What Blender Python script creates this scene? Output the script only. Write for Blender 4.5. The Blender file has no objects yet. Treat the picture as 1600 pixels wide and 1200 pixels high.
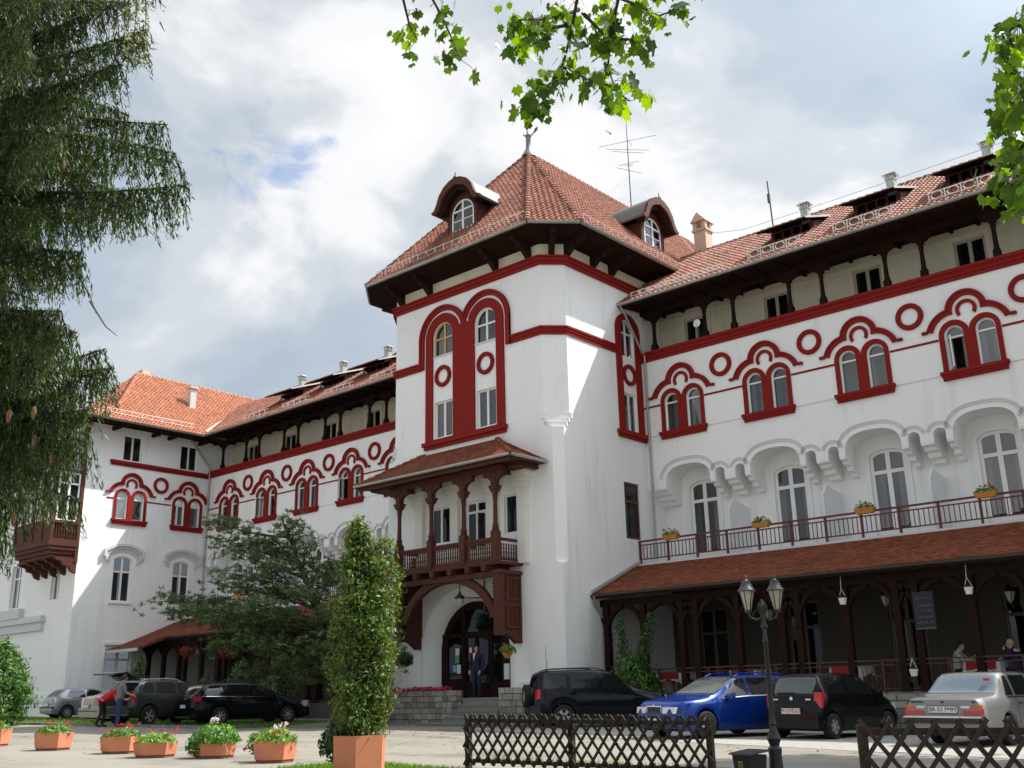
import bpy, bmesh, math, random
import numpy as np
from mathutils import Vector, Matrix
from mathutils.geometry import tessellate_polygon
R = math.radians
random.seed(7)
rng = np.random.default_rng(7)
SC = bpy.context.scene
COL = SC.collection

# ------------------------------------------------------------------ camera
HC = 1.07
YAW, PIT, ROLL, FPX = R(-41.4956), R(16.7685), R(-1.1966), 1622.95
_d = Vector((math.sin(YAW)*math.cos(PIT), math.cos(YAW)*math.cos(PIT), math.sin(PIT)))
_r0 = Vector((math.cos(YAW), -math.sin(YAW), 0))
_u0 = _r0.cross(_d)
_r = math.cos(ROLL)*_r0 + math.sin(ROLL)*_u0
_u = -math.sin(ROLL)*_r0 + math.cos(ROLL)*_u0
cam = bpy.data.cameras.new('camera')
cam.sensor_fit = 'HORIZONTAL'; cam.sensor_width = 36.0
cam.lens = 36.0*FPX/1600.0
cam.clip_start = 0.05; cam.clip_end = 3000
camo = bpy.data.objects.new('camera', cam)
m3 = Matrix((_r, _u, -_d)).transposed()
camo.matrix_world = Matrix.Translation((0, 0, HC)) @ m3.to_4x4()
COL.objects.link(camo)
SC.camera = camo

# ------------------------------------------------------------------ sky and sun
SUNV = Vector((0.417, 0.60, 1.0)).normalized()      # towards the sun
sun_el = math.asin(SUNV.z); sun_az = math.atan2(SUNV.x, SUNV.y)
W = bpy.data.worlds.new('World'); SC.world = W; W.use_nodes = True
nt = W.node_tree; nt.nodes.clear()
def nd(t, typ, **kw):
    n = t.nodes.new(typ)
    for k, v in kw.items():
        if k == 'ins':
            for a, b in v.items(): n.inputs[a].default_value = b
        else: setattr(n, k, v)
    return n
def ln(t, a, ai, b, bi): t.links.new(a.outputs[ai], b.inputs[bi])
def ramp(t, stops, interp='LINEAR'):
    n = t.nodes.new('ShaderNodeValToRGB'); cr = n.color_ramp; cr.interpolation = interp
    while len(cr.elements) < len(stops): cr.elements.new(0.5)
    for e, (p, c) in zip(cr.elements, stops):
        e.position = p; e.color = (*c, 1) if len(c) == 3 else c
    return n
def mth(t, op, a=None, b=None, c=None):
    n = t.nodes.new('ShaderNodeMath'); n.operation = op
    for i, x in enumerate((a, b, c)):
        if x is None: continue
        if isinstance(x, (int, float)): n.inputs[i].default_value = x
        else: t.links.new(x, n.inputs[i])
    return n.outputs[0]
def mixc(t, fac, a, b, typ='MIX'):
    n = t.nodes.new('ShaderNodeMix'); n.data_type = 'RGBA'; n.blend_type = typ
    for s, x in ((n.inputs[0], fac), (n.inputs[6], a), (n.inputs[7], b)):
        if isinstance(x, (int, float)): s.default_value = x
        elif isinstance(x, tuple): s.default_value = (*x, 1) if len(x) == 3 else x
        else: t.links.new(x, s)
    return n.outputs[2]
out = nd(nt, 'ShaderNodeOutputWorld')
sky = nd(nt, 'ShaderNodeTexSky', sky_type='NISHITA', sun_disc=False, sun_elevation=sun_el, sun_rotation=sun_az, altitude=800)
bg1 = nd(nt, 'ShaderNodeBackground', ins={'Strength': 0.15})
ln(nt, sky, 0, bg1, 0)
tc = nd(nt, 'ShaderNodeTexCoord')
mp = nd(nt, 'ShaderNodeMapping', ins={'Scale': (1.0, 1.0, 1.55), 'Location': (0.35, 0.12, 0.0)})
ln(nt, tc, 'Generated', mp, 0)
n1 = nd(nt, 'ShaderNodeTexNoise', ins={'Scale': 3.0, 'Detail': 9.0, 'Roughness': 0.53, 'Distortion': 0.25}); ln(nt, mp, 0, n1, 0)
n2 = nd(nt, 'ShaderNodeTexNoise', ins={'Scale': 1.7, 'Detail': 5.0, 'Roughness': 0.5, 'Distortion': 0.1}); ln(nt, mp, 0, n2, 0)
shade = mth(nt, 'ADD', mth(nt, 'MULTIPLY', n1.outputs[0], 0.55), mth(nt, 'MULTIPLY', n2.outputs[0], 0.45))
cr1 = ramp(nt, [(0.37, (0.42, 0.51, 0.62)), (0.45, (0.52, 0.60, 0.69)), (0.50, (0.68, 0.73, 0.79)), (0.55, (0.97, 0.98, 1.0)), (0.62, (1.2, 1.2, 1.18))], 'EASE')
ln(nt, mp, 0, n1, 0); nt.links.new(shade, cr1.inputs[0])
# thinner, brighter cloud round the sun
vs_ = nd(nt, 'ShaderNodeVectorMath', operation='DOT_PRODUCT'); ln(nt, tc, 'Generated', vs_, 0); vs_.inputs[1].default_value = SUNV
glow = mth(nt, 'POWER', mth(nt, 'MAXIMUM', vs_.outputs['Value'], 0.0), 11.0)
bg2 = nd(nt, 'ShaderNodeBackground'); ln(nt, cr1, 0, bg2, 0)
nt.links.new(mth(nt, 'MULTIPLY_ADD', glow, 5.5, 0.68), bg2.inputs['Strength'])
# breaks in the cloud cover where blue shows
n3 = nd(nt, 'ShaderNodeTexNoise', ins={'Scale': 15.0, 'Detail': 8.0, 'Roughness': 0.6, 'Distortion': 0.4}); ln(nt, mp, 0, n3, 0)
def px_dir(x, y):
    v = (x-800)*_r - (y-600)*_u + FPX*_d
    return v.normalized()
hole = None
for (hx, hy, rad) in ((432, 262, 0.040), (402, 292, 0.026), (468, 244, 0.022), (515, 218, 0.016)):
    dv = px_dir(hx, hy)
    dist = nd(nt, 'ShaderNodeVectorMath', operation='DISTANCE'); ln(nt, tc, 'Generated', dist, 0); dist.inputs[1].default_value = dv
    k = mth(nt, 'SUBTRACT', 1.0, mth(nt, 'DIVIDE', dist.outputs['Value'], rad*1.35))
    hole = k if hole is None else mth(nt, 'MAXIMUM', hole, k)
hole = mth(nt, 'ADD', hole, mth(nt, 'MULTIPLY', mth(nt, 'SUBTRACT', n3.outputs[0], 0.53), 4.5))
hr = ramp(nt, [(0.05, (0, 0, 0)), (0.8, (0.7, 0.7, 0.7))]); nt.links.new(hole, hr.inputs[0])
mx = nd(nt, 'ShaderNodeMixShader'); nt.links.new(hr.outputs[0], mx.inputs[0]); ln(nt, bg2, 0, mx, 1); ln(nt, bg1, 0, mx, 2)
ln(nt, mx, 0, out, 0)
sl = bpy.data.lights.new('sun', 'SUN'); sl.energy = 5.0; sl.angle = R(0.53); sl.color = (1.0, 0.945, 0.86)
so = bpy.data.objects.new('sun', sl); so.rotation_euler = SUNV.to_track_quat('Z', 'Y').to_euler(); so.location = (20, 20, 60); COL.objects.link(so)
SC.view_settings.view_transform = 'Standard'; SC.view_settings.look = 'None'
SC.view_settings.exposure = 0.53; SC.view_settings.gamma = 1.0; SC.view_settings.use_curve_mapping = False
SC.render.engine = 'CYCLES'
SC.cycles.max_bounces = 6; SC.cycles.diffuse_bounces = 4; SC.cycles.glossy_bounces = 4; SC.cycles.transparent_max_bounces = 16
SC.cycles.use_adaptive_sampling = True; SC.cycles.adaptive_threshold = 0.02
try: SC.cycles.use_denoising = True
except Exception: pass

# ------------------------------------------------------------------ materials
MATS = {}
def mat(name, col=None, rough=0.75, var=0.10, scale=3.0, bump=0.0, bscale=40.0, metal=0.0, spec=0.4, island=0.0, stain=None, coat=0.0, objrand=0.0, fn=None):
    if name in MATS: return MATS[name]
    m = bpy.data.materials.new(name); m.use_nodes = True; t = m.node_tree; b = t.nodes['Principled BSDF']
    b.inputs['Roughness'].default_value = rough; b.inputs['Metallic'].default_value = metal
    b.inputs['Specular IOR Level'].default_value = spec
    if coat: b.inputs['Coat Weight'].default_value = coat; b.inputs['Coat Roughness'].default_value = 0.04
    g = nd(t, 'ShaderNodeNewGeometry')
    tcn = nd(t, 'ShaderNodeTexCoord')
    no = nd(t, 'ShaderNodeTexNoise', ins={'Scale': scale, 'Detail': 6.0, 'Roughness': 0.6}); t.links.new(g.outputs['Position'], no.inputs[0])
    f = mth(t, 'MULTIPLY_ADD', no.outputs[0], 2*var, 1.0-var)
    if island:
        f = mth(t, 'MULTIPLY', f, mth(t, 'MULTIPLY_ADD', g.outputs['Random Per Island'], 2*island, 1.0-island))
    if objrand:
        oi = nd(t, 'ShaderNodeObjectInfo'); f = mth(t, 'MULTIPLY', f, mth(t, 'MULTIPLY_ADD', oi.outputs['Random'], 2*objrand, 1.0-objrand))
    hs = nd(t, 'ShaderNodeHueSaturation', ins={'Color': (*col, 1)}); t.links.new(f, hs.inputs['Value'])
    c = hs.outputs[0]
    if stain:
        (sc, sscale, lo, hi, amt) = stain
        mpn = nd(t, 'ShaderNodeMapping', ins={'Scale': sscale}); t.links.new(g.outputs['Position'], mpn.inputs[0])
        sn = nd(t, 'ShaderNodeTexNoise', ins={'Scale': 1.0, 'Detail': 8.0, 'Roughness': 0.65}); t.links.new(mpn.outputs[0], sn.inputs[0])
        rr = ramp(t, [(lo, (0, 0, 0)), (hi, (amt, amt, amt))]); t.links.new(sn.outputs[0], rr.inputs[0])
        c = mixc(t, rr.outputs[0], c, sc)
    if fn: c = fn(t, c, g, b)
    t.links.new(c, b.inputs['Base Color'])
    if bump:
        bn = nd(t, 'ShaderNodeTexNoise', ins={'Scale': bscale, 'Detail': 4.0}); t.links.new(g.outputs['Position'], bn.inputs[0])
        bp = nd(t, 'ShaderNodeBump', ins={'Strength': 0.6, 'Distance': bump}); t.links.new(bn.outputs[0], bp.inputs['Height']); t.links.new(bp.outputs[0], b.inputs['Normal'])
    MATS[name] = m
    return m
def glassmat(name, tint=(0.55, 0.6, 0.62), refl=0.10, rough=0.02, trans=0.75):
    m = bpy.data.materials.new(name); m.use_nodes = True; t = m.node_tree; t.nodes.clear()
    o = nd(t, 'ShaderNodeOutputMaterial'); tr = nd(t, 'ShaderNodeBsdfTransparent', ins={'Color': (*tint, 1)})
    dk = nd(t, 'ShaderNodeBsdfDiffuse', ins={'Color': (0.012, 0.014, 0.015, 1)})
    gl = nd(t, 'ShaderNodeBsdfGlossy', ins={'Roughness': rough, 'Color': (0.95, 0.97, 1, 1)})
    m1 = nd(t, 'ShaderNodeMixShader', ins={0: trans}); ln(t, dk, 0, m1, 1); ln(t, tr, 0, m1, 2)
    lw = nd(t, 'ShaderNodeLayerWeight', ins={'Blend': 0.5})
    fa = mth(t, 'ADD', mth(t, 'MULTIPLY', mth(t, 'POWER', lw.outputs['Facing'], 4.0), 0.85), refl)
    m2 = nd(t, 'ShaderNodeMixShader'); t.links.new(fa, m2.inputs[0]); ln(t, m1, 0, m2, 1); ln(t, gl, 0, m2, 2)
    ln(t, m2, 0, o, 0); MATS[name] = m; return m
def leafmat(name, col, col2, trans=0.35, island=0.35, rough=0.5):
    m = bpy.data.materials.new(name); m.use_nodes = True; t = m.node_tree; t.nodes.clear()
    o = nd(t, 'ShaderNodeOutputMaterial'); g = nd(t, 'ShaderNodeNewGeometry'); oi = nd(t, 'ShaderNodeObjectInfo')
    rnd = mth(t, 'FRACT', mth(t, 'ADD', g.outputs['Random Per Island'], oi.outputs['Random']))
    c = mixc(t, rnd, col, col2)
    hs = nd(t, 'ShaderNodeHueSaturation'); t.links.new(c, hs.inputs['Color'])
    t.links.new(mth(t, 'MULTIPLY_ADD', rnd, 2*island, 1-island), hs.inputs['Value'])
    df = nd(t, 'ShaderNodeBsdfPrincipled', ins={'Roughness': rough}); t.links.new(hs.outputs[0], df.inputs['Base Color']); df.inputs['Specular IOR Level'].default_value = 0.35
    tl = nd(t, 'ShaderNodeBsdfTranslucent')
    hs2 = nd(t, 'ShaderNodeHueSaturation', ins={'Saturation': 1.15, 'Value': 1.9, 'Hue': 0.485}); t.links.new(hs.outputs[0], hs2.inputs['Color']); t.links.new(hs2.outputs[0], tl.inputs[0])
    mxx = nd(t, 'ShaderNodeMixShader', ins={0: trans}); ln(t, df, 0, mxx, 1); ln(t, tl, 0, mxx, 2); ln(t, mxx, 0, o, 0)
    MATS[name] = m; return m

def brickfn(t, c, g, b):
    sp = nd(t, 'ShaderNodeSeparateXYZ'); t.links.new(g.outputs['Position'], sp.inputs[0])
    w = mth(t, 'FRACT', mth(t, 'MULTIPLY', sp.outputs['Z'], 1/0.085))
    k = mth(t, 'GREATER_THAN', w, 0.82)
    bp = nd(t, 'ShaderNodeBump', ins={'Strength': 0.9, 'Distance': 0.02}); t.links.new(mth(t, 'SUBTRACT', 1.0, k), bp.inputs['Height']); t.links.new(bp.outputs[0], b.inputs['Normal'])
    return c
STUCCO = mat('white_stucco', (0.84, 0.845, 0.84), 0.85, 0.035, 0.7, 0.004, 60, stain=((0.47, 0.46, 0.42), (2.2, 2.2, 0.20), 0.55, 0.80, 0.46))
CREAM = mat('cream_stucco', (0.66, 0.61, 0.48), 0.85, 0.07, 0.9, 0.004, 50, stain=((0.40, 0.34, 0.22), (1.4, 1.4, 0.5), 0.52, 0.78, 0.5))
WHITE = mat('white_paint', (0.80, 0.80, 0.78), 0.45, 0.03, 4)
GREYM = mat('grey_moulding', (0.60, 0.61, 0.62), 0.8, 0.06, 3)
RED = mat('red_trim', (0.235, 0.015, 0.012), 0.72, spec=0.15, var=0.14, scale=5, bump=0.003, bscale=45, stain=((0.20, 0.03, 0.03), (3, 3, 1.2), 0.55, 0.8, 0.4))
REDB = mat('red_brick_paint', (0.245, 0.016, 0.012), 0.72, 0.15, 8, spec=0.15, fn=brickfn)
WOOD = mat('brown_timber', (0.085, 0.028, 0.019), 0.65, 0.28, 9, 0.003, 30, spec=0.2, stain=((0.20, 0.10, 0.07), (4, 4, 1.5), 0.60, 0.8, 0.5))
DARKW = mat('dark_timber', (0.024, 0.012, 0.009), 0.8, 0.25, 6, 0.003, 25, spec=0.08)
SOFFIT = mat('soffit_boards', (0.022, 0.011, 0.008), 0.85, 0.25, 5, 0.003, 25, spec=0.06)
BROWNF = mat('brown_window_frame', (0.10, 0.035, 0.02), 0.5, 0.15, 8)
TILE = mat('clay_pantile', (0.265, 0.115, 0.08), 0.74, 0.22, 1.6, island=0.32, spec=0.12, stain=((0.13, 0.075, 0.055), (0.7, 0.7, 0.7), 0.50, 0.74, 0.6))
TILEO = mat('orange_pantile', (0.385, 0.165, 0.10), 0.72, 0.12, 2.2, island=0.22, spec=0.12, stain=((0.26, 0.12, 0.07), (0.6, 0.6, 0.6), 0.52, 0.76, 0.5))
TILEB = mat('brown_plain_tile', (0.215, 0.068, 0.036), 0.7, 0.22, 3.5, island=0.30, spec=0.15, stain=((0.09, 0.045, 0.03), (1.3, 1.3, 1.3), 0.5, 0.75, 0.5))
DECK = mat('roof_underlay', (0.13, 0.05, 0.035), 0.9, 0.1)
ZINC = mat('zinc_gutter', (0.42, 0.42, 0.40), 0.42, 0.16, 6, metal=0.65, stain=((0.22, 0.20, 0.17), (2, 2, 2), 0.5, 0.75, 0.6))
GALV = mat('galvanised_steel', (0.52, 0.52, 0.50), 0.45, 0.12, 8, metal=0.35)
SHEET = mat('grey_sheet_metal', (0.15, 0.15, 0.145), 0.6, 0.2, 5, metal=0.2, stain=((0.14, 0.13, 0.11), (3, 3, 3), 0.5, 0.75, 0.6))
IRON = mat('black_iron', (0.016, 0.016, 0.017), 0.42, 0.2, 20, spec=0.5)
RAILM = mat('maroon_rail_paint', (0.115, 0.018, 0.018), 0.5, 0.12, 8)
RAILD = mat('brown_rail_paint', (0.075, 0.022, 0.016), 0.55, 0.12, 8)
GLASS = glassmat('window_glass')
GLASSD = glassmat('dark_window_glass', (0.35, 0.38, 0.4), 0.035, 0.02, 0.6)
CURT = mat('net_curtain', (0.55, 0.55, 0.54), 0.9, 0.2, 12)
CURTD = mat('grey_curtain', (0.16, 0.165, 0.17), 0.9, 0.2, 12)
STONE = mat('grey_stone', (0.25, 0.235, 0.205), 0.88, 0.34, 7, 0.02, 22, objrand=0.38, stain=((0.10, 0.095, 0.085), (2, 2, 2), 0.52, 0.75, 0.7))
STONED = mat('dark_mortar', (0.075, 0.072, 0.068), 0.9, 0.2, 6)
STEP = mat('step_stone', (0.20, 0.20, 0.185), 0.85, 0.2, 5, 0.008, 25, objrand=0.12)

# ------------------------------------------------------------------ mesh helpers
def setp(o, label=None, cat=None, group=None, kind=None):
    if label: o['label'] = label
    if cat: o['category'] = cat
    if group: o['group'] = group
    if kind: o['kind'] = kind
    return o
def empty(name, loc=(0, 0, 0), rz=0.0, label=None, cat=None, group=None):
    o = bpy.data.objects.new(name, None); o.location = loc; o.rotation_euler = (0, 0, rz); o.empty_display_size = 0.2
    COL.objects.link(o); return setp(o, label, cat, group)
def link(name, me, parent=None, mat_=None, loc=None, rot=None, scale=None):
    if mat_ is not None and not me.materials: me.materials.append(mat_)
    o = bpy.data.objects.new(name, me); COL.objects.link(o)
    if parent is not None: o.parent = parent
    if loc is not None: o.location = loc
    if rot is not None: o.rotation_euler = rot
    if scale is not None: o.scale = scale
    return o
class G:
    def __init__(s): s.v = []; s.f = []
    def add(s, vs, fs):
        k = len(s.v); s.v.extend([tuple(p) for p in vs]); s.f.extend([tuple(i+k for i in f) for f in fs]); return s
    def hexa(s, p):   # 8 points: bottom loop, top loop
        return s.add(p, [(3, 2, 1, 0), (4, 5, 6, 7), (0, 1, 5, 4), (1, 2, 6, 5), (2, 3, 7, 6), (3, 0, 4, 7)])
    def box(s, x0, x1, y0, y1, z0, z1):
        return s.hexa([(x0, y0, z0), (x1, y0, z0), (x1, y1, z0), (x0, y1, z0), (x0, y0, z1), (x1, y0, z1), (x1, y1, z1), (x0, y1, z1)])
    def fbox(s, fr, u0, u1, w0, w1, d0, d1):
        return s.hexa([fr(u0, w0, d0), fr(u1, w0, d0), fr(u1, w0, d1), fr(u0, w0, d1), fr(u0, w1, d0), fr(u1, w1, d0), fr(u1, w1, d1), fr(u0, w1, d1)])
    def prism(s, poly, fr, d0, d1):
        n = len(poly)
        return s.add([fr(u, w, d0) for u, w in poly]+[fr(u, w, d1) for u, w in poly],
                     [tuple(range(n))[::-1], tuple(range(n, 2*n))]+[(i, (i+1) % n, n+(i+1) % n, n+i) for i in range(n)])
    def strip(s, a, b, fr, d0, d1, closed=False):   # solid between two 2-D polylines
        n = len(a); m = n if closed else n-1
        vs = [fr(u, w, d0) for u, w in a]+[fr(u, w, d0) for u, w in b]+[fr(u, w, d1) for u, w in a]+[fr(u, w, d1) for u, w in b]
        fs = []
        for i in range(m):
            j = (i+1) % n
            fs += [(2*n+i, 2*n+j, 3*n+j, 3*n+i), (i, j, 2*n+j, 2*n+i), (n+j, n+i, 3*n+i, 3*n+j), (j, i, n+i, n+j)]
        if not closed: fs += [(0, 2*n, 3*n, n), (n-1, 2*n-1, 4*n-1, 3*n-1)]
        return s.add(vs, fs)
    def tube(s, pts, r, n=6, cap=True):
        pts = [Vector(p) for p in pts]; k = len(pts)
        rs = r if isinstance(r, (list, tuple)) else [r]*k
        base = len(s.v); up = None
        for i, p in enumerate(pts):
            t = (pts[min(i+1, k-1)]-pts[max(i-1, 0)])
            t = t.normalized() if t.length > 1e-9 else Vector((0, 0, 1))
            if up is None: up = Vector((0, 0, 1)) if abs(t.z) < 0.9 else Vector((1, 0, 0))
            a = t.cross(up).normalized(); b2 = a.cross(t).normalized(); up = b2
            for j in range(n):
                q = p+rs[i]*(math.cos(2*math.pi*j/n)*a+math.sin(2*math.pi*j/n)*b2); s.v.append(tuple(q))
        for i in range(k-1):
            for j in range(n):
                jj = (j+1) % n; s.f.append((base+i*n+j, base+i*n+jj, base+(i+1)*n+jj, base+(i+1)*n+j))
        if cap: s.f.append(tuple(base+j for j in range(n))[::-1]); s.f.append(tuple(base+(k-1)*n+j for j in range(n)))
        return s
    def lathe(s, prof, c=(0, 0, 0), n=12, ax='z', cap=True):
        base = len(s.v); k = len(prof)
        for r, z in prof:
            for j in range(n):
                a = 2*math.pi*j/n; x, y = r*math.cos(a), r*math.sin(a)
                p = (x, y, z) if ax == 'z' else ((z, x, y) if ax == 'x' else (x, z, y))
                s.v.append((c[0]+p[0], c[1]+p[1], c[2]+p[2]))
        for i in range(k-1):
            for j in range(n):
                jj = (j+1) % n; s.f.append((base+i*n+j, base+i*n+jj, base+(i+1)*n+jj, base+(i+1)*n+j))
        if cap: s.f.append(tuple(base+j for j in range(n))[::-1]); s.f.append(tuple(base+(k-1)*n+j for j in range(n)))
        return s
    def mesh(s, name, mat_=None, smooth=None, recalc=True):
        me = bpy.data.meshes.new(name); me.from_pydata(s.v, [], s.f)
        if recalc:
            b = bmesh.new(); b.from_mesh(me); bmesh.ops.recalc_face_normals(b, faces=b.faces); b.to_mesh(me); b.free()
        if smooth is not None:
            me.shade_smooth(); me.set_sharp_from_angle(angle=R(smooth))
        me.update()
        if mat_: me.materials.append(mat_)
        return me
    def obj(s, name, mat_, parent=None, smooth=None, recalc=True, **kw):
        o = link(name, s.mesh(name, mat_, smooth, recalc), parent); return setp(o, **kw) if kw else o
def FF(Y): return lambda u, w, d: (u, Y-d, w)        # facade facing the camera side (-Y)
def FS(X): return lambda u, w, d: (X+d, u, w)        # facade facing +X
def FL(X): return lambda u, w, d: (X-d, u, w)        # facade facing -X
def arc(c, w, r, a0, a1, n=14, ry=None):
    ry = r if ry is None else ry
    return [(c+r*math.cos(R(a0+(a1-a0)*i/n)), w+ry*math.sin(R(a0+(a1-a0)*i/n))) for i in range(n+1)]
def archpoly(c, h, z0, zs, ry=None, n=12):          # closed outline: straight jambs up to zs, arch above
    return [(c-h, z0), (c+h, z0)]+arc(c, zs, h, 0, 180, n, ry)
def wall(name, fr, outer, holes, mat_, parent, reveal=0.22, extra=None, hreveal=None):
    g = G(); polys = [[Vector((u, w, 0)) for u, w in outer]]+[[Vector((u, w, 0)) for u, w in h] for h in holes]
    flat = [p for q in polys for p in q]
    tri = tessellate_polygon(polys)
    g.add([fr(p.x, p.y, 0) for p in flat], tri)
    for i, h in enumerate(holes):
        rv = reveal if hreveal is None else hreveal[i]
        n = len(h); g.add([fr(u, w, 0) for u, w in h]+[fr(u, w, -rv) for u, w in h], [(i2, (i2+1) % n, n+(i2+1) % n, n+i2) for i2 in range(n)])
    if extra: extra(g)
    b = bmesh.new(); me = bpy.data.meshes.new(name); me.from_pydata(g.v, [], g.f); b.from_mesh(me)
    bmesh.ops.remove_doubles(b, verts=b.verts, dist=1e-5); b.to_mesh(me); b.free()
    return link(name, me, parent, mat_)
def zg(x, y=0.0): return -0.1375-0.0125*x         # the yard falls gently to the right
# ------------------------------------------------------------------ ground
def gridsheet(name, x0, x1, y0, y1, dz, mat_, nx=2, ny=2, **kw):
    g = G(); xs = np.linspace(x0, x1, nx); ys = np.linspace(y0, y1, ny)
    g.v = [(x, y, zg(x, y)+dz) for y in ys for x in xs]
    g.f = [(j*nx+i, j*nx+i+1, (j+1)*nx+i+1, (j+1)*nx+i) for j in range(ny-1) for i in range(nx-1)]
    return g.obj(name, mat_, None, None, True, **kw)
def polysheet(name, pts, dz, mat_, **kw):
    g = G(); tri = tessellate_polygon([[Vector((x, y, 0)) for x, y in pts]])
    g.v = [(x, y, zg(x, y)+dz) for x, y in pts]; g.f = [tuple(t) for t in tri]
    return g.obj(name, mat_, None, None, True, **kw)
def asphaltfn(t, c, g, b):
    n = nd(t, 'ShaderNodeTexVoronoi', ins={'Scale': 70.0}); t.links.new(g.outputs['Position'], n.inputs[0])
    k = ramp(t, [(0.0, (0.72, 0.72, 0.72)), (0.6, (1.15, 1.15, 1.15))]); t.links.new(n.outputs['Distance'], k.inputs[0])
    c = mixc(t, 0.8, c, k.outputs[0], 'MULTIPLY')
    v = nd(t, 'ShaderNodeTexVoronoi', feature='DISTANCE_TO_EDGE', ins={'Scale': 0.16}); 
    dn = nd(t, 'ShaderNodeTexNoise', ins={'Scale': 0.9, 'Detail': 6.0}); t.links.new(g.outputs['Position'], dn.inputs[0])
    vm = nd(t, 'ShaderNodeVectorMath', operation='MULTIPLY_ADD', ins={1: (1.6, 1.6, 1.6)}); t.links.new(dn.outputs['Color'], vm.inputs[0]); t.links.new(g.outputs['Position'], vm.inputs[2]); t.links.new(vm.outputs[0], v.inputs[0])
    cr = ramp(t, [(0.0, (0.25, 0.25, 0.25)), (0.009, (1, 1, 1))]); t.links.new(v.outputs['Distance'], cr.inputs[0])
    return mixc(t, 0.8, c, cr.outputs[0], 'MULTIPLY')
GROUND = mat('pale_worn_asphalt', (0.205, 0.19, 0.158), 0.9, 0.13, 0.6, 0.006, 90, stain=((0.115, 0.107, 0.092), (0.30, 0.55, 0.3), 0.48, 0.66, 0.75), fn=asphaltfn)
ROADM = mat('grey_asphalt', (0.175, 0.168, 0.155), 0.9, 0.15, 0.7, 0.006, 90, stain=((0.11, 0.105, 0.10), (0.3, 0.3, 0.3), 0.5, 0.7, 0.5), fn=asphaltfn)
GRAVELM = mat('pale_gravel', (0.30, 0.29, 0.265), 0.95, 0.3, 6, 0.03, 40)
SOIL = mat('turf_soil', (0.055, 0.075, 0.022), 0.95, 0.35, 2.5, 0.03, 18)
gridsheet('ground', -420, 300, -60, 500, 0.0, GROUND, 2, 2, kind='structure')
polysheet('lawn', [(-64, 17.5), (-31.3, 20.6), (-31.2, 22.6), (-34.0, 27.6), (-52.5, 29.0), (-52.9, 25.2), (-66, 25.2), (-75, 16)], 0.005, SOIL, kind='structure')
polysheet('gravel_yard', [(-22.3, 27.9), (-23.6, 24.2), (-16.5, 21.6), (-9.0, 19.6), (4, 16.4), (6, 29.9), (-22.4, 29.9)], 0.006, GRAVELM, kind='structure')
polysheet('verge', [(-14.6, 12.3), (-11.5, 11.95), (-8.6, 11.6), (-7.2, 10.6), (-9.5, 9.0), (-14.4, 10.4)], 0.006, SOIL, kind='structure')
polysheet('road', [(-9.0, 15.6), (-4.0, 15.2), (8, 13.5), (8, 9.5), (-5.5, 11.2), (-7.7, 12.9)], 0.004, ROADM, kind='structure')

# ------------------------------------------------------------------ the hotel
HOTEL = empty('hotel_building', (-27.26, 33.5, 0), 0, 'large white hotel with red arched window trim, tiled tower and long balconied wings', 'building')
bpy.context.view_layer.update()
_HI = HOTEL.matrix_world.inverted()
HOFF = Vector(HOTEL.location)
class HG(G):            # geometry given in world coordinates, stored relative to the hotel's base point
    def mesh(s, *a, **k):
        return G.mesh(s, *a, **k)
def P(g, name, mat_, parent=HOTEL, smooth=None, recalc=True, kind=None):
    me = g.mesh(name, mat_, smooth, recalc)
    me.transform(Matrix.Translation(-HOFF))
    o = link(name, me, parent)
    if kind: o['kind'] = kind
    return o
def PW(*a, **k):
    o = wall(*a, **k); o.data.transform(Matrix.Translation(-HOFF)); return o

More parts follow.
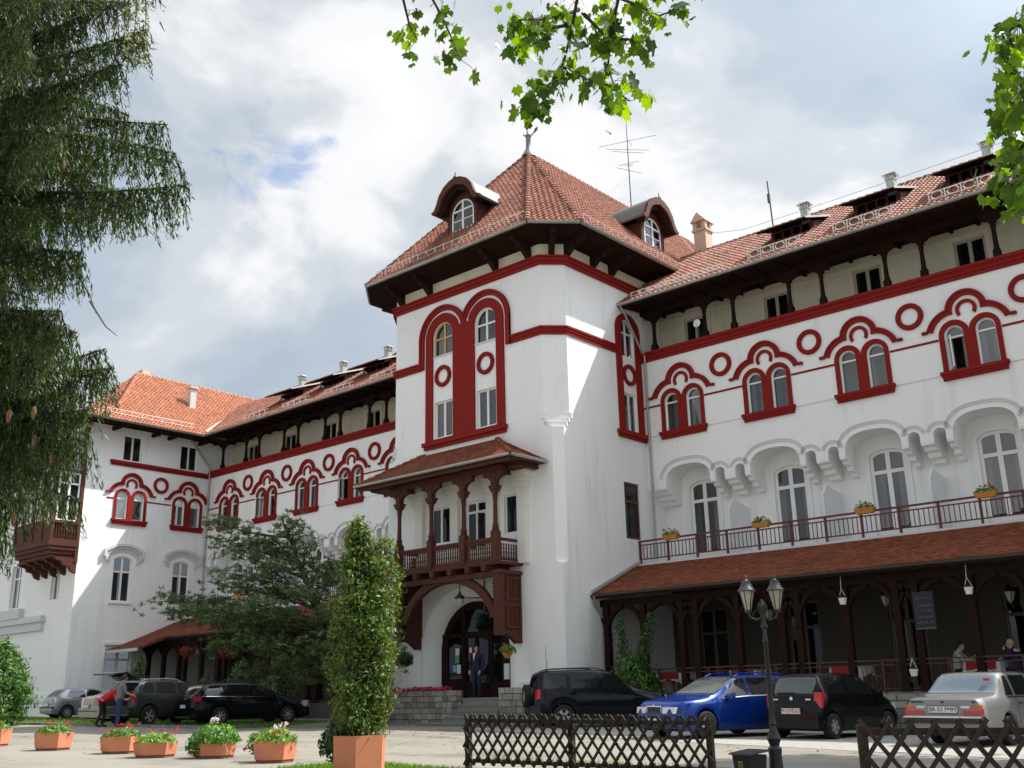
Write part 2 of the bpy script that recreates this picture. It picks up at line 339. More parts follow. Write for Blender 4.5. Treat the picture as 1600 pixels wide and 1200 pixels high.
def inside(poly, x, y):
    c = False; n = len(poly); j = n-1
    for i in range(n):
        xi, yi = poly[i]; xj, yj = poly[j]
        if (yi > y) != (yj > y) and x < (xj-xi)*(y-yi)/(yj-yi)+xi: c = not c
        j = i
    return c
def plate(g, outer, holes, fr, d0, d1):
    polys = [[Vector((u, w, 0)) for u, w in outer]]+[[Vector((u, w, 0)) for u, w in h] for h in holes]
    flat = [p for q in polys for p in q]
    g.add([fr(p.x, p.y, d1) for p in flat], tessellate_polygon(polys))
    for h in [outer]+list(holes):
        n = len(h); g.add([fr(u, w, d0) for u, w in h]+[fr(u, w, d1) for u, w in h], [(i, (i+1) % n, n+(i+1) % n, n+i) for i in range(n)])
    return g
def insetarch(c, h, z0, zs, ry, k, n=12): return archpoly(c, h-k, z0+k, zs, (ry-k) if ry else None, n)
def window(fr, c, h, z0, z1, rise=0.0, d=-0.17, fw=0.06, transom=None, mull=True, frame=WHITE, glass=GLASS, curtain=None, name='window', bars=(), leaf_open=0, parent=HOTEL, panebottom=0.0):
    g = G(); zs = z1-rise
    if rise: o_, i_ = archpoly(c, h, z0, zs, rise), insetarch(c, h, z0, zs, rise, fw)
    else: o_, i_ = [(c-h, z0), (c+h, z0), (c+h, z1), (c-h, z1)], [(c-h+fw, z0+fw), (c+h-fw, z0+fw), (c+h-fw, z1-fw), (c-h+fw, z1-fw)]
    g.strip(o_, i_, fr, d-0.05, d+0.03, True)
    def topz(u):
        if not rise: return z1-fw
        q = max(0.0, 1-((u-c)/(h-fw))**2); return zs+(rise-fw)*math.sqrt(q)
    if transom: g.fbox(fr, c-h+fw, c+h-fw, transom-fw*0.6, transom+fw*0.6, d-0.04, d+0.045)
    if mull: g.fbox(fr, c-fw*0.75, c+fw*0.75, z0+fw, topz(c)+0.005, d-0.035, d+0.038)
    for b in bars: g.fbox(fr, c-h+fw, c+h-fw, b-0.018, b+0.018, d-0.02, d+0.025)
    if panebottom: g.fbox(fr, c-h+fw, c+h-fw, z0+fw, z0+fw+panebottom, d-0.03, d+0.02)
    w = P(g, name, frame, parent)
    cols = [(c-h+fw, c-fw*0.75), (c+fw*0.75, c+h-fw)] if mull else [(c-h+fw, c+h-fw)]
    zb = z0+fw+panebottom
    rows = [(zb, transom-fw*0.6), (transom+fw*0.6, None)] if transom else [(zb, None)]
    for ci, (a, b) in enumerate(cols):
        for ri, (p, q) in enumerate(rows):
            if leaf_open and ri == 0 and ci == (0 if leaf_open < 0 else len(cols)-1): continue
            if q is None: pts = [(a, p), (b, p)]+[(b+(a-b)*i/8, topz(b+(a-b)*i/8)) for i in range(9)] if rise else [(a, p), (b, p), (b, z1-fw), (a, z1-fw)]
            else: pts = [(a, p), (b, p), (b, q), (a, q)]
            gg = G(); gg.add([fr(u, z, d) for u, z in pts], [tuple(range(len(pts)))]); P(gg, 'pane', glass, w)
    if leaf_open:      # a casement swung outwards
        a, b = cols[0 if leaf_open < 0 else -1]; p, q = rows[0]; q = q or z1-fw
        hinge = a if leaf_open < 0 else b; L = b-a; ang = R(62); sgn = 1 if leaf_open < 0 else -1
        def fl(u, z, dd): return fr(hinge+sgn*(u*math.cos(ang)-dd*math.sin(ang)), z, d+0.02+u*math.sin(ang)+dd*math.cos(ang))
        g2 = G(); e = 0.05
        g2.strip([(0, p), (L, p), (L, q), (0, q)], [(e, p+e), (L-e, p+e), (L-e, q-e), (e, q-e)], fl, -0.02, 0.02, True)
        lf = P(g2, 'casement', frame, w)
        g3 = G(); g3.add([fl(e, p+e, 0), fl(L-e, p+e, 0), fl(L-e, q-e, 0), fl(e, q-e, 0)], [(0, 1, 2, 3)]); P(g3, 'casement_pane', glass, w)
    if curtain:
        cm, cov = curtain; gc = G(); ztop = (transom or z1-fw)-0.01; dd = d-0.14
        segs = [(c-h+0.02, c-h+0.02+2*h*cov), (c+h-0.02-2*h*cov, c+h-0.02)] if cov < 0.45 else [(c-h+0.02, c+h-0.02)]
        for a, b in segs:
            n = 14; pts = [(a+(b-a)*i/n, dd+0.03*math.sin(i*1.9+c)) for i in range(n+1)]
            k = len(gc.v); gc.v += [fr(u, z0+0.03, e) for u, e in pts]+[fr(u, ztop, e) for u, e in pts]
            gc.f += [(k+i, k+i+1, k+n+2+i, k+n+1+i) for i in range(n)]
        P(gc, 'curtain', cm, w, smooth=60)
    return w
CURTS = [(CURT, 0.30), (CURTD, 0.8), (CURT, 0.8), (CURTD, 0.35), (CURT, 0.22), None, (CURT, 0.36)]
# --- red arched twin windows of the second floor
ZS2 = 12.08
def twin(fr, c, op=0, sill=True):
    pl = G()
    outer = [(c-0.97, 10.82), (c+0.97, 10.82)]+arc(c+0.485, ZS2, 0.485, 0, 172, 12)+arc(c-0.485, ZS2, 0.485, 8, 180, 12)
    holes = [archpoly(c-0.5, 0.315, 10.88, ZS2), archpoly(c+0.5, 0.315, 10.88, ZS2)]
    plate(pl, outer, holes, fr, -0.02, 0.055)
    s = P(pl, 'window_surround', REDB)
    h = G()
    o_ = arc(c-0.485, ZS2, 0.87, 164, 101, 8)+arc(c, 12.845, 0.655, 172, 8, 16)+arc(c+0.485, ZS2, 0.87, 79, 16, 8)
    i_ = arc(c-0.485, ZS2, 0.68, 164, 86, 8)+arc(c, 12.845, 0.455, 191, -11, 16)+arc(c+0.485, ZS2, 0.68, 94, 16, 8)
    h.strip(o_, i_, fr, 0.0, 0.085)
    i2 = arc(c-0.485, ZS2, 0.80, 164, 95, 8)+arc(c, 12.845, 0.58, 176, 4, 16)+arc(c+0.485, ZS2, 0.80, 85, 16, 8)
    h.strip(o_, i2, fr, 0.02, 0.12)
    for e in (-1, 1): h.fbox(fr, c+e*1.40-0.09, c+e*1.40+0.09, 12.27, 12.36, 0, 0.11)
    h.strip(arc(c, 12.83, 0.335, 215, -35, 18), arc(c, 12.83, 0.22, 215, -35, 18), fr, 0.0, 0.06)
    P(h, 'hood_mould', RED, s)
    if sill:
        q = G(); q.fbox(fr, c-1.00, c+1.00, 10.57, 10.68, 0.0, 0.10); q.fbox(fr, c-1.03, c+1.03, 10.68, 10.76, 0.0, 0.135); q.fbox(fr, c-1.06, c+1.06, 10.76, 10.86, 0.0, 0.17)
        for i in range(17): q.fbox(fr, c-0.96+i*0.115, c-0.96+i*0.115+0.06, 10.60, 10.68, 0.10, 0.125)
        P(q, 'sill', RED, s)
    for k, e in enumerate((-1, 1)):
        window(fr, c+0.5*e, 0.315, 10.88, ZS2+0.315, 0.315, -0.13, 0.05, 12.02, False, WHITE, GLASS, CURTS[int(abs(c)*7.3+k*3+op) % len(CURTS)], leaf_open=(-1 if op == 2 and k == 0 else 0))
    return holes
def ring(fr, c, z=13.03, ro=0.465, ri=0.30):
    g = G(); g.strip(arc(c, z, ro, 0, 360, 32)[:-1], arc(c, z, ri, 0, 360, 32)[:-1], fr, 0, 0.075, True)
    g.strip(arc(c, z, ro-0.04, 0, 360, 32)[:-1], arc(c, z, ri+0.04, 0, 360, 32)[:-1], fr, 0.07, 0.095, True)
    return P(g, 'ring_moulding', RED, smooth=40)
def twinholes(c): return [archpoly(c-0.5, 0.315, 10.88, ZS2), archpoly(c+0.5, 0.315, 10.88, ZS2)]

# --- roof tiles
def tiles(name, o, u, v, poly, mat_, tw=0.22, th=0.29, ht=0.07, parent=HOTEL, plain=False, lift=0.02, cut=None):
    """o origin, u along the eave, v up the slope (unit vectors); poly in (u,v) metres."""
    o, u, v = Vector(o), Vector(u).normalized(), Vector(v).normalized(); nrm = u.cross(v)
    if nrm.z < 0: nrm = -nrm
    us = [p[0] for p in poly]; vs = [p[1] for p in poly]
    if plain: prof = [(-0.49, 0.0), (0.49, 0.0)]
    else: prof = [(-0.5, 0.25), (-0.34, 0.0), (-0.12, 0.25), (0.10, 0.95), (0.32, 1.0), (0.5, 0.30)]
    m = len(prof); V = []; F = []
    j = 0; vv = min(vs)
    while vv < max(vs)-0.02:
        uu = min(us)+(tw*0.5 if (plain and j % 2) else 0)
        while uu < max(us)+tw:
            if inside(poly, uu, vv+th*0.5) and not (cut and cut(uu, vv+th*0.5)):
                k = len(V); jit = random.uniform(-0.006, 0.008); sk = random.uniform(-0.008, 0.008)
                lo = 0.028 if not plain else 0.018
                for (a, hh) in prof: V.append(o+u*(uu+a*tw)+v*(vv-0.02+sk)+nrm*(lift+lo+hh*ht+jit))
                for (a, hh) in prof: V.append(o+u*(uu+a*tw)+v*(vv+th)+nrm*(lift+hh*ht*0.9))
                for (a, hh) in prof: V.append(o+u*(uu+a*tw)+v*(vv-0.02+sk)+nrm*(lift-0.01+hh*ht*0.55))
                for i in range(m-1):
                    F.append((k+i, k+i+1, k+m+i+1, k+m+i)); F.append((k+2*m+i, k+2*m+i+1, k+i+1, k+i))
            uu += tw
        vv += th; j += 1
    g = G(); g.v = [tuple(p) for p in V]; g.f = F
    ob_ = P(g, name, mat_, parent, smooth=(35 if not plain else None), recalc=False); ob_['kind'] = 'stuff'; return ob_
def slope(name, pts, mat_, tmat, parent=None, **kw):
    """a roof slope: pts[0]->pts[1] is the eave, deck slab plus tiles."""
    p = [Vector(q) for q in pts]; u = (p[1]-p[0]).normalized(); n = None
    for i in range(2, len(p)):
        n = u.cross(p[i]-p[0])
        if n.length > 1e-6: break
    n.normalize(); n = -n if n.z < 0 else n
    v = n.cross(u)
    if v.z < 0: v = -v
    poly = [((q-p[0]).dot(u), (q-p[0]).dot(v)) for q in p]
    g = G(); k = len(p)
    g.v = [tuple(q) for q in p]+[tuple(q-0.09*n) for q in p]
    g.f = [tuple(range(k)), tuple(range(k, 2*k))[::-1]]+[(i, (i+1) % k, k+(i+1) % k, k+i) for i in range(k)]
    sl_ = P(g, name, mat_)
    tiles('tiles', p[0], u, v, poly, tmat, parent=sl_, **kw)
    return sl_, u, v, n
def hipcaps(a, b, mat_, parent, r=0.13, L=0.33, up=0.06):
    a, b = Vector(a), Vector(b); t = (b-a); n = max(1, int(t.length/L)); t.normalize()
    side = t.cross(Vector((0, 0, 1))).normalized(); upv = side.cross(t).normalized(); g = G()
    for i in range(n):
        q0 = a+t*(i*L-0.03); q1 = a+t*((i+1)*L+0.03); k = len(g.v)
        for q, rr, h in ((q0, r*1.08, up+0.025), (q1, r*0.9, up)):
            for j in range(7):
                an = math.pi*j/6; g.v.append(tuple(q+side*rr*math.cos(an)+upv*(rr*math.sin(an)+h-0.07)))
        for j in range(6): g.f.append((k+j, k+j+1, k+8+j, k+7+j))
        g.f.append(tuple(k+j for j in range(7)))
    o = P(g, 'hip_tiles', mat_, parent, smooth=40); o['kind'] = 'stuff'; return o
def gutter(pts, r=0.085, parent=HOTEL, mat_=ZINC):
    g = G(); pts = [Vector(p) for p in pts]
    for a, b in zip(pts, pts[1:]):
        t = (b-a).normalized(); s = t.cross(Vector((0, 0, 1))).normalized(); k = len(g.v); n = 7
        for q in (a, b):
            for j in range(n+1):
                an = math.pi+math.pi*j/n; g.v.append(tuple(q+s*r*math.cos(an)+Vector((0, 0, r*math.sin(an)))))
            for j in range(n+1):
                an = math.pi+math.pi*(n-j)/n; g.v.append(tuple(q+s*(r-0.012)*math.cos(an)+Vector((0, 0, (r-0.012)*math.sin(an)))))
        m = 2*n+2
        for j in range(m): g.f.append((k+j, k+(j+1) % m, k+m+(j+1) % m, k+m+j))
        L = (b-a).length; i = 0.35
        while i < L:       # brackets
            q = a+t*i; k = len(g.v)
            for dt in (-0.018, 0.018):
                for j in range(n+1):
                    an = math.pi+math.pi*j/n; g.v.append(tuple(q+t*dt+s*(r+0.012)*math.cos(an)+Vector((0, 0, (r+0.012)*math.sin(an)))))
            for j in range(n): g.f.append((k+j, k+j+1, k+n+2+j, k+n+1+j))
            i += 0.75
    return P(g, 'gutter', mat_, parent, smooth=40)
def snowguard(a, b, nrm, h=0.26, step=0.5, style=0):
    a, b = Vector(a), Vector(b); t = (b-a); L = t.length; t.normalize(); nrm = Vector(nrm).normalized(); upv = Vector((0, 0, 1))
    g = G(); n = int(L/step)
    for i in range(n+1):
        q = a+t*i*step; g.tube([q, q+upv*h], 0.024, 4)
    g.tube([a+upv*h*0.93, b+upv*h*0.93], 0.016, 4); g.tube([a+upv*h*0.30, b+upv*h*0.30], 0.016, 4)
    if style:
        for i in range(n):
            q = a+t*(i+0.5)*step; pts = [q+t*0.19*math.cos(x)+upv*(h*0.6+h*0.33*math.sin(x)) for x in [2*math.pi*j/8 for j in range(9)]]; g.tube(pts, 0.016, 4, False)
    return P(g, 'snow_guard', mat('pale_steel', (0.72, 0.70, 0.66), 0.5, 0.08, 8))
def pipe(pts, r=0.05, mat_=ZINC, name='downpipe', parent=HOTEL): return P(G().tube(pts, r, 8), name, mat_, parent, smooth=50)

# ================================================== tower
XT, YT = -27.26, 28.0
TF = FF(YT); TS = FS(-22.6); TL = FL(-31.92)
ZE = 17.93
cL, cR = XT-1.17, XT+1.17
ARC = (XT-0.02, 2.72)
front_outer = [(-31.92, 0.0), (-22.6, 0.0), (-22.6, 5.45), (-22.9, 5.55), (-22.9, 10.36), (-23.26, 10.45), (-23.26, 17.0), (-31.26, 17.0), (-31.26, 10.45), (-31.62, 10.36), (-31.62, 5.55), (-31.92, 5.45)]
BW = [-28.62, -26.72, -24.95]        # balcony windows
bholes = [[(c-0.52, 5.7 if i == 1 else 6.75), (c+0.52, 5.7 if i == 1 else 6.75), (c+0.52, 8.15), (c-0.52, 8.15)] for i, c in enumerate(BW)]
bholes[2] = [(-25.28, 6.75), (-24.62, 6.75), (-24.62, 8.15), (-25.28, 8.15)]
fholes = [archpoly(cL, 0.575, 14.37, 15.17), archpoly(cR, 0.575, 14.37, 15.17), [(cL-0.5, 10.93), (cL+0.5, 10.93), (cL+0.5, 12.43), (cL-0.5, 12.43)], [(cR-0.5, 10.93), (cR+0.5, 10.93), (cR+0.5, 12.43), (cR-0.5, 12.43)]]+bholes+[archpoly(ARC[0], 2.32, 0.95, ARC[1], None, 28)]
PW('tower_wall', TF, front_outer, fholes, STUCCO, HOTEL, 0.22, None, [0.22]*7+[0.02])
SWC = 32.55
sholes = [archpoly(SWC, 0.46, 13.95, 15.05), [(SWC-0.44, 10.9), (SWC+0.44, 10.9), (SWC+0.44, 12.42), (SWC-0.44, 12.42)], [(31.83, 6.66), (32.83, 6.66), (32.83, 8.82), (31.83, 8.82)]]
for fr, hs, y1 in ((TS, sholes, 46.0), (TL, [], 46.0)):
    PW('tower_wall', fr, [(28.0, 0.0), (y1, 0.0), (y1, 17.0), (28.66, 17.0), (28.66, 10.45), (28.30, 10.36), (28.30, 5.55), (28.0, 5.45)], hs, STUCCO, HOTEL, 0.2)
g = G()     # chamfered corners
for sx in (-1, 1):
    xa, xb, xc, xo = XT+sx*4.0, XT+sx*4.36, XT+sx*4.66, XT+sx*4.66
    g.add([(XT+sx*4.0, 28, 10.45), (xo, 28.66, 10.45), (xo, 28.66, 17.0), (XT+sx*4.0, 28, 17.0)], [(0, 1, 2, 3)])
    g.add([(XT+sx*4.36, 28, 5.55), (xo, 28.30, 5.55), (xo, 28.30, 10.36), (XT+sx*4.36, 28, 10.36)], [(0, 1, 2, 3)])
    g.add([(XT+sx*4.0, 28, 10.45), (xo, 28.66, 10.45), (xo, 28.30, 10.36), (XT+sx*4.36, 28, 10.36)], [(0, 1, 2, 3)])
    g.add([(XT+sx*4.36, 28, 5.55), (xo, 28.30, 5.55), (xo, 28.0, 5.45)], [(0, 1, 2)])
P(g, 'tower_corner', STUCCO, recalc=False)
for sx in (-1, 1):     # stepped corbels under the chamfers
    g = G()
    for (k, o_, z0, z1) in ((0.68, 0.07, 10.70, 10.92), (0.56, 0.05, 10.55, 10.698), (0.44, 0.03, 10.38, 10.548)):
        g.prism([(4.66-k-0.07, 28-o_), (4.66-k, 28-o_), (4.66+o_, 28+k), (4.66+o_, 28+k+0.07), (3.9, 28.75), (4.66-k-0.07, 28.4)], lambda u, w, d: (XT+sx*u, w, d), z0, z1)
    P(g, 'corner_corbel', WHITE)
# cream frieze, bands
def ringband(z0, z1, d, segs):       # prismatic band round the front, chamfers and sides
    g = G()
    for a, b in segs:
        a, b = Vector((*a, 0)), Vector((*b, 0)); t = (b-a).normalized(); n = Vector((t.y, -t.x, 0))
        g.hexa([tuple(a+Vector((0, 0, z0))), tuple(b+Vector((0, 0, z0))), tuple(b+n*d+t*d*0.41+Vector((0, 0, z0))), tuple(a+n*d-t*d*0.41+Vector((0, 0, z0))),
                tuple(a+Vector((0, 0, z1))), tuple(b+Vector((0, 0, z1))), tuple(b+n*d+t*d*0.41+Vector((0, 0, z1))), tuple(a+n*d-t*d*0.41+Vector((0, 0, z1)))])
    return g
PERI = [((-31.92, 46.0), (-31.92, 28.66)), ((-31.92, 28.66), (-31.26, 28.0)), ((-31.26, 28.0), (-23.26, 28.0)), ((-23.26, 28.0), (-22.6, 28.66)), ((-22.6, 28.66), (-22.6, 46.0))]
P(ringband(17.0, 17.80, 0.004, PERI), 'frieze', CREAM)
gb = ringband(16.73, 16.86, 0.09, PERI); gb2 = ringband(16.86, 17.0, 0.14, PERI); gb.add(gb2.v, gb2.f); gb3 = ringband(17.0, 17.07, 0.19, PERI); gb.add(gb3.v, gb3.f)
P(gb, 'red_band', RED)
BELT = [((-31.92, 46.0), (-31.92, 28.66)), ((-31.92, 28.66), (-31.26, 28.0)), ((-31.26, 28.0), (cL-1.30, 28.0)), ((cR+1.30, 28.0), (-23.26, 28.0)), ((-23.26, 28.0), (-22.6, 28.66)), ((-22.6, 28.66), (-22.6, 31.72))]
gb = ringband(13.93, 14.06, 0.05, BELT); q = ringband(14.06, 14.17, 0.085, BELT); gb.add(q.v, q.f); q = ringband(14.17, 14.25, 0.125, BELT); gb.add(q.v, q.f)
P(gb, 'red_belt', RED)
# front composition
pl = G()
outer = [(cL-0.98, 10.80), (cR+0.98, 10.80)]+arc(cR, 15.15, 0.97, 0, 152, 18)+[(XT+0.29, 15.42), (XT-0.29, 15.42)]+arc(cL, 15.15, 0.97, 28, 180, 18)
plate(pl, outer, [archpoly(cL, 0.58, 10.9, 15.17, None, 16), archpoly(cR, 0.58, 10.9, 15.17, None, 16)], TF, -0.02, 0.07)
s = P(pl, 'window_surround', REDB)
h = G()
o_ = [(cL-1.32, 13.95)]+arc(cL, 15.15, 1.32, 180, 27.6, 18)+arc(cR, 15.15, 1.32, 152.4, 0, 18)+[(cR+1.32, 13.95)]
i_ = [(cL-1.09, 13.95)]+arc(cL, 15.15, 1.09, 180, 14, 18)+arc(cR, 15.15, 1.09, 166, 0, 18)+[(cR+1.09, 13.95)]
h.strip(o_, i_, TF, 0.0, 0.09)
i2 = [(cL-1.22, 13.95)]+arc(cL, 15.15, 1.22, 180, 22, 18)+arc(cR, 15.15, 1.22, 158, 0, 18)+[(cR+1.22, 13.95)]
h.strip(o_, i2, TF, 0.02, 0.135)
P(h, 'hood_mould', RED, s)
q = G(); q.fbox(TF, cL-1.02, cR+1.02, 10.53, 10.66, 0, 0.11); q.fbox(TF, cL-1.08, cR+1.08, 10.66, 10.82, 0, 0.18); P(q, 'sill', RED, s)
for c in (cL, cR):
    ring(TF, c, 13.46, 0.45, 0.29)
    window(TF, c, 0.575, 14.37, 15.745, 0.575, -0.12, 0.06, 15.10, True, WHITE if c == cR else mat('ochre_frame', (0.52, 0.35, 0.14), 0.5), GLASS, (CURTD, 0.3))
    window(TF, c, 0.5, 10.93, 12.43, 0, -0.12, 0.065, None, True, WHITE, GLASS, (CURTD, 0.35))
    P(G().fbox(TF, c-0.6, c+0.6, 14.30, 14.37, -0.05, 0.03), 'sill', GREYM)
# side composition
pl = G(); plate(pl, [(SWC-0.82, 10.82), (SWC+0.82, 10.82)]+arc(SWC, 15.0, 0.82, 0, 180, 18, 0.76), [archpoly(SWC, 0.47, 10.88, 15.05, None, 16)], TS, -0.02, 0.07); s = P(pl, 'window_surround', REDB)
q = G(); q.fbox(TS, SWC-0.92, SWC+0.88, 10.55, 10.67, 0, 0.11); q.fbox(TS, SWC-0.98, SWC+0.92, 10.67, 10.84, 0, 0.18); P(q, 'sill', RED, s)
ring(TS, SWC, 13.18, 0.44, 0.28)
window(TS, SWC, 0.46, 13.95, 15.51, 0.46, -0.12, 0.055, 14.95, True, WHITE, GLASS, None)
window(TS, SWC, 0.44, 10.9, 12.42, 0, -0.12, 0.06, None, True, WHITE, GLASS, (CURT, 0.3))
window(TS, 32.33, 0.5, 6.66, 8.82, 0, -0.1, 0.09, 8.1, False, BROWNF, GLASSD, (CURT, 0.35))
# roof of the tower
ov = 1.25; k8 = ov*math.tan(R(22.5))
FLc, FRc = (XT-4.0-k8, YT-ov), (XT+4.0+k8, YT-ov)
SRc, SLc = (XT+4.66+ov, 28.66-k8), (XT-4.66-ov, 28.66-k8)
AP = Vector((XT, 32.29, 24.67)); YB = 46.0
E3 = lambda p, z=ZE: Vector((p[0], p[1], z))
RB, LB = (SRc[0], YB), (SLc[0], YB)
s1, *_ = slope('roof_slope', [E3(FLc), E3(FRc), AP], DECK, TILE)
s2, *_ = slope('roof_slope', [E3(FRc), E3(SRc), AP], DECK, TILE)
s3, *_ = slope('roof_slope', [E3(SRc), E3(RB), Vector((XT, YB, 24.67)), AP], DECK, TILE)
s4, *_ = slope('roof_slope', [E3(LB), E3(SLc), AP, Vector((XT, YB, 24.67))], DECK, TILE)
s5, *_ = slope('roof_slope', [E3(SLc), E3(FLc), AP], DECK, TILE)
for p in (FLc, FRc, SRc, SLc): hipcaps(E3(p), AP, TILE, s1)
hipcaps(AP, Vector((XT, YB, 24.67)), TILE, s3)
gutter([E3(LB, ZE+0.02), E3(SLc, ZE+0.02), E3(FLc, ZE+0.02), E3(FRc, ZE+0.02), E3(SRc, ZE+0.02), E3(RB, ZE+0.02)], 0.10)
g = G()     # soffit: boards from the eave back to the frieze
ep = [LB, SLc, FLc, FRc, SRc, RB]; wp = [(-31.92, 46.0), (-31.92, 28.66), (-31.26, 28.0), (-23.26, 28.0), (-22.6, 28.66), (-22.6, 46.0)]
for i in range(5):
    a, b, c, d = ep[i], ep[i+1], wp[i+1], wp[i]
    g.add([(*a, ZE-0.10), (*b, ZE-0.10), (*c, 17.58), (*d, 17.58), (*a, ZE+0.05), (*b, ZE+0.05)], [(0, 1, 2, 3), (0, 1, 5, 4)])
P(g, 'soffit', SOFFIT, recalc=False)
def eave_bracket(p, n, depth=1.0, drop=0.62, w=0.22, name='eave_bracket'):
    p = Vector((*p, 0)); n = Vector((*n, 0)).normalized(); t = Vector((-n.y, n.x, 0)); z1 = 17.62
    prof = [(0.0, z1+0.1), (depth, z1+0.16), (depth, z1-0.02), (depth*0.7, z1-0.10), (depth*0.62, z1-0.20), (0.42, z1-0.22), (0.30, z1-0.34), (0.10, z1-drop+0.1), (0.0, z1-drop-0.04)]
    g = G(); fr = lambda u, w_, d: tuple(p+n*u+t*d+Vector((0, 0, w_)))
    g.prism(prof, fr, -w/2, w/2); return P(g, name, DARKW)
for x in (-30.85, -29.15, -25.45, -23.75): eave_bracket((x, 28.0), (0, -1))
eave_bracket((-22.93, 28.33), (1, -1), 1.1)
for y in (28.78, 30.4, 31.6): eave_bracket((-22.6, y), (1, 0))
for y in (28.7, 30.2, 31.8): eave_bracket((-31.92, y), (-1, 0))
# finial
g = G().lathe([(0.34, 0), (0.30, 0.12), (0.17, 0.32), (0.12, 0.46), (0.115, 1.02), (0.16, 1.06), (0.16, 1.10), (0.05, 1.14)], (XT, 32.29, 24.55), 14)
for i in range(4):
    a = math.pi/2*i+0.5; c, s_ = math.cos(a), math.sin(a)
    g.tube([(XT+0.06*c, 32.29+0.06*s_, 25.62), (XT+0.22*c, 32.29+0.22*s_, 25.70), (XT+0.20*c, 32.29+0.20*s_, 25.86)], [0.035, 0.03, 0.006], 5)
g.tube([(XT, 32.29, 25.6), (XT, 32.29, 25.98)], [0.03, 0.008], 5)
P(g, 'finial', mat('lead_grey', (0.20, 0.21, 0.22), 0.5, 0.15, 6, metal=0.3), smooth=50)
# dormers: bell-shaped gables
def bell(n=22):      # half outline of the hood, (u, w) relative to centre / sill
    key = [(-1.38, 1.06), (-1.20, 1.14), (-1.07, 1.36), (-0.92, 1.72), (-0.66, 2.02), (-0.32, 2.20), (-0.12, 2.24), (0.0, 2.34)]
    return key+[(-u, w) for u, w in key[:-1]][::-1]
def dormer(org, fr_dir):
    org = Vector(org); n = Vector(fr_dir); t = Vector((-n.y, n.x, 0)); Z = Vector((0, 0, 1))
    fr = lambda u, w, d: tuple(org+t*u+Z*w+n*d)
    g = G(); wl = [(-0.84, -0.25), (0.84, -0.25), (0.84, 1.02), (0.70, 1.5), (0.45, 1.80), (0, 2.0), (-0.45, 1.80), (-0.70, 1.5), (-0.84, 1.02)]
    plate(g, wl, [archpoly(0, 0.62, 0.08, 0.82, 0.62, 14)], fr, -0.10, 0.0)
    d = P(g, 'dormer', WOOD)
    # cheeks
    c = G()
    for s_ in (-1, 1): c.prism([(0.0, -0.3), (0.0, 1.02), (-1.15, 1.06), (-1.15, 0.6)], lambda u, w, q: tuple(org+n*u+Z*w+t*q), s_*0.84-0.03, s_*0.84+0.03)
    P(c, 'cheek', WOOD, d)
    b = bell()
    r = G(); bk = [(u*0.96, w*0.98+0.02) for u, w in b]
    k = len(b); dep = -2.35
    r.v = [fr(u, w, 0.48) for u, w in b]+[fr(u*0.96, w, dep) for u, w in b]+[fr(u*0.96, w-0.07, 0.48) for u, w in b]+[fr(u*0.94, w-0.07, dep) for u, w in b]
    r.f = [(i, i+1, k+i+1, k+i) for i in range(k-1)]+[(2*k+i+1, 2*k+i, 3*k+i, 3*k+i+1) for i in range(k-1)]+[(0, k, 3*k, 2*k), (k-1, 2*k-1, 4*k-1, 3*k-1)]
    P(r, 'dormer_roof', SHEET, d, smooth=30)
    e = G(); inn = [(u*0.84, (w-1.0)*0.80+0.92) for u, w in b]
    e.strip([(u*1.01, w+0.01) for u, w in b], inn, fr, 0.36, 0.50)
    P(e, 'barge_board', WOOD, d)
    e = G(); e.strip([(u*0.90, (w-1.0)*0.88+0.95) for u, w in b], [(u*0.70, (w-1.0)*0.70+0.86) for u, w in b], fr, 0.0, 0.34); P(e, 'hood_lining', DARKW, d)
    for s_ in (-1, 1): pass
    wfr = lambda u, w, dd: fr(u, w, dd)
    window(wfr, 0, 0.62, 0.08, 1.44, 0.62, -0.03, 0.06, 0.98, True, WHITE, GLASS, None, 'dormer_window', (0.55,))
    P(G().tube([fr(0, 2.30, 0.44), fr(0, 2.52, 0.44)], 0.02, 5), 'dormer_finial', IRON, d)
    fl = G(); fl.add([fr(-1.5, 1.12, -1.25), fr(1.5, 1.12, -1.25), fr(1.1, 2.2, -2.2), fr(-1.1, 2.2, -2.2)], [(0, 1, 2, 3)])
    return d
dormer((XT, 27.98, 19.42), (0, -1, 0))
dormer((-22.66, 35.0, 19.42), (1, 0, 0))
snowguard((XT-4.2, 27.05, 18.32), (XT+4.1, 27.05, 18.32), (0, -1, 1), 0.30, 0.5)
snowguard((-21.62, 28.7, 18.26), (-21.62, 37.2, 18.26), (1, 0, 1), 0.30, 0.45)

# --- entrance: splayed arch, doors
g = G()
o_ = archpoly(ARC[0], 2.32, 0.95, ARC[1], None, 28); m_ = archpoly(ARC[0], 2.05, 0.95, ARC[1], None, 28); i_ = archpoly(ARC[0], 1.80, 0.95, ARC[1], None, 28)
n = len(o_)
vs = [TF(u, w, 0) for u, w in o_]+[TF(u, w, -0.12) for u, w in m_]+[TF(u, w, -0.5) for u, w in i_]+[TF(u, w, -0.62) for u, w in i_]
g.add(vs, [(a*n+i, a*n+i+1, (a+1)*n+i+1, (a+1)*n+i) for a in range(3) for i in range(1, n-1)]+[(a*n+n-1, a*n, (a+1)*n, (a+1)*n+n-1) for a in range(3)])
P(g, 'entrance_arch', STUCCO, smooth=35)
g = G(); g.strip(archpoly(ARC[0], 2.36, 0.95, ARC[1], None, 28)[1:]+[(ARC[0]-2.36, 0.95)], archpoly(ARC[0], 2.30, 0.95, ARC[1], None, 28)[1:]+[(ARC[0]-2.30, 0.95)], TF, -0.02, 0.04); P(g, 'arch_moulding', WHITE)
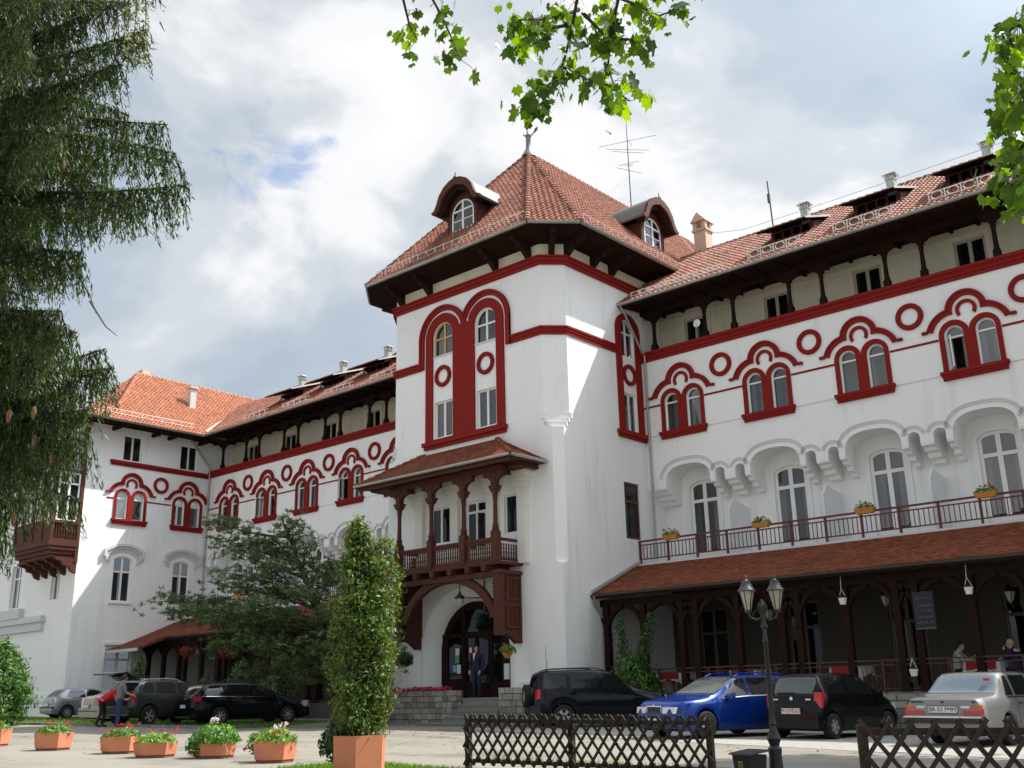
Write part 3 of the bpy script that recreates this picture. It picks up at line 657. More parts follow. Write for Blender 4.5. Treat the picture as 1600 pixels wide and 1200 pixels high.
# door screen in dark wood and glass
DF = FF(28.52); ac = ARC[0]
holesd = [[(ac-1.45, 1.75), (ac-0.75, 1.75), (ac-0.75, 3.2), (ac-0.75, 3.95), (ac-1.10, 3.75), (ac-1.45, 3.35)],
          [(ac-0.52, 3.42), (ac+1.25, 3.42), (ac+0.95, 3.85), (ac+0.45, 4.15), (ac-0.1, 4.25), (ac-0.52, 4.15)],
          [(ac-0.46, 1.6), (ac-0.06, 1.6), (ac-0.06, 3.2), (ac-0.46, 3.2)], [(ac+0.10, 1.6), (ac+0.62, 1.6), (ac+0.62, 3.2), (ac+0.10, 3.2)], [(ac+0.82, 1.6), (ac+1.28, 1.6), (ac+1.28, 3.2), (ac+0.82, 3.2)]]
g = G(); plate(g, archpoly(ac, 1.82, 1.0, ARC[1], None, 28), holesd, DF, -0.08, 0.0)
dr = P(g, 'entrance_door', DARKW)
for hh in holesd:
    P(G().add([DF(u, w, -0.04) for u, w in hh], [tuple(range(len(hh)))]), 'pane', GLASSD, dr)
g = G()
for (a, b) in ((ac-1.6, ac-0.62), (ac-0.55, ac+0.02), (ac+0.05, ac+0.7), (ac+0.76, ac+1.4)): g.fbox(DF, a+0.06, b-0.06, 1.08, 1.50, 0.0, 0.03)
g.fbox(DF, ac-0.62, ac-0.52, 1.0, 4.3, 0, 0.05); g.fbox(DF, ac-1.7, ac+1.7, 3.24, 3.38, 0, 0.05)
P(g, 'door_panel', DARKW, dr)
P(G().lathe([(0.03, 0), (0.04, 0.1), (0.03, 0.2)], (ac+0.05, 28.45, 2.0), 8), 'door_handle', GALV, dr)
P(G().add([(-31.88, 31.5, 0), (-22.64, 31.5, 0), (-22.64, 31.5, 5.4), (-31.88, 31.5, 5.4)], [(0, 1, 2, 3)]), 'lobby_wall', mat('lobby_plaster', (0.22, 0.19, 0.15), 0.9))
# notices stuck on the glass and wall
PAPER = mat('paper_notice', (0.72, 0.72, 0.70), 0.6)
def notice(fr, u, w, hw, hh, d, m, nm='notice', parent=HOTEL): return P(G().fbox(fr, u-hw, u+hw, w-hh, w+hh, d, d+0.006), nm, m, parent)
notice(DF, ac-0.95, 2.72, 0.10, 0.13, 0.0, PAPER); notice(DF, ac-0.96, 2.46, 0.11, 0.14, 0.0, mat('green_notice', (0.10, 0.35, 0.22), 0.6)); notice(DF, ac-1.10, 2.12, 0.09, 0.12, 0.0, mat('blue_notice', (0.2, 0.4, 0.6), 0.6)); notice(DF, ac-0.88, 2.10, 0.10, 0.16, 0.0, PAPER)
rd = notice(DF, ac-0.26, 2.52, 0.11, 0.15, 0.0, mat('red_sticker', (0.42, 0.03, 0.05), 0.5), 'sticker')
notice(DF, ac-0.26, 2.76, 0.07, 0.09, 0.002, PAPER, 'sticker'); 
notice(DF, ac+1.52, 1.95, 0.13, 0.27, 0.002, PAPER); notice(DF, ac+1.55, 2.55, 0.14, 0.16, 0.002, mat('olive_notice', (0.10, 0.11, 0.06), 0.6))
# engraved plaque
plq = P(G().fbox(TF, -31.25, -30.50, 2.24, 2.97, 0, 0.04), 'plaque', mat('plaque_stone', (0.33, 0.30, 0.25), 0.7, 0.15, 12))
g = G()
for r_ in range(7):
    u = -31.18
    while u < -30.60:
        L = random.uniform(0.05, 0.13); g.fbox(TF, u, min(u+L, -30.57), 2.33+r_*0.088, 2.365+r_*0.088, 0.038, 0.043); u += L+0.03
P(g, 'engraved_lines', mat('engraving', (0.11, 0.10, 0.085), 0.8), plq)
g = G().fbox(TF, -31.93, -29.75, 1.28, 1.36, 0, 0.05); g.fbox(TF, -24.75, -22.62, 1.50, 1.58, 0, 0.05); g.fbox(TF, -31.95, -29.6, 0.0, 1.28, 0, 0.03); g.fbox(TF, -24.8, -22.58, 0.0, 1.50, 0, 0.03); g.fbox(TS, 27.97, 29.6, 0.0, 1.5, 0, 0.03); P(g, 'plinth', STUCCO)

# --- balcony over the entrance
BX0, BX1, BY = -29.78, -24.52, 26.80
BF = FF(BY)
bal = P(G().box(BX0-0.1, BX1+0.1, BY-0.1, 27.995, 5.52, 5.62), 'balcony', WOOD)
g = G()
for x in (-29.5, -28.6, -27.7, -26.8, -25.9, -25.1): g.box(x-0.10, x+0.10, BY-0.16, 27.9, 5.30, 5.518)
g.box(BX0-0.05, BX1+0.05, BY+0.02, BY+0.22, 5.10, 5.30)
P(g, 'floor_beam', WOOD, bal)
def turned(x, y, z0, z1, base=0.5, w=0.22):
    g = G(); g.box(x-w/2-0.02, x+w/2+0.02, y-w/2-0.02, y+w/2+0.02, z0, z0+base)
    H = z1-z0; b = z0+base; t = z1-0.75
    g.lathe([(0.12, b), (0.145, b+0.05), (0.10, b+0.10), (0.13, b+0.16), (0.10, b+0.22), (0.085, b+0.30), (0.075, (b+t)/2+0.2), (0.075, t-0.28), (0.10, t-0.22), (0.075, t-0.18), (0.10, t-0.12), (0.11, t)], (x, y, 0), 10)
    g.box(x-0.11, x+0.11, y-0.11, y+0.11, t, z1)
    g.hexa([(x-0.11, y-0.11, t), (x+0.11, y-0.11, t), (x+0.11, y+0.11, t), (x-0.11, y+0.11, t), (x-0.2, y-0.16, t+0.22), (x+0.2, y-0.16, t+0.22), (x+0.2, y+0.16, t+0.22), (x-0.2, y+0.16, t+0.22)])
    # curved shoulders
    pr = [(-0.11, t+0.30), (0.11, t+0.30), (0.16, t+0.42), (0.30, t+0.52), (0.50, t+0.56), (0.50, z1), (-0.50, z1), (-0.50, t+0.56), (-0.30, t+0.52), (-0.16, t+0.42)]
    g.prism(pr, lambda u, w_, d: (x+u, y+d, w_), -0.09, 0.09)
    return g
PX = [-29.62, -27.86, -26.18, -24.62]
for x in PX: P(turned(x, BY, 5.62, 8.80, 1.05), 'post', WOOD, bal, smooth=40)
g = G(); g.box(BX0-0.35, BX1+0.35, BY-0.12, BY+0.12, 8.80, 8.98); g.box(BX0, BX0+0.2, BY, 28, 8.78, 8.96); g.box(BX1-0.2, BX1, BY, 28, 8.78, 8.96)
for x in PX:
    g.box(x-0.08, x+0.08, BY-0.65, 28, 8.98, 9.10)
P(g, 'head_beam', WOOD, bal)
g = G()
g.box(BX0, BX1, BY-0.07, BY+0.07, 6.36, 6.45); g.box(BX0, BX1, BY-0.045, BY+0.045, 5.68, 5.76); g.box(BX0, BX1, BY-0.04, BY+0.04, 6.27, 6.36)
for X in (BX0+0.07, BX1-0.07): g.box(X-0.07, X+0.07, BY, 28, 6.36, 6.45); g.box(X-0.04, X+0.04, BY, 28, 5.68, 5.76)
g.box(BX0-0.02, BX1+0.02, BY-0.085, BY-0.05, 5.50, 5.68)
P(g, 'handrail', WOOD, bal)
bm_ = G().lathe([(0.022, 5.76), (0.034, 5.80), (0.022, 5.86), (0.036, 5.94), (0.024, 6.02), (0.030, 6.12), (0.020, 6.17), (0.034, 6.22), (0.022, 6.27)], (0, 0, 0), 6).mesh('baluster', WOOD, 50)
def baluster(x, y): return link('baluster', bm_, bal, None, (x-HOFF.x, y-HOFF.y, 0))
for a, b in zip(PX, PX[1:]):
    n = 13
    for i in range(1, n): baluster(a+0.10+(b-a-0.2)*i/n, BY)
for i in range(1, 8): baluster(BX1-0.07, BY+0.12+i*0.13); baluster(BX0+0.07, BY+0.12+i*0.13)
# brackets that carry the balcony: panelled side consoles and a curved front arch
for X, sg in ((BX0+0.1, -1), (BX1-0.1, 1)):
    g = G(); g.prism([(26.92, 5.30), (28.0, 5.30), (28.0, 2.86), (27.75, 2.84), (27.45, 3.05), (27.20, 3.18), (26.92, 3.22)], lambda u, w, d: (X+d, u, w), -0.09, 0.09)
    br = P(g, 'bracket', WOOD, bal)
    g = G(); g.box(X-0.14, X+0.14, 26.78, 27.06, 3.10, 5.34); g.box(X-0.17, X+0.17, 26.74, 28.0, 5.20, 5.32)
    xs = X+sg*0.09
    for z0, z1 in ((3.35, 4.15), (4.30, 5.10)):
        g.strip([(27.15, z0), (27.92, z0), (27.92, z1), (27.15, z1)], [(27.22, z0+0.07), (27.85, z0+0.07), (27.85, z1-0.07), (27.22, z1-0.07)], lambda u, w, d: (xs+sg*d, u, w), 0, 0.05, True)
        for yy in (27.42, 27.54, 27.66): g.box(min(xs, xs+sg*0.03), max(xs, xs+sg*0.03), yy-0.02, yy+0.02, z0+0.1, z1-0.1)
    P(g, 'bracket_panel', WOOD, bal)
g = G(); A0 = (BX0+BX1)/2
g.strip(arc(A0, 3.35, 2.48, 168, 12, 24, 1.98), arc(A0, 3.35, 2.20, 168, 12, 24, 1.70), FF(26.98), -0.08, 0.10)
P(g, 'arched_brace', WOOD, bal, smooth=40)
g = G()
for sx in (-1, 1):
    for i in range(3):
        for j in range(6): g.box(A0+sx*2.3-0.14+i*0.1, A0+sx*2.3-0.09+i*0.1, 26.99, 27.03, 4.2+j*0.13, 4.25+j*0.13)
    g.box(A0+sx*2.45-0.25, A0+sx*2.45+0.1, 27.03, 27.07, 3.5, 5.2)
P(g, 'pierced_panel', DARKW, bal)
# balcony windows, pilasters with stepped capitals
window(TF, BW[0], 0.52, 6.75, 8.15, 0, -0.12, 0.06, None, True, WHITE, GLASSD, (CURTD, 0.3)); window(TF, BW[1], 0.52, 5.7, 8.15, 0, -0.12, 0.07, 7.75, True, WHITE, GLASSD, None, 'balcony_door', (), 1, HOTEL, 0.6); window(TF, -24.95, 0.33, 6.75, 8.15, 0, -0.12, 0.05, None, False, WHITE, GLASSD, (CURT, 0.3))
for x in (-29.62, -27.70, -25.72, -24.30):
    g = G(); hw = 0.20
    g.box(x-hw, x+hw, 27.80, 28.0, 5.6, 8.18)
    for i, (e, z0, z1) in enumerate(((0.04, 8.18, 8.30), (0.10, 8.30, 8.46), (0.16, 8.46, 8.62), (0.22, 8.62, 8.80), (0.30, 8.80, 9.2))): g.box(x-hw-e, x+hw+e, 27.80-e*0.9, 28.0, z0, z1)
    P(g, 'pilaster', mat('cream_white', (0.76, 0.745, 0.68), 0.8, 0.05, 2))
P(G().box(-30.0, -24.0, 27.93, 27.996, 9.0, 9.25), 'lintel_course', WHITE)
# balcony roof
RX, RY0, RZ0, RZ1 = XT-0.02, 26.05, 9.12, 10.36
e0, e1, e2, e3 = (RX-4.12, RY0), (RX+4.12, RY0), (RX+4.12, 28.0), (RX-4.12, 28.0)
t0, t1 = Vector((RX-2.12, 28.0, RZ1)), Vector((RX+1.70, 28.0, RZ1))
b1, *_ = slope('balcony_roof', [E3(e0, RZ0), E3(e1, RZ0), t1, t0], DECK, TILEB, plain=True, tw=0.15, th=0.15)
b2, *_ = slope('balcony_roof', [E3(e1, RZ0), E3(e2, RZ0), t1], DECK, TILEB, plain=True, tw=0.15, th=0.15)
b3, *_ = slope('balcony_roof', [E3(e3, RZ0), E3(e0, RZ0), t0], DECK, TILEB, plain=True, tw=0.15, th=0.15)
hipcaps(E3(e1, RZ0), t1, TILEB, b1, 0.10, 0.3); hipcaps(E3(e0, RZ0), t0, TILEB, b1, 0.10, 0.3)
gutter([E3(e3, RZ0), (e0[0], e0[1]-0.05, RZ0), (e1[0], e1[1]-0.05, RZ0), E3(e2, RZ0)], 0.085, HOTEL, GALV)
g = G(); g.add([(*e0, RZ0-0.09), (*e1, RZ0-0.09), (*e2, RZ0-0.08), (*e3, RZ0-0.08)], [(0, 1, 2, 3)]); g.box(RX-4.0, RX+4.0, 26.12, 26.22, RZ0-0.22, RZ0-0.095)
g.box(RX-3.7, RX-2.4, 26.5, 28, RZ0-0.24, RZ0-0.095); g.box(RX+2.9, RX+3.7, 27.0, 28, RZ0-0.24, RZ0-0.095)
P(g, 'balcony_soffit', WOOD, recalc=False)
AXr = -58.0
# ================================================== the long wings
YW, YR, YLG = 33.5, 34.6, 34.95
PORCHW = mat('shade_toned_porch_plaster', (0.085, 0.072, 0.054), 0.85, 0.12, 1.2)  # the shade under the porch is put into this plaster colour
WF, RF, LF = FF(YW), FF(YR), FF(YLG)
def bigarch(c, off=0.0, n=20):        # flattened arch over each French window, left to right
    pts = []
    for i in range(n+1):
        t = -1+2*i/n; s_ = math.copysign(abs(math.sin(t*math.pi/2))**0.9, t)
        pts.append((c+(0.98+off)*s_, 8.86+(0.62+off)*max(0.0, 1-abs(s_)**2.7)**(1/2.3)))
    return pts
def niche(c, off=0.0, n=10): return [(c-(0.20+off)*math.cos(math.pi*i/n), 8.93+(0.19+off)*math.sin(math.pi*i/n)) for i in range(n+1)]
ZP = 8.70
def wing(x0, x1, cs, rings, doors_open, porch_x0, far):
    # lower edge of the overhanging wall: arches and niches over consoles
    contour = [(x0, ZP)]
    pieces = []
    def pier(a, b):
        pieces.append((a, b))
    xs = sorted(cs)
    prev = x0
    lowers = []
    seq = []
    mids = sorted(set([round(c-1.82, 3) for c in xs]+[round(xs[-1]+1.82, 3)]))
    for m_ in mids:
        for k in (-0.42, 0.42): seq.append(('n', m_+k))
    for c in xs: seq.append(('a', c))
    seq = [(t, c) for t, c in sorted(seq, key=lambda q: q[1]) if x0+0.26 < c-(0.98 if t == 'a' else 0.2) and c+(0.98 if t == 'a' else 0.2) < x1-0.1]
    for t, c in seq:
        h_ = 0.98 if t == 'a' else 0.20
        contour += [(c-h_, ZP)]; pieces.append((prev, c-h_)); prev = c+h_
        contour += bigarch(c) if t == 'a' else niche(c)
        contour += [(c+h_, ZP)]
    pieces.append((prev, x1)); contour.append((x1, ZP))
    outer = contour+[(x1, 13.9), (x0, 13.9)]
    holes = [h for c in xs for h in twinholes(c)]
    def soff(g):      # the arch soffits run back to the recessed wall
        n = len(contour); g.add([WF(u, w, 0) for u, w in contour]+[WF(u, w, -(YR-YW)-0.02) for u, w in contour], [(i, i+1, n+i+1, n+i) for i in range(n-1)])
    PW('wing_wall', WF, outer, holes, STUCCO, HOTEL, 0.2, soff)
    for (a, b) in pieces:           # stepped consoles carrying the wall
        g = G(); g.prism([(YW, ZP), (YR, ZP), (YR, 8.10), (34.34, 8.14), (34.30, 8.26), (34.05, 8.30), (34.0, 8.44), (33.76, 8.48), (33.70, 8.58), (33.52, 8.62)], lambda u, w, d: (d, u, w), a+0.004, b-0.004)
        P(g, 'console', STUCCO)
    # grey double moulding that follows the arches
    g = G()
    for t, c in seq:
        for o1, o2 in ((0.17, 0.20), (0.235, 0.28)):
            if t == 'a':
                A, B = bigarch(c, o2), bigarch(c, o1); A, B = [p for p in A if p[1] > 8.93], [p for p in B if p[1] > 8.93]
                m_ = min(len(A), len(B)); g.strip(A[:m_], B[:m_], WF, 0, 0.03)
            else:
                A, B = niche(c, o2-0.05), niche(c, o1-0.05); A = [p for p in A if abs(p[0]-c) < 0.43]; m_ = min(len(A), len(B)); g.strip(niche(c, o2-0.05)[1:-1], niche(c, o1-0.05)[1:-1], WF, 0, 0.03)
    P(g, 'arch_moulding', GREYM)
    for i, c in enumerate(xs): twin(WF, c, doors_open[i % len(doors_open)])
    for c in rings:
        if x0+0.6 < c < x1-0.6: ring(WF, c)
    # thin string courses between the windows
    g = G(); g2 = G(); prev = x0
    for c in xs+[None]:
        e = (c-1.0) if c is not None else x1
        if e > prev: g.fbox(WF, prev, e, 11.95, 12.02, 0, 0.03); g2.fbox(WF, prev, e-0.05, 10.765, 10.79, 0, 0.02)
        prev = c+1.0 if c is not None else x1
    P(g, 'red_string_course', RED); P(g2, 'grey_string_course', GREYM)
    g = G(); g.fbox(WF, x0, x1, 13.87, 14.00, 0, 0.06); g.fbox(WF, x0, x1, 14.00, 14.16, 0, 0.10); g.fbox(WF, x0, x1, 14.16, 14.27, -0.35, 0.15)
    nden = int((x1-x0)/0.13)
    for i in range(nden): g.fbox(WF, x0+i*0.13, x0+i*0.13+0.07, 14.10, 14.16, 0.10, 0.13)
    P(g, 'red_band', RED)
    # recessed wall with French windows, terrace floor
    PW('wing_wall', RF, [(x0, 5.5), (x1, 5.5), (x1, 9.75), (x0, 9.75)], [archpoly(c, 0.62, 5.78, 8.72, 0.25) for c in xs], STUCCO, HOTEL, 0.18)
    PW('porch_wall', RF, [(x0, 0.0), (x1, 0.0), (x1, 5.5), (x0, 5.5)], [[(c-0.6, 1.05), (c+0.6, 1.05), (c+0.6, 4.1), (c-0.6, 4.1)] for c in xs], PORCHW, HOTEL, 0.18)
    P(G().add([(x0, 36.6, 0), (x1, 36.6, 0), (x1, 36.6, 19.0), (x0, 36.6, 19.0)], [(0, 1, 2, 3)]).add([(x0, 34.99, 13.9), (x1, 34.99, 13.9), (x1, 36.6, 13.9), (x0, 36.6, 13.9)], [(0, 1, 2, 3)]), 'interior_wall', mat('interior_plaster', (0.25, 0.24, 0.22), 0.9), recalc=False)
    for i, c in enumerate(xs):
        window(RF, c, 0.62, 5.78, 8.97, 0.25, -0.10, 0.105, 8.20, True, WHITE, GLASS, (CURT, 0.20) if i % 2 else (CURT, 0.30), 'french_window', (), 0, HOTEL, 0.35)
        g = G(); o_, i_ = archpoly(c, 0.80, 5.78, 8.74, 0.36)[1:]+[(c-0.80, 5.78)], archpoly(c, 0.63, 5.78, 8.72, 0.26)[1:]+[(c-0.63, 5.78)]
        g.strip(o_, i_, RF, 0, 0.05); P(g, 'door_surround', WHITE)
        window(RF, c, 0.6, 1.05, 4.1, 0, -0.08, 0.09, 3.2, True, mat('shade_darkened_joinery', (0.11, 0.09, 0.065), 0.5), GLASSD, None, 'terrace_door')  # cream door frames darkened, porch shade carried by their colour
    P(G().box(x0, x1, 32.42, 34.7, 5.52, 5.74), 'terrace_floor', GREYM)
    # dividers between the rooms' terraces
    for c in xs[:-1]:
        X = c+1.84
        g = G().prism([(33.15, 5.74), (34.55, 5.74), (34.55, 7.66), (33.52, 7.86), (33.15, 7.45)], lambda u, w, d: (X+d, u, w), -0.03, 0.03)
        dv = P(g, 'terrace_divider', mat('divider_panel', (0.74, 0.76, 0.77), 0.5, 0.04))
    # terrace railing
    RY = 32.60
    rl = P(G().box(x0, x1, RY-0.035, RY+0.035, 6.56, 6.62).box(x0, x1, RY-0.022, RY+0.022, 6.43, 6.47).box(x0, x1, RY-0.022, RY+0.022, 5.90, 5.94), 'terrace_railing', RAILM)
    pm = G().box(-0.035, 0.035, -0.035, 0.035, 5.70, 6.58).mesh('railing_post', RAILM); bmm = G().box(-0.012, 0.012, -0.012, 0.012, 5.94, 6.43).mesh('railing_bar', RAILM)
    n = int((x1-x0-0.1)/1.245); st = 1.245
    for i in range(n+1):
        X = x0+0.05+i*st; link('railing_post', pm, rl, None, (X-HOFF.x, RY-HOFF.y, 0))
        for j in range(1, 8):
            if X+j*st/8 < x1: link('railing_bar', bmm, rl, None, (X+j*st/8-HOFF.x, RY-HOFF.y, 0))
    # loggia under the eaves
    PW('loggia_wall', LF, [(x0, 13.95), (x1, 13.95), (x1, 16.3), (x0, 16.3)], [[(c-0.52, 14.0), (c+0.52, 14.0), (c+0.52, 15.78), (c-0.52, 15.78)] for c in xs], CREAM, HOTEL, 0.15)
    P(G().box(x0, x1, YW+0.01, YLG+0.1, 13.80, 13.96), 'loggia_floor', GREYM)
    for c in xs:
        window(LF, c, 0.52, 14.0, 15.78, 0, -0.06, 0.085, None, True, mat('cream_joinery', (0.42, 0.39, 0.30), 0.5), GLASSD, (CURT, 0.12), 'loggia_door')
        P(G().strip([(c-0.70, 14.0), (c-0.70, 15.95), (c+0.70, 15.95), (c+0.70, 14.0)], [(c-0.53, 14.0), (c-0.53, 15.79), (c+0.53, 15.79), (c+0.53, 14.0)], LF, 0, 0.04), 'door_surround', CREAM)
    P(G().fbox(LF, x0, x1, 15.93, 16.0, 0.0, 0.06), 'loggia_cornice', CREAM)
    lp = G(); t = 15.80; b = 14.27
    lp.box(-0.11, 0.11, -0.11, 0.11, b, b+0.30)
    lp.lathe([(0.13, b+0.30), (0.10, b+0.36), (0.085, b+0.5), (0.075, b+0.9), (0.075, t-0.45), (0.10, t-0.40), (0.08, t-0.35), (0.11, t-0.25)], (0, 0, 0), 8)
    lp.box(-0.11, 0.11, -0.10, 0.10, t-0.25, t); lp.prism([(-0.11, t-0.18), (0.11, t-0.18), (0.42, t-0.04), (0.42, t+0.12), (-0.42, t+0.12), (-0.42, t-0.04)], lambda u, w, d: (u, d, w), -0.09, 0.09)
    lpm = lp.mesh('loggia_post', DARKW, 40)
    for c in rings:
        for k in (-0.64, 0.64):
            if x0+0.15 < c+k < x1-0.1: link('loggia_post', lpm, HOTEL, None, (c+k-HOFF.x, YW+0.16-HOFF.y, 0))
    P(G().box(x0, x1, YW+0.04, YW+0.28, 15.92, 16.10), 'loggia_beam', DARKW)
    g = G().add([(x0, 32.1, 15.93), (x1, 32.1, 15.93), (x1, YLG, 16.24), (x0, YLG, 16.24)], [(0, 1, 2, 3)])
    X = x0+0.4
    while X < x1: g.hexa([(X-0.05, 32.15, 15.86), (X+0.05, 32.15, 15.86), (X+0.05, YLG-0.1, 16.10), (X-0.05, YLG-0.1, 16.10), (X-0.05, 32.15, 15.94), (X+0.05, 32.15, 15.94), (X+0.05, YLG-0.1, 16.22), (X-0.05, YLG-0.1, 16.22)]); X += 0.91
    g.box(x0, x1, 32.06, 32.12, 15.88, 16.02)
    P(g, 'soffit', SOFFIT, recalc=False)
    # covered terrace below: posts, braces, beam
    ex0 = porch_x0
    e0_, z0_, t0_, z1_ = 29.6, 4.46, 32.45, 5.66
    pr, *_ = slope('porch_roof', [(ex0, e0_, z0_), (x1, e0_, z0_), (x1, t0_, z1_), (ex0, t0_, z1_)], DECK, TILEB, plain=True, tw=0.17, th=0.155)
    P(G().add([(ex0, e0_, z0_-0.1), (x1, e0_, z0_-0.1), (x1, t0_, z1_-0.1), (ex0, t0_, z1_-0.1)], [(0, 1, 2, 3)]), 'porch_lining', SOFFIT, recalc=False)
    P(G().box(ex0, x1, 29.52, 29.60, 4.30, 4.46).box(ex0, x1, 29.98, 30.18, 4.05, 4.27).box(x0, x1, 32.4, 34.6, 5.36, 5.50), 'porch_beam', DARKW)
    gutter([(ex0, 29.50, 4.44), (x1, 29.50, 4.44)], 0.075, HOTEL, mat('dark_gutter', (0.10, 0.085, 0.07), 0.5, 0.15, 6, metal=0.3))
    pp = G(); pp.box(-0.10, 0.10, -0.10, 0.10, 1.0, 4.05); pp.box(-0.13, 0.13, -0.13, 0.13, 1.0, 1.25)
    for s_ in (-1, 1):
        pp.strip([(s_*(0.08+0.75*(1-math.cos(a))), 3.10+0.86*math.sin(a)) for a in [math.pi/2*i/8 for i in range(9)]], [(s_*(0.08+0.60*(1-math.cos(a))), 3.36+0.72*math.sin(a)) for a in [math.pi/2*i/8 for i in range(9)]], lambda u, w, d: (u, d, w), -0.07, 0.07)
    ppm = pp.mesh('porch_post', DARKW)
    X = x0+0.45
    k = 0
    for c in rings:
        for e in (-0.28, 0.28):
            if ex0+0.2 < c+e < x1: link('porch_post', ppm, HOTEL, None, (c+e-HOFF.x, 30.08-HOFF.y, 0))
    for c in xs:
        if ex0 < c < x1: link('porch_post', ppm, HOTEL, None, (c-HOFF.x, 30.08-HOFF.y, 0))
    if far:      # the roof runs lower in front of the corner block
        slope('porch_roof', [(x0, 28.0, 3.86), (x0+3.2, 28.0, 3.86), (x0+3.2, 29.62, 4.47), (x0, 29.62, 4.47)], DECK, TILEB, plain=True, tw=0.17, th=0.155)
        P(G().box(x0, x0+3.2, 27.93, 28.0, 3.70, 3.86), 'fascia', GALV)
    P(G().box(x0, x1, 30.0, 34.7, 0.85, 1.0), 'porch_floor', mat('terrace_slab', (0.16, 0.15, 0.14), 0.85))
    # main roof slope, ridge and back slope
    slope('roof_slope', [(x0-(6 if far else 4), 32.05, 16.0), (x1, 32.05, 16.0), (x1, 37.2, 19.62), (x0-(6 if far else 4), 37.2, 19.62)], DECK, TILE, cut=None)
    P(G().add([(x0-4, 37.2, 19.62), (x1, 37.2, 19.62), (x1, 43, 15.6), (x0-4, 43, 15.6)], [(0, 1, 2, 3)]).add([(x0, 43, 0), (x1, 43, 0), (x1, 43, 15.8), (x0, 43, 15.8)], [(0, 1, 2, 3)]), 'roof_back', DECK, recalc=False)
    hipcaps((x0, 37.2, 19.62), (x1, 37.2, 19.62), TILE, HOTEL, 0.12)
    gutter([(x0-(0.9 if not far else -1.4), 32.0, 16.02), (x1, 32.0, 16.02)], 0.09)
def shed_dormer(xa, xb, vent=True):
    ya, za, yb = 33.28, 17.70, 35.75
    d = P(G().box(xa+0.15, xb-0.15, 34.25, 34.33, 17.4, 18.00), 'dormer', mat('dormer_boards', (0.10, 0.028, 0.022), 0.7, 0.2, 8))
    g = G()
    for sx in (xa+0.17, xb-0.17): g.prism([(34.30, 17.4), (34.30, 17.98), (35.6, 18.5)], lambda u, w, dd: (sx+dd, u, w), -0.03, 0.03)
    P(g, 'cheek', WOOD, d)
    n = 4; w = (xb-xa-0.5)/n
    for i in range(n):
        P(G().box(xa+0.25+i*w+0.05, xa+0.25+(i+1)*w-0.05, 34.23, 34.248, 17.62, 17.92), 'pane', GLASS, d)
    g = G().hexa([(xa, ya, za), (xb, ya, za), (xb, yb, 18.60), (xa, yb, 18.60), (xa, ya, za+0.05), (xb, ya, za+0.05), (xb, yb, 18.65), (xa, yb, 18.65)])
    P(g, 'dormer_roof', SOFFIT, d)
    g = G()
    for X in (xa-0.012, xb+0.012): g.hexa([(X-0.01, ya-0.01, za+0.0), (X+0.01, ya-0.01, za+0.0), (X+0.01, yb, 18.62), (X-0.01, yb, 18.62), (X-0.01, ya-0.01, za+0.075), (X+0.01, ya-0.01, za+0.075), (X+0.01, yb, 18.70), (X-0.01, yb, 18.70)])
    g.hexa([(xa, ya, za+0.055), (xb, ya, za+0.055), (xb, yb, 18.655), (xa, yb, 18.655), (xa, ya, za+0.062), (xb, ya, za+0.062), (xb, yb, 18.662), (xa, yb, 18.662)])
    P(g, 'verge_flashing', GALV, d)
    if vent:
        x, y, z = xb-0.42, 34.3, 17.95
        g = G().box(x-0.14, x+0.14, y-0.14, y+0.14, z, z+0.62); g.box(x-0.17, x+0.17, y-0.17, y+0.17, z+0.57, z+0.62)
        for ex in (-0.12, 0.12):
            for ey in (-0.12, 0.12): g.box(x+ex-0.02, x+ex+0.02, y+ey-0.02, y+ey+0.02, z+0.62, z+0.76)
        g.hexa([(x-0.25, y-0.25, z+0.76), (x+0.25, y-0.25, z+0.76), (x+0.25, y+0.25, z+0.76), (x-0.25, y+0.25, z+0.76), (x-0.12, y-0.12, z+0.86), (x+0.12, y-0.12, z+0.86), (x+0.12, y+0.12, z+0.86), (x-0.12, y+0.12, z+0.86)])
        P(g, 'roof_vent', ZINC)
CR = [-20.82+3.64*i for i in range(6)]
RR = [-22.65+3.64*i for i in range(7)]
wing(-22.6, 1.2, CR[:5]+[CR[5]], RR, [0, 1, 1, 2, 0], -22.6, False)
CLc = [-51.60+3.625*i for i in range(6)]
RLc = [-53.42+3.625*i for i in range(7)]
wing(-53.8, -31.92, CLc, RLc, [0, 2, 0, 2, 0], -53.8, True)
for a in (-16.95, -13.62, -10.30, -6.95): shed_dormer(a, a+2.04)
for i in range(4): shed_dormer(-48.3+3.64*i, -48.3+3.64*i+2.5)
for a in (-22.2,): snowguard((a, 32.42, 16.30), (-18.0, 32.42, 16.30), (0, -1, 1), 0.26, 0.42, 1)
for a in (-16.9, -13.55, -10.2, -6.9): snowguard((a, 32.42, 16.30), (a+2.2, 32.42, 16.30), (0, -1, 1), 0.40, 0.52, 1)
for i in range(5): snowguard((-49.0+3.64*i, 32.42, 16.30), (-49.0+3.64*i+2.3, 32.42, 16.30), (0, -1, 1), 0.30, 0.5, 0)
# right-hand end of the wing and low stone wall of the terrace
P(G().add([(-31.92, 46, 0), (-22.6, 46, 0), (-22.6, 46, 17.9), (XT, 46, 24.66), (-31.92, 46, 17.9)], [(0, 1, 2, 3, 4)]).add([(-74, 43, 0), (-53.8, 43, 0), (-53.8, 43, 16.2), (AXr, 43, 20.6), (-64, 43, 16.2), (-74, 43, 16.2)], [(0, 1, 2, 3, 4, 5)]), 'back_wall', STUCCO, recalc=False)
PW('wing_wall', FS(1.2), [(30, 0), (43, 0), (43, 16.0), (33.5, 16.0), (33.5, 5.6), (30, 4.4)], [], STUCCO, HOTEL)
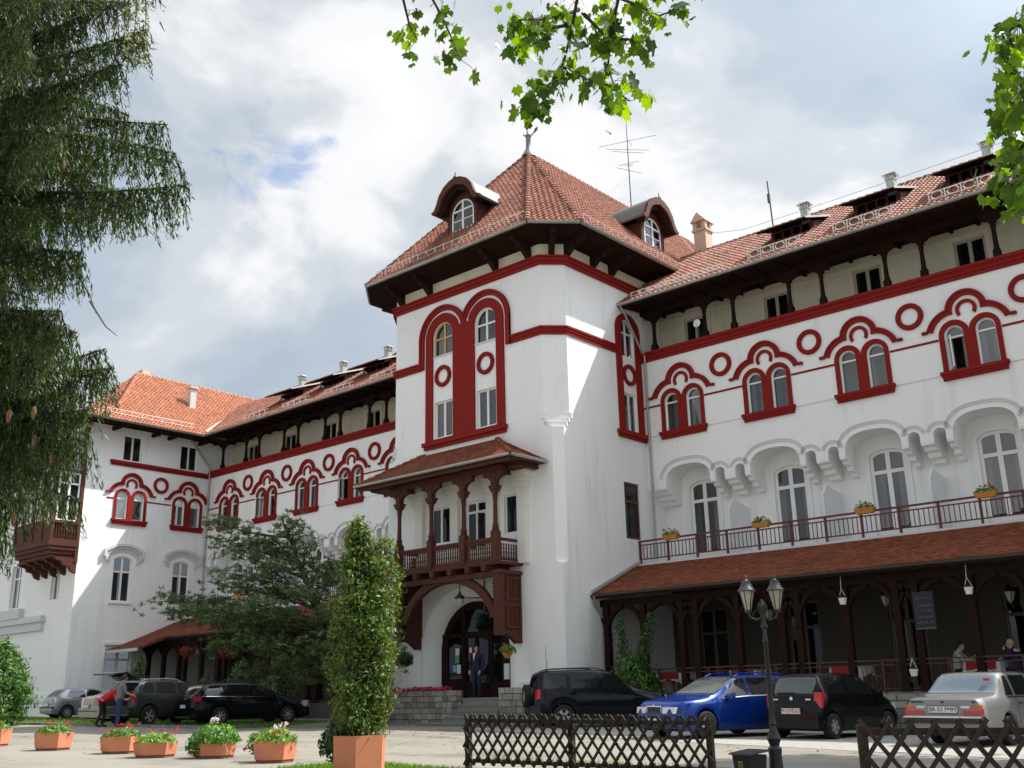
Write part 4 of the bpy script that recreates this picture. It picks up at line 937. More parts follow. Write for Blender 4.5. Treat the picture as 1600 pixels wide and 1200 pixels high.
# downpipes
pipe([(-22.48, 32.03, 15.95), (-22.46, 32.25, 15.7), (-22.42, 33.2, 14.4), (-22.38, 33.40, 14.2), (-22.38, 33.42, 6.0)], 0.05)
pipe([(-53.6, 32.0, 15.95), (-53.62, 32.4, 15.5), (-53.66, 33.38, 14.5), (-53.66, 33.4, 5.6)], 0.055)
pipe([(-22.45, 29.48, 4.40), (-22.50, 29.55, 4.15), (-22.52, 30.2, 3.5), (-22.52, 30.5, 3.1), (-22.52, 30.5, 0.2)], 0.04)
P(G().hexa([(-22.59, 29.5, 4.52), (-22.50, 29.5, 4.52), (-22.50, 32.5, 5.78), (-22.59, 32.5, 5.78), (-22.59, 29.5, 4.62), (-22.50, 29.5, 4.62), (-22.50, 32.5, 5.88), (-22.59, 32.5, 5.88)]), 'flashing', GALV)
# chimney beside the tower
g = G().box(-22.02, -21.43, 37.36, 37.94, 18.5, 20.9); g.box(-22.08, -21.37, 37.30, 38.0, 20.78, 20.88)
ch = P(g, 'chimney', mat('chimney_plaster', (0.56, 0.42, 0.33), 0.8, 0.1, 3))
g = G()
for ex in (-21.95, -21.50):
    for ey in (37.43, 37.87): g.box(ex-0.09, ex+0.09, ey-0.09, ey+0.09, 20.88, 21.22)
g.prism([(-22.1, 21.22), (-21.35, 21.22), (-21.72, 21.66)], lambda u, w, d: (u, 37.65+d, w), -0.42, 0.42)
P(g, 'chimney_cap', mat('chimney_plaster', None), ch)

# ================================================== corner block
XB, YB0 = -53.8, 25.87
BS, BFc = FS(XB), FF(YB0)
BG = [28.59, 32.13]
bh = [h for c in BG for h in twinholes(c)]
toph = [[(c-0.55, 14.15), (c+0.55, 14.15), (c+0.55, 15.62), (c-0.55, 15.62)] for c in (28.48, 32.02)]
lowh = [archpoly(c, 0.53, 6.42, 8.62, 0.22) for c in (28.47, 32.03)]
gwh = [[(27.9, 1.75), (29.4, 1.75), (29.4, 4.15), (27.9, 4.15)]]
PW('block_wall', BS, [(YB0, 0), (43.0, 0), (43.0, 16.2), (YB0, 16.2)], bh+toph+lowh+gwh, STUCCO, HOTEL, 0.2)
fwin = [[(-56.5, 6.55), (-55.5, 6.55), (-55.5, 8.45), (-56.5, 8.45)], [(-61.5, 6.4), (-60.3, 6.4), (-60.3, 8.8), (-61.5, 8.8)]]
PW('block_wall', BFc, [(-74, 0), (XB, 0), (XB, 16.2), (-74, 16.2)], fwin, STUCCO, HOTEL, 0.3)
for i, c in enumerate(BG): twin(BS, c, i*3)
ring(BS, 30.36)
g = G(); g.fbox(BS, 27.25, YW, 13.82, 13.95, 0, 0.06); g.fbox(BS, 27.2, YW, 13.95, 14.10, 0, 0.13); P(g, 'red_band', RED)
g = G(); g.fbox(BS, 29.6, 31.1, 11.95, 12.02, 0, 0.03); g.fbox(BS, 27.2, 27.58, 11.95, 12.02, 0, 0.03); P(g, 'red_string_course', RED)
for c in (28.48, 32.02): window(BS, c, 0.55, 14.15, 15.62, 0, -0.12, 0.07, None, True, WHITE, GLASSD, (CURTD, 0.4))
for c in (28.47, 32.03):
    window(BS, c, 0.53, 6.42, 8.84, 0.22, -0.12, 0.07, 8.02, True, WHITE, GLASSD, (CURTD, 0.42))
    P(G().fbox(BS, c-0.66, c+0.66, 6.30, 6.40, 0, 0.08), 'sill', WHITE)
    g = G()
    for k, (e, dd) in enumerate(((0.0, 0.06), (0.14, 0.12), (0.28, 0.20))):
        o_ = [(c-0.92-e*0.9, 8.45+e*1.1), (c-0.92-e*0.9, 8.92+e*0.9)]+[(c+(0.92+e*0.6)*t, 8.92+e*0.95+0.34*(1-t*t)**0.9) for t in [-0.85+1.7*i/12 for i in range(13)]]+[(c+0.92+e*0.9, 8.92+e*0.9), (c+0.92+e*0.9, 8.45+e*1.1)]
        i_ = [(c-0.78-e*0.9, 8.45+e*1.1), (c-0.78-e*0.9, 8.80+e*0.9)]+[(c+(0.80+e*0.6)*t, 8.80+e*0.95+0.32*(1-t*t)**0.9) for t in [-0.85+1.7*i/12 for i in range(13)]]+[(c+0.78+e*0.9, 8.80+e*0.9), (c+0.78+e*0.9, 8.45+e*1.1)]
        g.strip(o_, i_, BS, 0, dd)
    P(g, 'hood_mould', GREYM)
window(BS, 28.65, 0.75, 1.75, 4.15, 0, -0.12, 0.09, 3.4, True, WHITE, GLASSD, None)
g = G(); g.fbox(BS, 27.82, 29.48, 4.15, 4.30, 0, 0.07); g.fbox(BS, YB0-0.04, YW, 1.55, 1.72, 0, 0.06); g.fbox(BS, YB0-0.08, YW, 1.30, 1.55, 0, 0.10); g.fbox(BS, YB0-0.1, YW, 0.0, 1.1, 0, 0.12); g.fbox(BFc, -74, XB+0.05, 1.55, 1.72, 0, 0.06); g.fbox(BFc, -74, XB+0.1, 1.30, 1.55, 0, 0.10); g.fbox(BFc, -74, XB+0.12, 0, 1.1, 0, 0.12)
P(g, 'plinth', WHITE)
window(BFc, -56.0, 0.5, 6.55, 8.45, 0, -0.2, 0.07, 7.9, True, WHITE, GLASSD, None); window(BFc, -60.9, 0.6, 6.4, 8.8, 0, -0.2, 0.07, 8.1, True, WHITE, GLASSD, None)
g = G()
for k, (e, z0, z1) in enumerate(((0.14, 5.62, 5.78), (0.20, 5.45, 5.62), (0.08, 5.0, 5.45))): g.fbox(BFc, -63.5-e, -56.9+e, z0, z1, 0, e+0.1)
g.fbox(BFc, -62.2, -59.4, 5.78, 6.3, 0, 0.3); P(g, 'window_apron', GREYM)
# timber oriel
OX0, OX1, OY = -58.2, XB+0.02, 24.32
OS, OF = FS(OX1), FF(OY)
ori = P(G().box(OX0, OX1, OY, YB0, 9.35, 9.50), 'oriel', WOOD)
P(G().box(OX0, OX1, OY, YB0, 13.05, 13.22), 'oriel_cornice', WOOD, ori)
for x in (OX0+0.08, OX0+1.15, OX0+2.2, OX0+3.3, OX1-0.08): P(G().box(x-0.09, x+0.09, OY-0.02, OY+0.16, 8.95, 15.9 if x > OX1-0.2 or x < OX0+0.2 or abs(x-OX0-2.2) < 0.1 else 13.1), 'oriel_post', WOOD, ori)
P(G().box(OX1-0.16, OX1+0.02, YB0-0.16, YB0+0.02, 8.3, 15.9), 'oriel_post', WOOD, ori)
for x0_, x1_ in ((OX0+0.17, OX0+1.06), (OX0+1.24, OX0+2.11), (OX0+2.29, OX0+3.21), (OX0+3.39, OX1-0.17)):
    c, h = (x0_+x1_)/2, (x1_-x0_)/2
    window(OF, c, h, 10.55, 13.05, 0, -0.08, 0.07, 12.4, True, WHITE, GLASS, (CURTD, 0.35)); P(G().fbox(OF, x0_, x1_, 9.5, 10.55, -0.1, -0.04), 'oriel_panel', WOOD, ori)
window(OS, (OY+YB0)/2, (YB0-OY)/2-0.2, 10.45, 13.05, 0, -0.08, 0.08, 12.45, True, WHITE, GLASS, (CURTD, 0.35))
g = G().fbox(OS, OY, YB0, 10.30, 10.45, -0.14, 0.04); g.fbox(OS, OY+0.1, YB0-0.1, 9.5, 10.3, -0.14, -0.10)
P(g, 'oriel_panel', WOOD, ori)
bal2 = G().lathe([(0.03, 9.52), (0.045, 9.62), (0.028, 9.75), (0.045, 9.95), (0.028, 10.1), (0.045, 10.22), (0.03, 10.30)], (0, 0, 0), 6).mesh('baluster', WOOD, 50)
for i in range(8): link('baluster', bal2, ori, None, (OX1-0.04-HOFF.x, OY+0.28+i*0.145-HOFF.y, 0))
for i in range(8): link('baluster', bal2, ori, None, (OX1-0.04-HOFF.x, OY+0.28+i*0.145-HOFF.y, 3.80))
for i in range(26): link('baluster', bal2, ori, None, (OX0+0.25+i*0.155-HOFF.x, OY+0.06-HOFF.y, 3.80))
P(G().fbox(OS, OY, YB0, 14.08, 14.2, -0.12, 0.03).fbox(OF, OX0, OX1, 14.08, 14.2, -0.12, 0.03).box(OX0-0.1, OX1+0.05, OY-0.05, OY+0.2, 15.75, 15.95).box(OX1-0.2, OX1+0.05, OY-0.05, YB0, 15.75, 15.95), 'oriel_rail', WOOD, ori)
g = G()
for i, (e, z0, z1) in enumerate(((0.10, 9.12, 9.35), (0.0, 8.92, 9.12), (-0.14, 8.72, 8.92), (-0.30, 8.55, 8.72))): g.box(OX0-e, OX1+e*0.5, OY-e, YB0, z0, z1)
P(g, 'oriel_corbel', WOOD, ori)
for x in (OX0+0.15, OX0+1.1, OX0+2.1, OX0+3.2, OX1-0.12):
    P(G().prism([(YB0, 8.55), (OY+0.35, 8.55), (OY+0.45, 8.40), (OY+0.75, 8.35), (OY+0.85, 8.15), (OY+1.15, 8.10), (OY+1.3, 7.85), (YB0, 7.75)], lambda u, w, d: (x+d, u, w), -0.11, 0.11), 'oriel_console', WOOD, ori)
# roof of the corner block
AX, AY, AZ = -58.0, 30.57, 20.68
EX, EY = -52.40, 24.55
K = (-53.6, 27.2, 17.0)
slope('roof_slope', [(EX, EY, 16.0), (EX, 33.5, 16.0), (EX-3.0, 36.2, 16+0.836*3.0), (AX, 39.6, AZ), (AX, AY, AZ), K], DECK, TILEO)
slope('roof_slope', [(-66, EY, 16.0), (EX, EY, 16.0), K, (-66, 27.2, 17.0)], DECK, TILEO)
slope('roof_slope', [(-62.4, 27.2, 17.0), K, (AX, AY, AZ)], DECK, TILEO)
P(G().add([(AX, AY, AZ), (AX, 46, AZ), (-64, 46, 15.8), (-64, 27.2, 17.0), (-62.4, 27.2, 17.0)], [(0, 1, 2, 3, 4)]), 'roof_back', DECK, recalc=False)
LIM = mat('pale_mortar', (0.62, 0.52, 0.40), 0.9, 0.15, 6)
hipcaps(K, (AX, AY, AZ), TILEO, HOTEL, 0.14); hipcaps((AX, AY, AZ), (AX, 40.5, AZ), TILEO, HOTEL, 0.12)
P(G().tube([(EX-0.2, 32.3, 16.3), (EX-3.4, 36.4, 18.98), (AX+0.3, 37.4, 19.8)], 0.09, 6), 'valley_mortar', LIM)
gutter([(-66, EY-0.08, 16.02), (EX+0.06, EY-0.08, 16.02), (EX+0.06, 32.0, 16.02)], 0.09)
P(G().add([(-66, EY, 15.95), (EX, EY, 15.95), (EX, YB0, 15.95), (-66, YB0, 15.95)], [(0, 1, 2, 3)]).add([(EX, EY, 15.945), (EX, YW, 15.945), (XB, YW, 16.0), (XB, EY, 16.0)], [(0, 1, 2, 3)]), 'soffit', SOFFIT, recalc=False)
g = G()
for y in (27.2, 29.6, 30.6, 32.6): g.box(XB, XB+0.85, y-0.07, y+0.07, 15.72, 15.93)
P(g, 'rafter_end', DARKW)
snowguard((EX-0.35, 25.2, 16.36), (EX-0.35, 31.6, 16.36), (1, 0, 1), 0.34, 0.62)
g = G().box(-55.5, -55.1, 32.6, 33.0, 18.0, 19.6); g.box(-55.6, -55.0, 32.5, 33.1, 19.6, 19.7); P(g, 'roof_vent', GALV)
g = G().box(-59.1, -58.6, 31.2, 31.7, 20.0, 21.3); g.box(-59.25, -58.45, 31.05, 31.85, 20.9, 21.0); P(g, 'chimney', mat('chimney_plaster', None))
# ================================================== masonry by the entrance and terrace
blk = []
for i in range(5):
    g = G(); j = lambda: random.uniform(-0.012, 0.012)
    p = [(x+j(), y+j(), z+j()) for z in (-0.5, 0.5) for (x, y) in ((-0.5, -0.5), (0.5, -0.5), (0.5, 0.5), (-0.5, 0.5))]
    g.hexa(p); me = g.mesh('stone_block', STONE); b = bmesh.new(); b.from_mesh(me); bmesh.ops.bevel(b, geom=b.edges[:], offset=0.045, segments=1, affect='EDGES'); b.to_mesh(me); b.free(); blk.append(me)
def stonewall(name, label, cat, a, b, z0, z1, th, bl, bh, zfun=None):
    """wall from a to b (x,y), blocks on the side to the right of a->b."""
    a, b = Vector((*a, 0)), Vector((*b, 0)); t = (b-a); L = t.length; t.normalize(); n = Vector((t.y, -t.x, 0))
    e = empty(name, (a.x, a.y, z0), 0, label, cat)
    ang = math.atan2(t.y, t.x)
    g = G(); fr = lambda u, w, d: tuple(t*u+n*d+Vector((0, 0, w)))
    g.fbox(fr, 0.01, L-0.01, -0.25, z1-z0-0.02, -th, -0.02); g.obj('mortar', STONED, e)
    rows = max(1, round((z1-z0)/bh)); hh = (z1-z0)/rows
    for r_ in range(rows):
        u = 0.0 if r_ % 2 else -bl*0.45
        while u < L-0.01:
            w = bl*random.uniform(0.6, 1.45); u0, u1 = max(u, 0), min(u+w, L)
            if u1-u0 > 0.06:
                o = link('stone_block', random.choice(blk), e, None, tuple(t*((u0+u1)/2)+n*(random.uniform(-0.07, -0.055))+Vector((0, 0, (r_+0.5)*hh))), (0, 0, ang))
                o.scale = (u1-u0-0.022, 0.14, hh-0.022)
            u += w
    return e
stonewall('stone_wall', 'low grey stone wall under the terrace railing behind the parked cars', 'stone wall', (-22.4, 29.92), (1.0, 29.92), -0.05, 0.95, 0.3, 0.44, 0.2)
pl1 = stonewall('stone_planter', 'stone block planter with pink flowers left of the entrance steps', 'stone planter', (-29.6, 26.30), (-26.35, 26.30), 0.18, 1.34, 0.6, 0.30, 0.19)
def addface(e, a, b, z0, z1, th, bl, bh):
    s = stonewall('tmp', None, None, a, b, z0, z1, th, bl, bh); off = Vector(s.location)-Vector(e.location)
    for c in list(s.children): c.parent = e; c.location = Vector(c.location)+off
    bpy.data.objects.remove(s)
addface(pl1, (-26.35, 26.30), (-26.35, 26.80), 0.18, 1.34, 0.6, 0.30, 0.19)
pl2 = stonewall('stone_wall', 'short stone block wall right of the entrance steps behind the black four-wheel drive', 'stone wall', (-24.15, 26.30), (-22.45, 26.30), 0.16, 1.38, 0.5, 0.32, 0.2)
addface(pl2, (-24.15, 28.0), (-24.15, 26.30), 0.16, 1.38, 0.5, 0.32, 0.2)
addface(pl2, (-22.45, 26.30), (-22.45, 28.0), 0.14, 1.38, 0.5, 0.32, 0.2)
G().box(-29.5, -26.45, 26.42, 26.78, 0.9, 1.26).obj('planter_soil', SOIL, pl1).location = -Vector(pl1.location)
st = empty('entrance_steps', (-25.25, 26.0, 0.2), 0, 'worn grey stone steps up to the arched hotel entrance', 'steps')
for i in range(5):
    x0 = -27.4 if i == 0 else (-29.62 if i == 4 else -26.33)
    y0 = 25.65+0.30*i
    G().box(x0, -24.17, y0, y0+0.31 if i < 4 else 29.4, 0.1, 0.29+0.195*i).box(x0-0.02, -24.15, y0-0.03, y0+0.28, 0.29+0.195*i-0.055, 0.292+0.195*i).obj('step', STEP, st).location = -Vector(st.location)

# ------------------------------------------------------------------ foliage tools
def leafcloud(name, pts, nrm, size, mat_, parent=None, tri=False, jitter=0.5, shape=None, rs=None, aspect=1.6, up=None):
    """one mesh of many leaf-sized faces at pts; nrm rough outward normals."""
    r_ = rs or rng
    pts = np.asarray(pts, float); n = len(pts)
    nr = np.asarray(nrm, float)+r_.normal(0, jitter, (n, 3)); nr /= np.linalg.norm(nr, axis=1, keepdims=True)+1e-9
    a = r_.normal(0, 1, (n, 3))
    if up is not None: a = a*0.4+np.asarray(up)
    a -= (a*nr).sum(1, keepdims=True)*nr; a /= np.linalg.norm(a, axis=1, keepdims=True)+1e-9
    b = np.cross(nr, a); s = np.asarray(size, float)*r_.uniform(0.65, 1.35, n) if np.ndim(size) == 0 else np.asarray(size)
    s = s[:, None]
    sh = shape or [(-0.5, 0, 0), (-0.15, 0.32, 0.06), (0.5, 0, -0.05), (-0.15, -0.32, 0.06)]
    k = len(sh)
    V = np.concatenate([(pts+s*(aspect*p[0]*a+p[1]*aspect*b*0.7+p[2]*nr))[:, None, :] for p in sh], 1).reshape(-1, 3)
    me = bpy.data.meshes.new(name); me.vertices.add(n*k); me.vertices.foreach_set('co', V.ravel())
    me.loops.add(n*k); me.loops.foreach_set('vertex_index', np.arange(n*k, dtype=np.int32))
    me.polygons.add(n); me.polygons.foreach_set('loop_start', np.arange(0, n*k, k, dtype=np.int32)); me.polygons.foreach_set('loop_total', np.full(n, k, dtype=np.int32))
    me.update(calc_edges=True); me.materials.append(mat_)
    return link(name, me, parent)
LF_GER = leafmat('geranium_leaf', (0.055, 0.15, 0.025), (0.10, 0.22, 0.035), 0.3)
LF_LIGHT = leafmat('light_leaf', (0.09, 0.22, 0.035), (0.16, 0.30, 0.05), 0.35)
LF_DARK = leafmat('dark_leaf', (0.022, 0.055, 0.018), (0.04, 0.085, 0.025), 0.2)
PET_R = leafmat('red_petals', (0.55, 0.012, 0.018), (0.42, 0.01, 0.02), 0.3, 0.2)
PET_P = leafmat('pink_petals', (0.52, 0.02, 0.14), (0.40, 0.015, 0.10), 0.3, 0.2)
PET_L = leafmat('pale_petals', (0.70, 0.45, 0.55), (0.75, 0.68, 0.68), 0.3, 0.15)
PET_W = leafmat('white_petals', (0.75, 0.73, 0.72), (0.62, 0.56, 0.60), 0.3, 0.15)
def dome(n, c, rx, ry, rz, fill=0.6, low=0.0):
    v = rng.normal(0, 1, (n, 3)); v /= np.linalg.norm(v, axis=1, keepdims=True); v[:, 2] = np.where(v[:, 2] < low, -v[:, 2]*0.5+low, v[:, 2])
    r_ = rng.uniform(fill, 1.0, n)**0.6
    return v*r_[:, None]*np.array([rx, ry, rz])+np.array(c), v
def blooms(name, c, n, spread, size, m, parent, zr=0.1, per=7):
    cs = np.array(c)+rng.uniform(-1, 1, (n, 3))*np.array([spread[0], spread[1], zr])
    pts = np.repeat(cs, per, 0)+rng.normal(0, size*0.55, (n*per, 3)); nr = pts-np.repeat(cs, per, 0)
    return leafcloud(name, pts, nr, size, m, parent, jitter=0.3)
# pink beds by the steps
e = empty('flower_bed', (-28.0, 26.58, 1.26), 0, 'crimson petunias filling the top of the stone planter beside the steps', 'flowers')
p, n = dome(900, (0, 0, 0), 1.5, 0.25, 0.16); leafcloud('foliage', p, n, 0.06, LF_DARK, e)
blooms('blossom', (0.0, -0.2, 0.14), 150, (1.45, 0.2), 0.045, PET_P, e, 0.05)
for (fx, fy, s_, lb) in ((-28.9, 25.05, 0.55, 'low round stone tub of pink and white petunias at the planter foot'),):
    z = zg(fx); e = empty('flower_tub', (fx, fy, z), 0, lb, 'flower tub')
    G().lathe([(0.44, 0), (0.56, 0.12), (0.60, 0.30), (0.58, 0.36), (0.5, 0.36)], (0, 0, 0), 16).obj('tub', STEP, e, 40)
    p, n = dome(500, (0, 0, 0.34), 0.6, 0.6, 0.22); leafcloud('foliage', p, n, 0.06, LF_DARK, e); blooms('blossom', (0, 0, 0.46), 45, (0.5, 0.5), 0.05, PET_P, e, 0.1); blooms('blossom', (0.05, -0.35, 0.30), 60, (0.5, 0.2), 0.04, PET_W, e, 0.12)

# ------------------------------------------------------------------ flower boxes on the terrace railing
OCHRE = mat('ochre_pot', (0.50, 0.22, 0.035), 0.6, 0.1, 8)
for i, (x, lb) in enumerate(((-21.05, 'ochre flower box with dark red geraniums on railing nearest the tower'), (-17.35, 'ochre flower box on railing, second from the tower'), (-13.62, 'ochre flower box on railing, third from the tower'), (-9.85, 'ochre flower box on railing with white and red blooms, farthest from the tower'), (-48.6, 'flower box with pink blooms on the railing behind the pine tree'))):
    e = empty('flower_box', (x, 32.45, 6.50), 0, lb, 'flower box', 'flower boxes along the terrace railings')
    G().hexa([(-0.26, -0.09, 0), (0.26, -0.09, 0), (0.26, 0.09, 0), (-0.26, 0.09, 0), (-0.34, -0.13, 0.17), (0.34, -0.13, 0.17), (0.34, 0.13, 0.17), (-0.34, 0.13, 0.17)]).obj('box', OCHRE, e)
    p, n = dome(170, (0, 0, 0.17), 0.36, 0.16, 0.22); leafcloud('foliage', p, n, 0.055, LF_GER, e)
    blooms('blossom', (random.uniform(-0.15, 0.15), -0.03, 0.34), 6 if i else 9, (0.28, 0.12), 0.04, PET_R if i != 4 else PET_P, e, 0.07)

# ------------------------------------------------------------------ hanging baskets, pots, lanterns
def hang(name, label, cat, loc, top, kind, group=None):
    e = empty(name, loc, 0, label, cat, group)
    if kind == 'pot':
        G().lathe([(0.085, -0.02), (0.12, 0.14), (0.125, 0.17), (0.11, 0.17)], (0, 0, 0), 12).obj('pot', WHITE, e, 40)
        G().tube([(-0.11, 0, 0.16), (-0.02, 0, 0.42), (0, 0, top)], 0.008, 4).tube([(0.11, 0, 0.16), (0.0, 0, 0.42)], 0.008, 4).obj('hanger', WHITE, e)
        p, n = dome(70, (0, 0, 0.17), 0.11, 0.11, 0.10); leafcloud('foliage', p, n, 0.045, LF_DARK, e)
    elif kind == 'basket':
        G().lathe([(0.06, -0.16), (0.17, -0.05), (0.2, 0.05), (0.16, 0.05)], (0, 0, 0), 12).obj('pot', OCHRE, e, 40)
        p, n = dome(260, (0, 0, 0.06), 0.30, 0.30, 0.24, 0.4); leafcloud('foliage', p, n, 0.075, LF_GER, e)
        blooms('blossom', (0, 0, 0.12), 16, (0.26, 0.26), 0.05, PET_R, e, 0.2); G().tube([(-0.15, 0, 0.05), (0, 0, top), (0.15, 0, 0.05)], 0.008, 4).obj('hanger', IRON, e)
    elif kind == 'fern':
        p, n = dome(420, (0, 0, 0), 0.30, 0.30, 0.27, 0.3, -1); leafcloud('foliage', p, n, 0.08, LF_DARK, e); G().lathe([(0.05, -0.12), (0.15, 0), (0.15, 0.04)], (0, 0, 0), 10).obj('pot', STONED, e)
        G().tube([(-0.12, 0, 0.04), (0, 0, top), (0.12, 0, 0.04)], 0.008, 4).obj('hanger', IRON, e)
    elif kind == 'red':
        p, n = dome(320, (0, 0, 0), 0.32, 0.32, 0.28, 0.4, -1); leafcloud('foliage', p, n, 0.07, LF_DARK, e); blooms('blossom', (0, 0, 0), 42, (0.30, 0.30), 0.055, PET_R, e, 0.28)
        G().tube([(0, 0, 0.1), (0, 0, top)], 0.01, 4).obj('hanger', IRON, e); G().lathe([(0.05, -0.2), (0.14, -0.05), (0.14, 0)], (0, 0, 0), 10).obj('pot', STONED, e)
    elif kind == 'lantern':
        G().lathe([(0.02, -0.02), (0.10, 0.10), (0.15, 0.30)], (0, 0, 0), 6, cap=False).obj('lantern_glass', LAMPG, e); G().lathe([(0.16, 0.30), (0.17, 0.33), (0.06, 0.46), (0.03, 0.5)], (0, 0, 0), 6).obj('lantern_cap', IRON, e)
        g = G()
        for i in range(6): a = math.pi/3*i; g.tube([(0.02*math.cos(a), 0.02*math.sin(a), -0.02), (0.10*math.cos(a), 0.10*math.sin(a), 0.10), (0.155*math.cos(a), 0.155*math.sin(a), 0.30)], 0.01, 4)
        g.obj('lantern_frame', IRON, e); G().tube([(0, 0, 0.48), (0, 0, top)], 0.012, 5).obj('hanger', IRON, e)
    return e
LAMPG = mat('frosted_lamp_glass', (0.42, 0.40, 0.30), 0.25, 0.15, 10, spec=0.5)
hang('hanging_pot', 'white hanging pot under the porch eave nearest the street lamp', 'hanging pot', (-13.48, 29.75, 3.50), 0.80, 'pot')
hang('hanging_pot', 'white hanging pot under the porch eave above the seated couple', 'hanging pot', (-9.85, 29.75, 3.52), 0.78, 'pot')
hang('hanging_pot', 'white pot hanging low from the terrace railing left of the silver car', 'hanging pot', (-11.64, 29.75, 1.42), 0.48, 'pot')
hang('hanging_lantern', 'dark hanging lantern under the porch beside the chalkboard', 'lantern', (-12.8, 31.2, 3.45), 1.5, 'lantern')
hang('hanging_lantern', 'dark hanging lantern under the porch behind the street lamp', 'lantern', (-16.7, 31.2, 3.30), 1.5, 'lantern')
hang('hanging_lantern', 'dark hanging lantern under the porch at the right picture edge', 'lantern', (-9.25, 31.2, 3.30), 1.5, 'lantern')
hang('hanging_basket', 'hanging basket of red geraniums in an orange pot right of the entrance', 'flower basket', (-24.30, 26.95, 2.50), 0.7, 'basket')
hang('hanging_basket', 'dark green hanging basket below the carved bracket left of the entrance', 'flower basket', (-29.40, 27.0, 2.48), 0.72, 'fern')
hang('hanging_basket', 'large ball of red geraniums hanging under the left porch', 'flower basket', (-48.25, 29.4, 3.55), 0.8, 'red')
hang('hanging_basket', 'small ball of red geraniums half hidden by the pine tree', 'flower basket', (-44.8, 29.4, 3.45), 0.9, 'red')
# wall lantern on an iron arm over the door
e = empty('wall_lantern', (-26.6, 27.0, 4.40), 0, 'iron wall lantern with pale globe hanging over the entrance arch', 'lantern')
G().lathe([(0.03, -0.22), (0.13, -0.05), (0.16, 0.06), (0.12, 0.10)], (0, 0, 0), 10).obj('globe', LAMPG, e, 50)
G().lathe([(0.22, 0.10), (0.20, 0.13), (0.08, 0.22), (0.03, 0.34)], (0, 0, 0), 10).obj('cap', IRON, e)
G().tube([(0, 0, 0.3), (0, 0.0, 0.62), (0, 0.5, 0.72), (0, 1.0, 0.5)], 0.022, 6).tube([(0.38, 1.0, 0.15), (0.1, 0.4, 0.12), (0.30, 0.05, 0.10)], 0.022, 6).tube([(0.36, 0.9, -0.3), (0.36, 0.9, 0.85)], 0.025, 6).obj('arm', IRON, e)

# ------------------------------------------------------------------ porch railing on the stone wall
rl = P(G().box(-22.3, 1.0, 29.98, 30.03, 1.84, 1.88).box(-22.3, 1.0, 29.99, 30.02, 1.72, 1.75).box(-22.3, 1.0, 29.99, 30.02, 1.06, 1.09), 'porch_railing', RAILD)
rp = G().box(-0.025, 0.025, -0.025, 0.025, 0.95, 1.86).mesh('railing_post', RAILD)
sc_ = G().tube([(-0.28, 0, 1.09), (-0.22, 0, 1.40), (0, 0, 1.56), (0.22, 0, 1.40), (0.28, 0, 1.09)], 0.012, 4).tube([(0.13*math.cos(a), 0, 1.30+0.13*math.sin(a)) for a in [2*math.pi*i/10 for i in range(11)]], 0.011, 4).tube([(0, 0, 1.56), (0, 0, 1.73)], 0.011, 4).mesh('railing_scroll', RAILD)
for i in range(36):
    X = -22.2+i*0.64
    if i % 3 == 0: link('railing_post', rp, rl, None, (X-HOFF.x, 30.005-HOFF.y, 0))
    link('railing_scroll', sc_, rl, None, (X+0.32-HOFF.x, 30.005-HOFF.y, 0))
P(G().box(-53.6, -32, 29.98, 30.03, 1.84, 1.88).box(-53.6, -32, 29.99, 30.02, 1.06, 1.09), 'porch_railing', RAILD)
P(G().box(-53.7, -32, 29.95, 30.2, -0.1, 0.98), 'porch_base', STONED)
# chalkboard
e = empty('chalkboard', (-11.15, 29.82, 2.64), 0, 'black chalkboard with faint chalk lines hanging from the porch beam', 'chalkboard')
G().box(-0.29, 0.29, -0.02, 0.02, 0, 1.04).obj('board', mat('slate_black', (0.014, 0.017, 0.022), 0.6), e)
g = G(); g.box(-0.28, 0.28, -0.026, -0.021, 0.02, 0.045)
for z in (0.16, 0.30, 0.48, 0.62, 0.82):
    u = random.uniform(-0.25, -0.05)
    while u < 0.22:
        w = random.uniform(0.02, 0.05); a = random.uniform(-0.02, 0.02); g.hexa([(u, -0.026, z), (u+0.014, -0.026, z), (u+0.014, -0.021, z), (u, -0.021, z), (u+a, -0.026, z+0.07), (u+a+0.014, -0.026, z+0.07), (u+a+0.014, -0.021, z+0.07), (u+a, -0.021, z+0.07)])
        if random.random() < 0.5: g.box(u, u+w, -0.026, -0.021, z+0.03, z+0.042)
        u += w+0.02
g.obj('chalk_marks', mat('chalk', (0.13, 0.14, 0.145), 0.9), e)
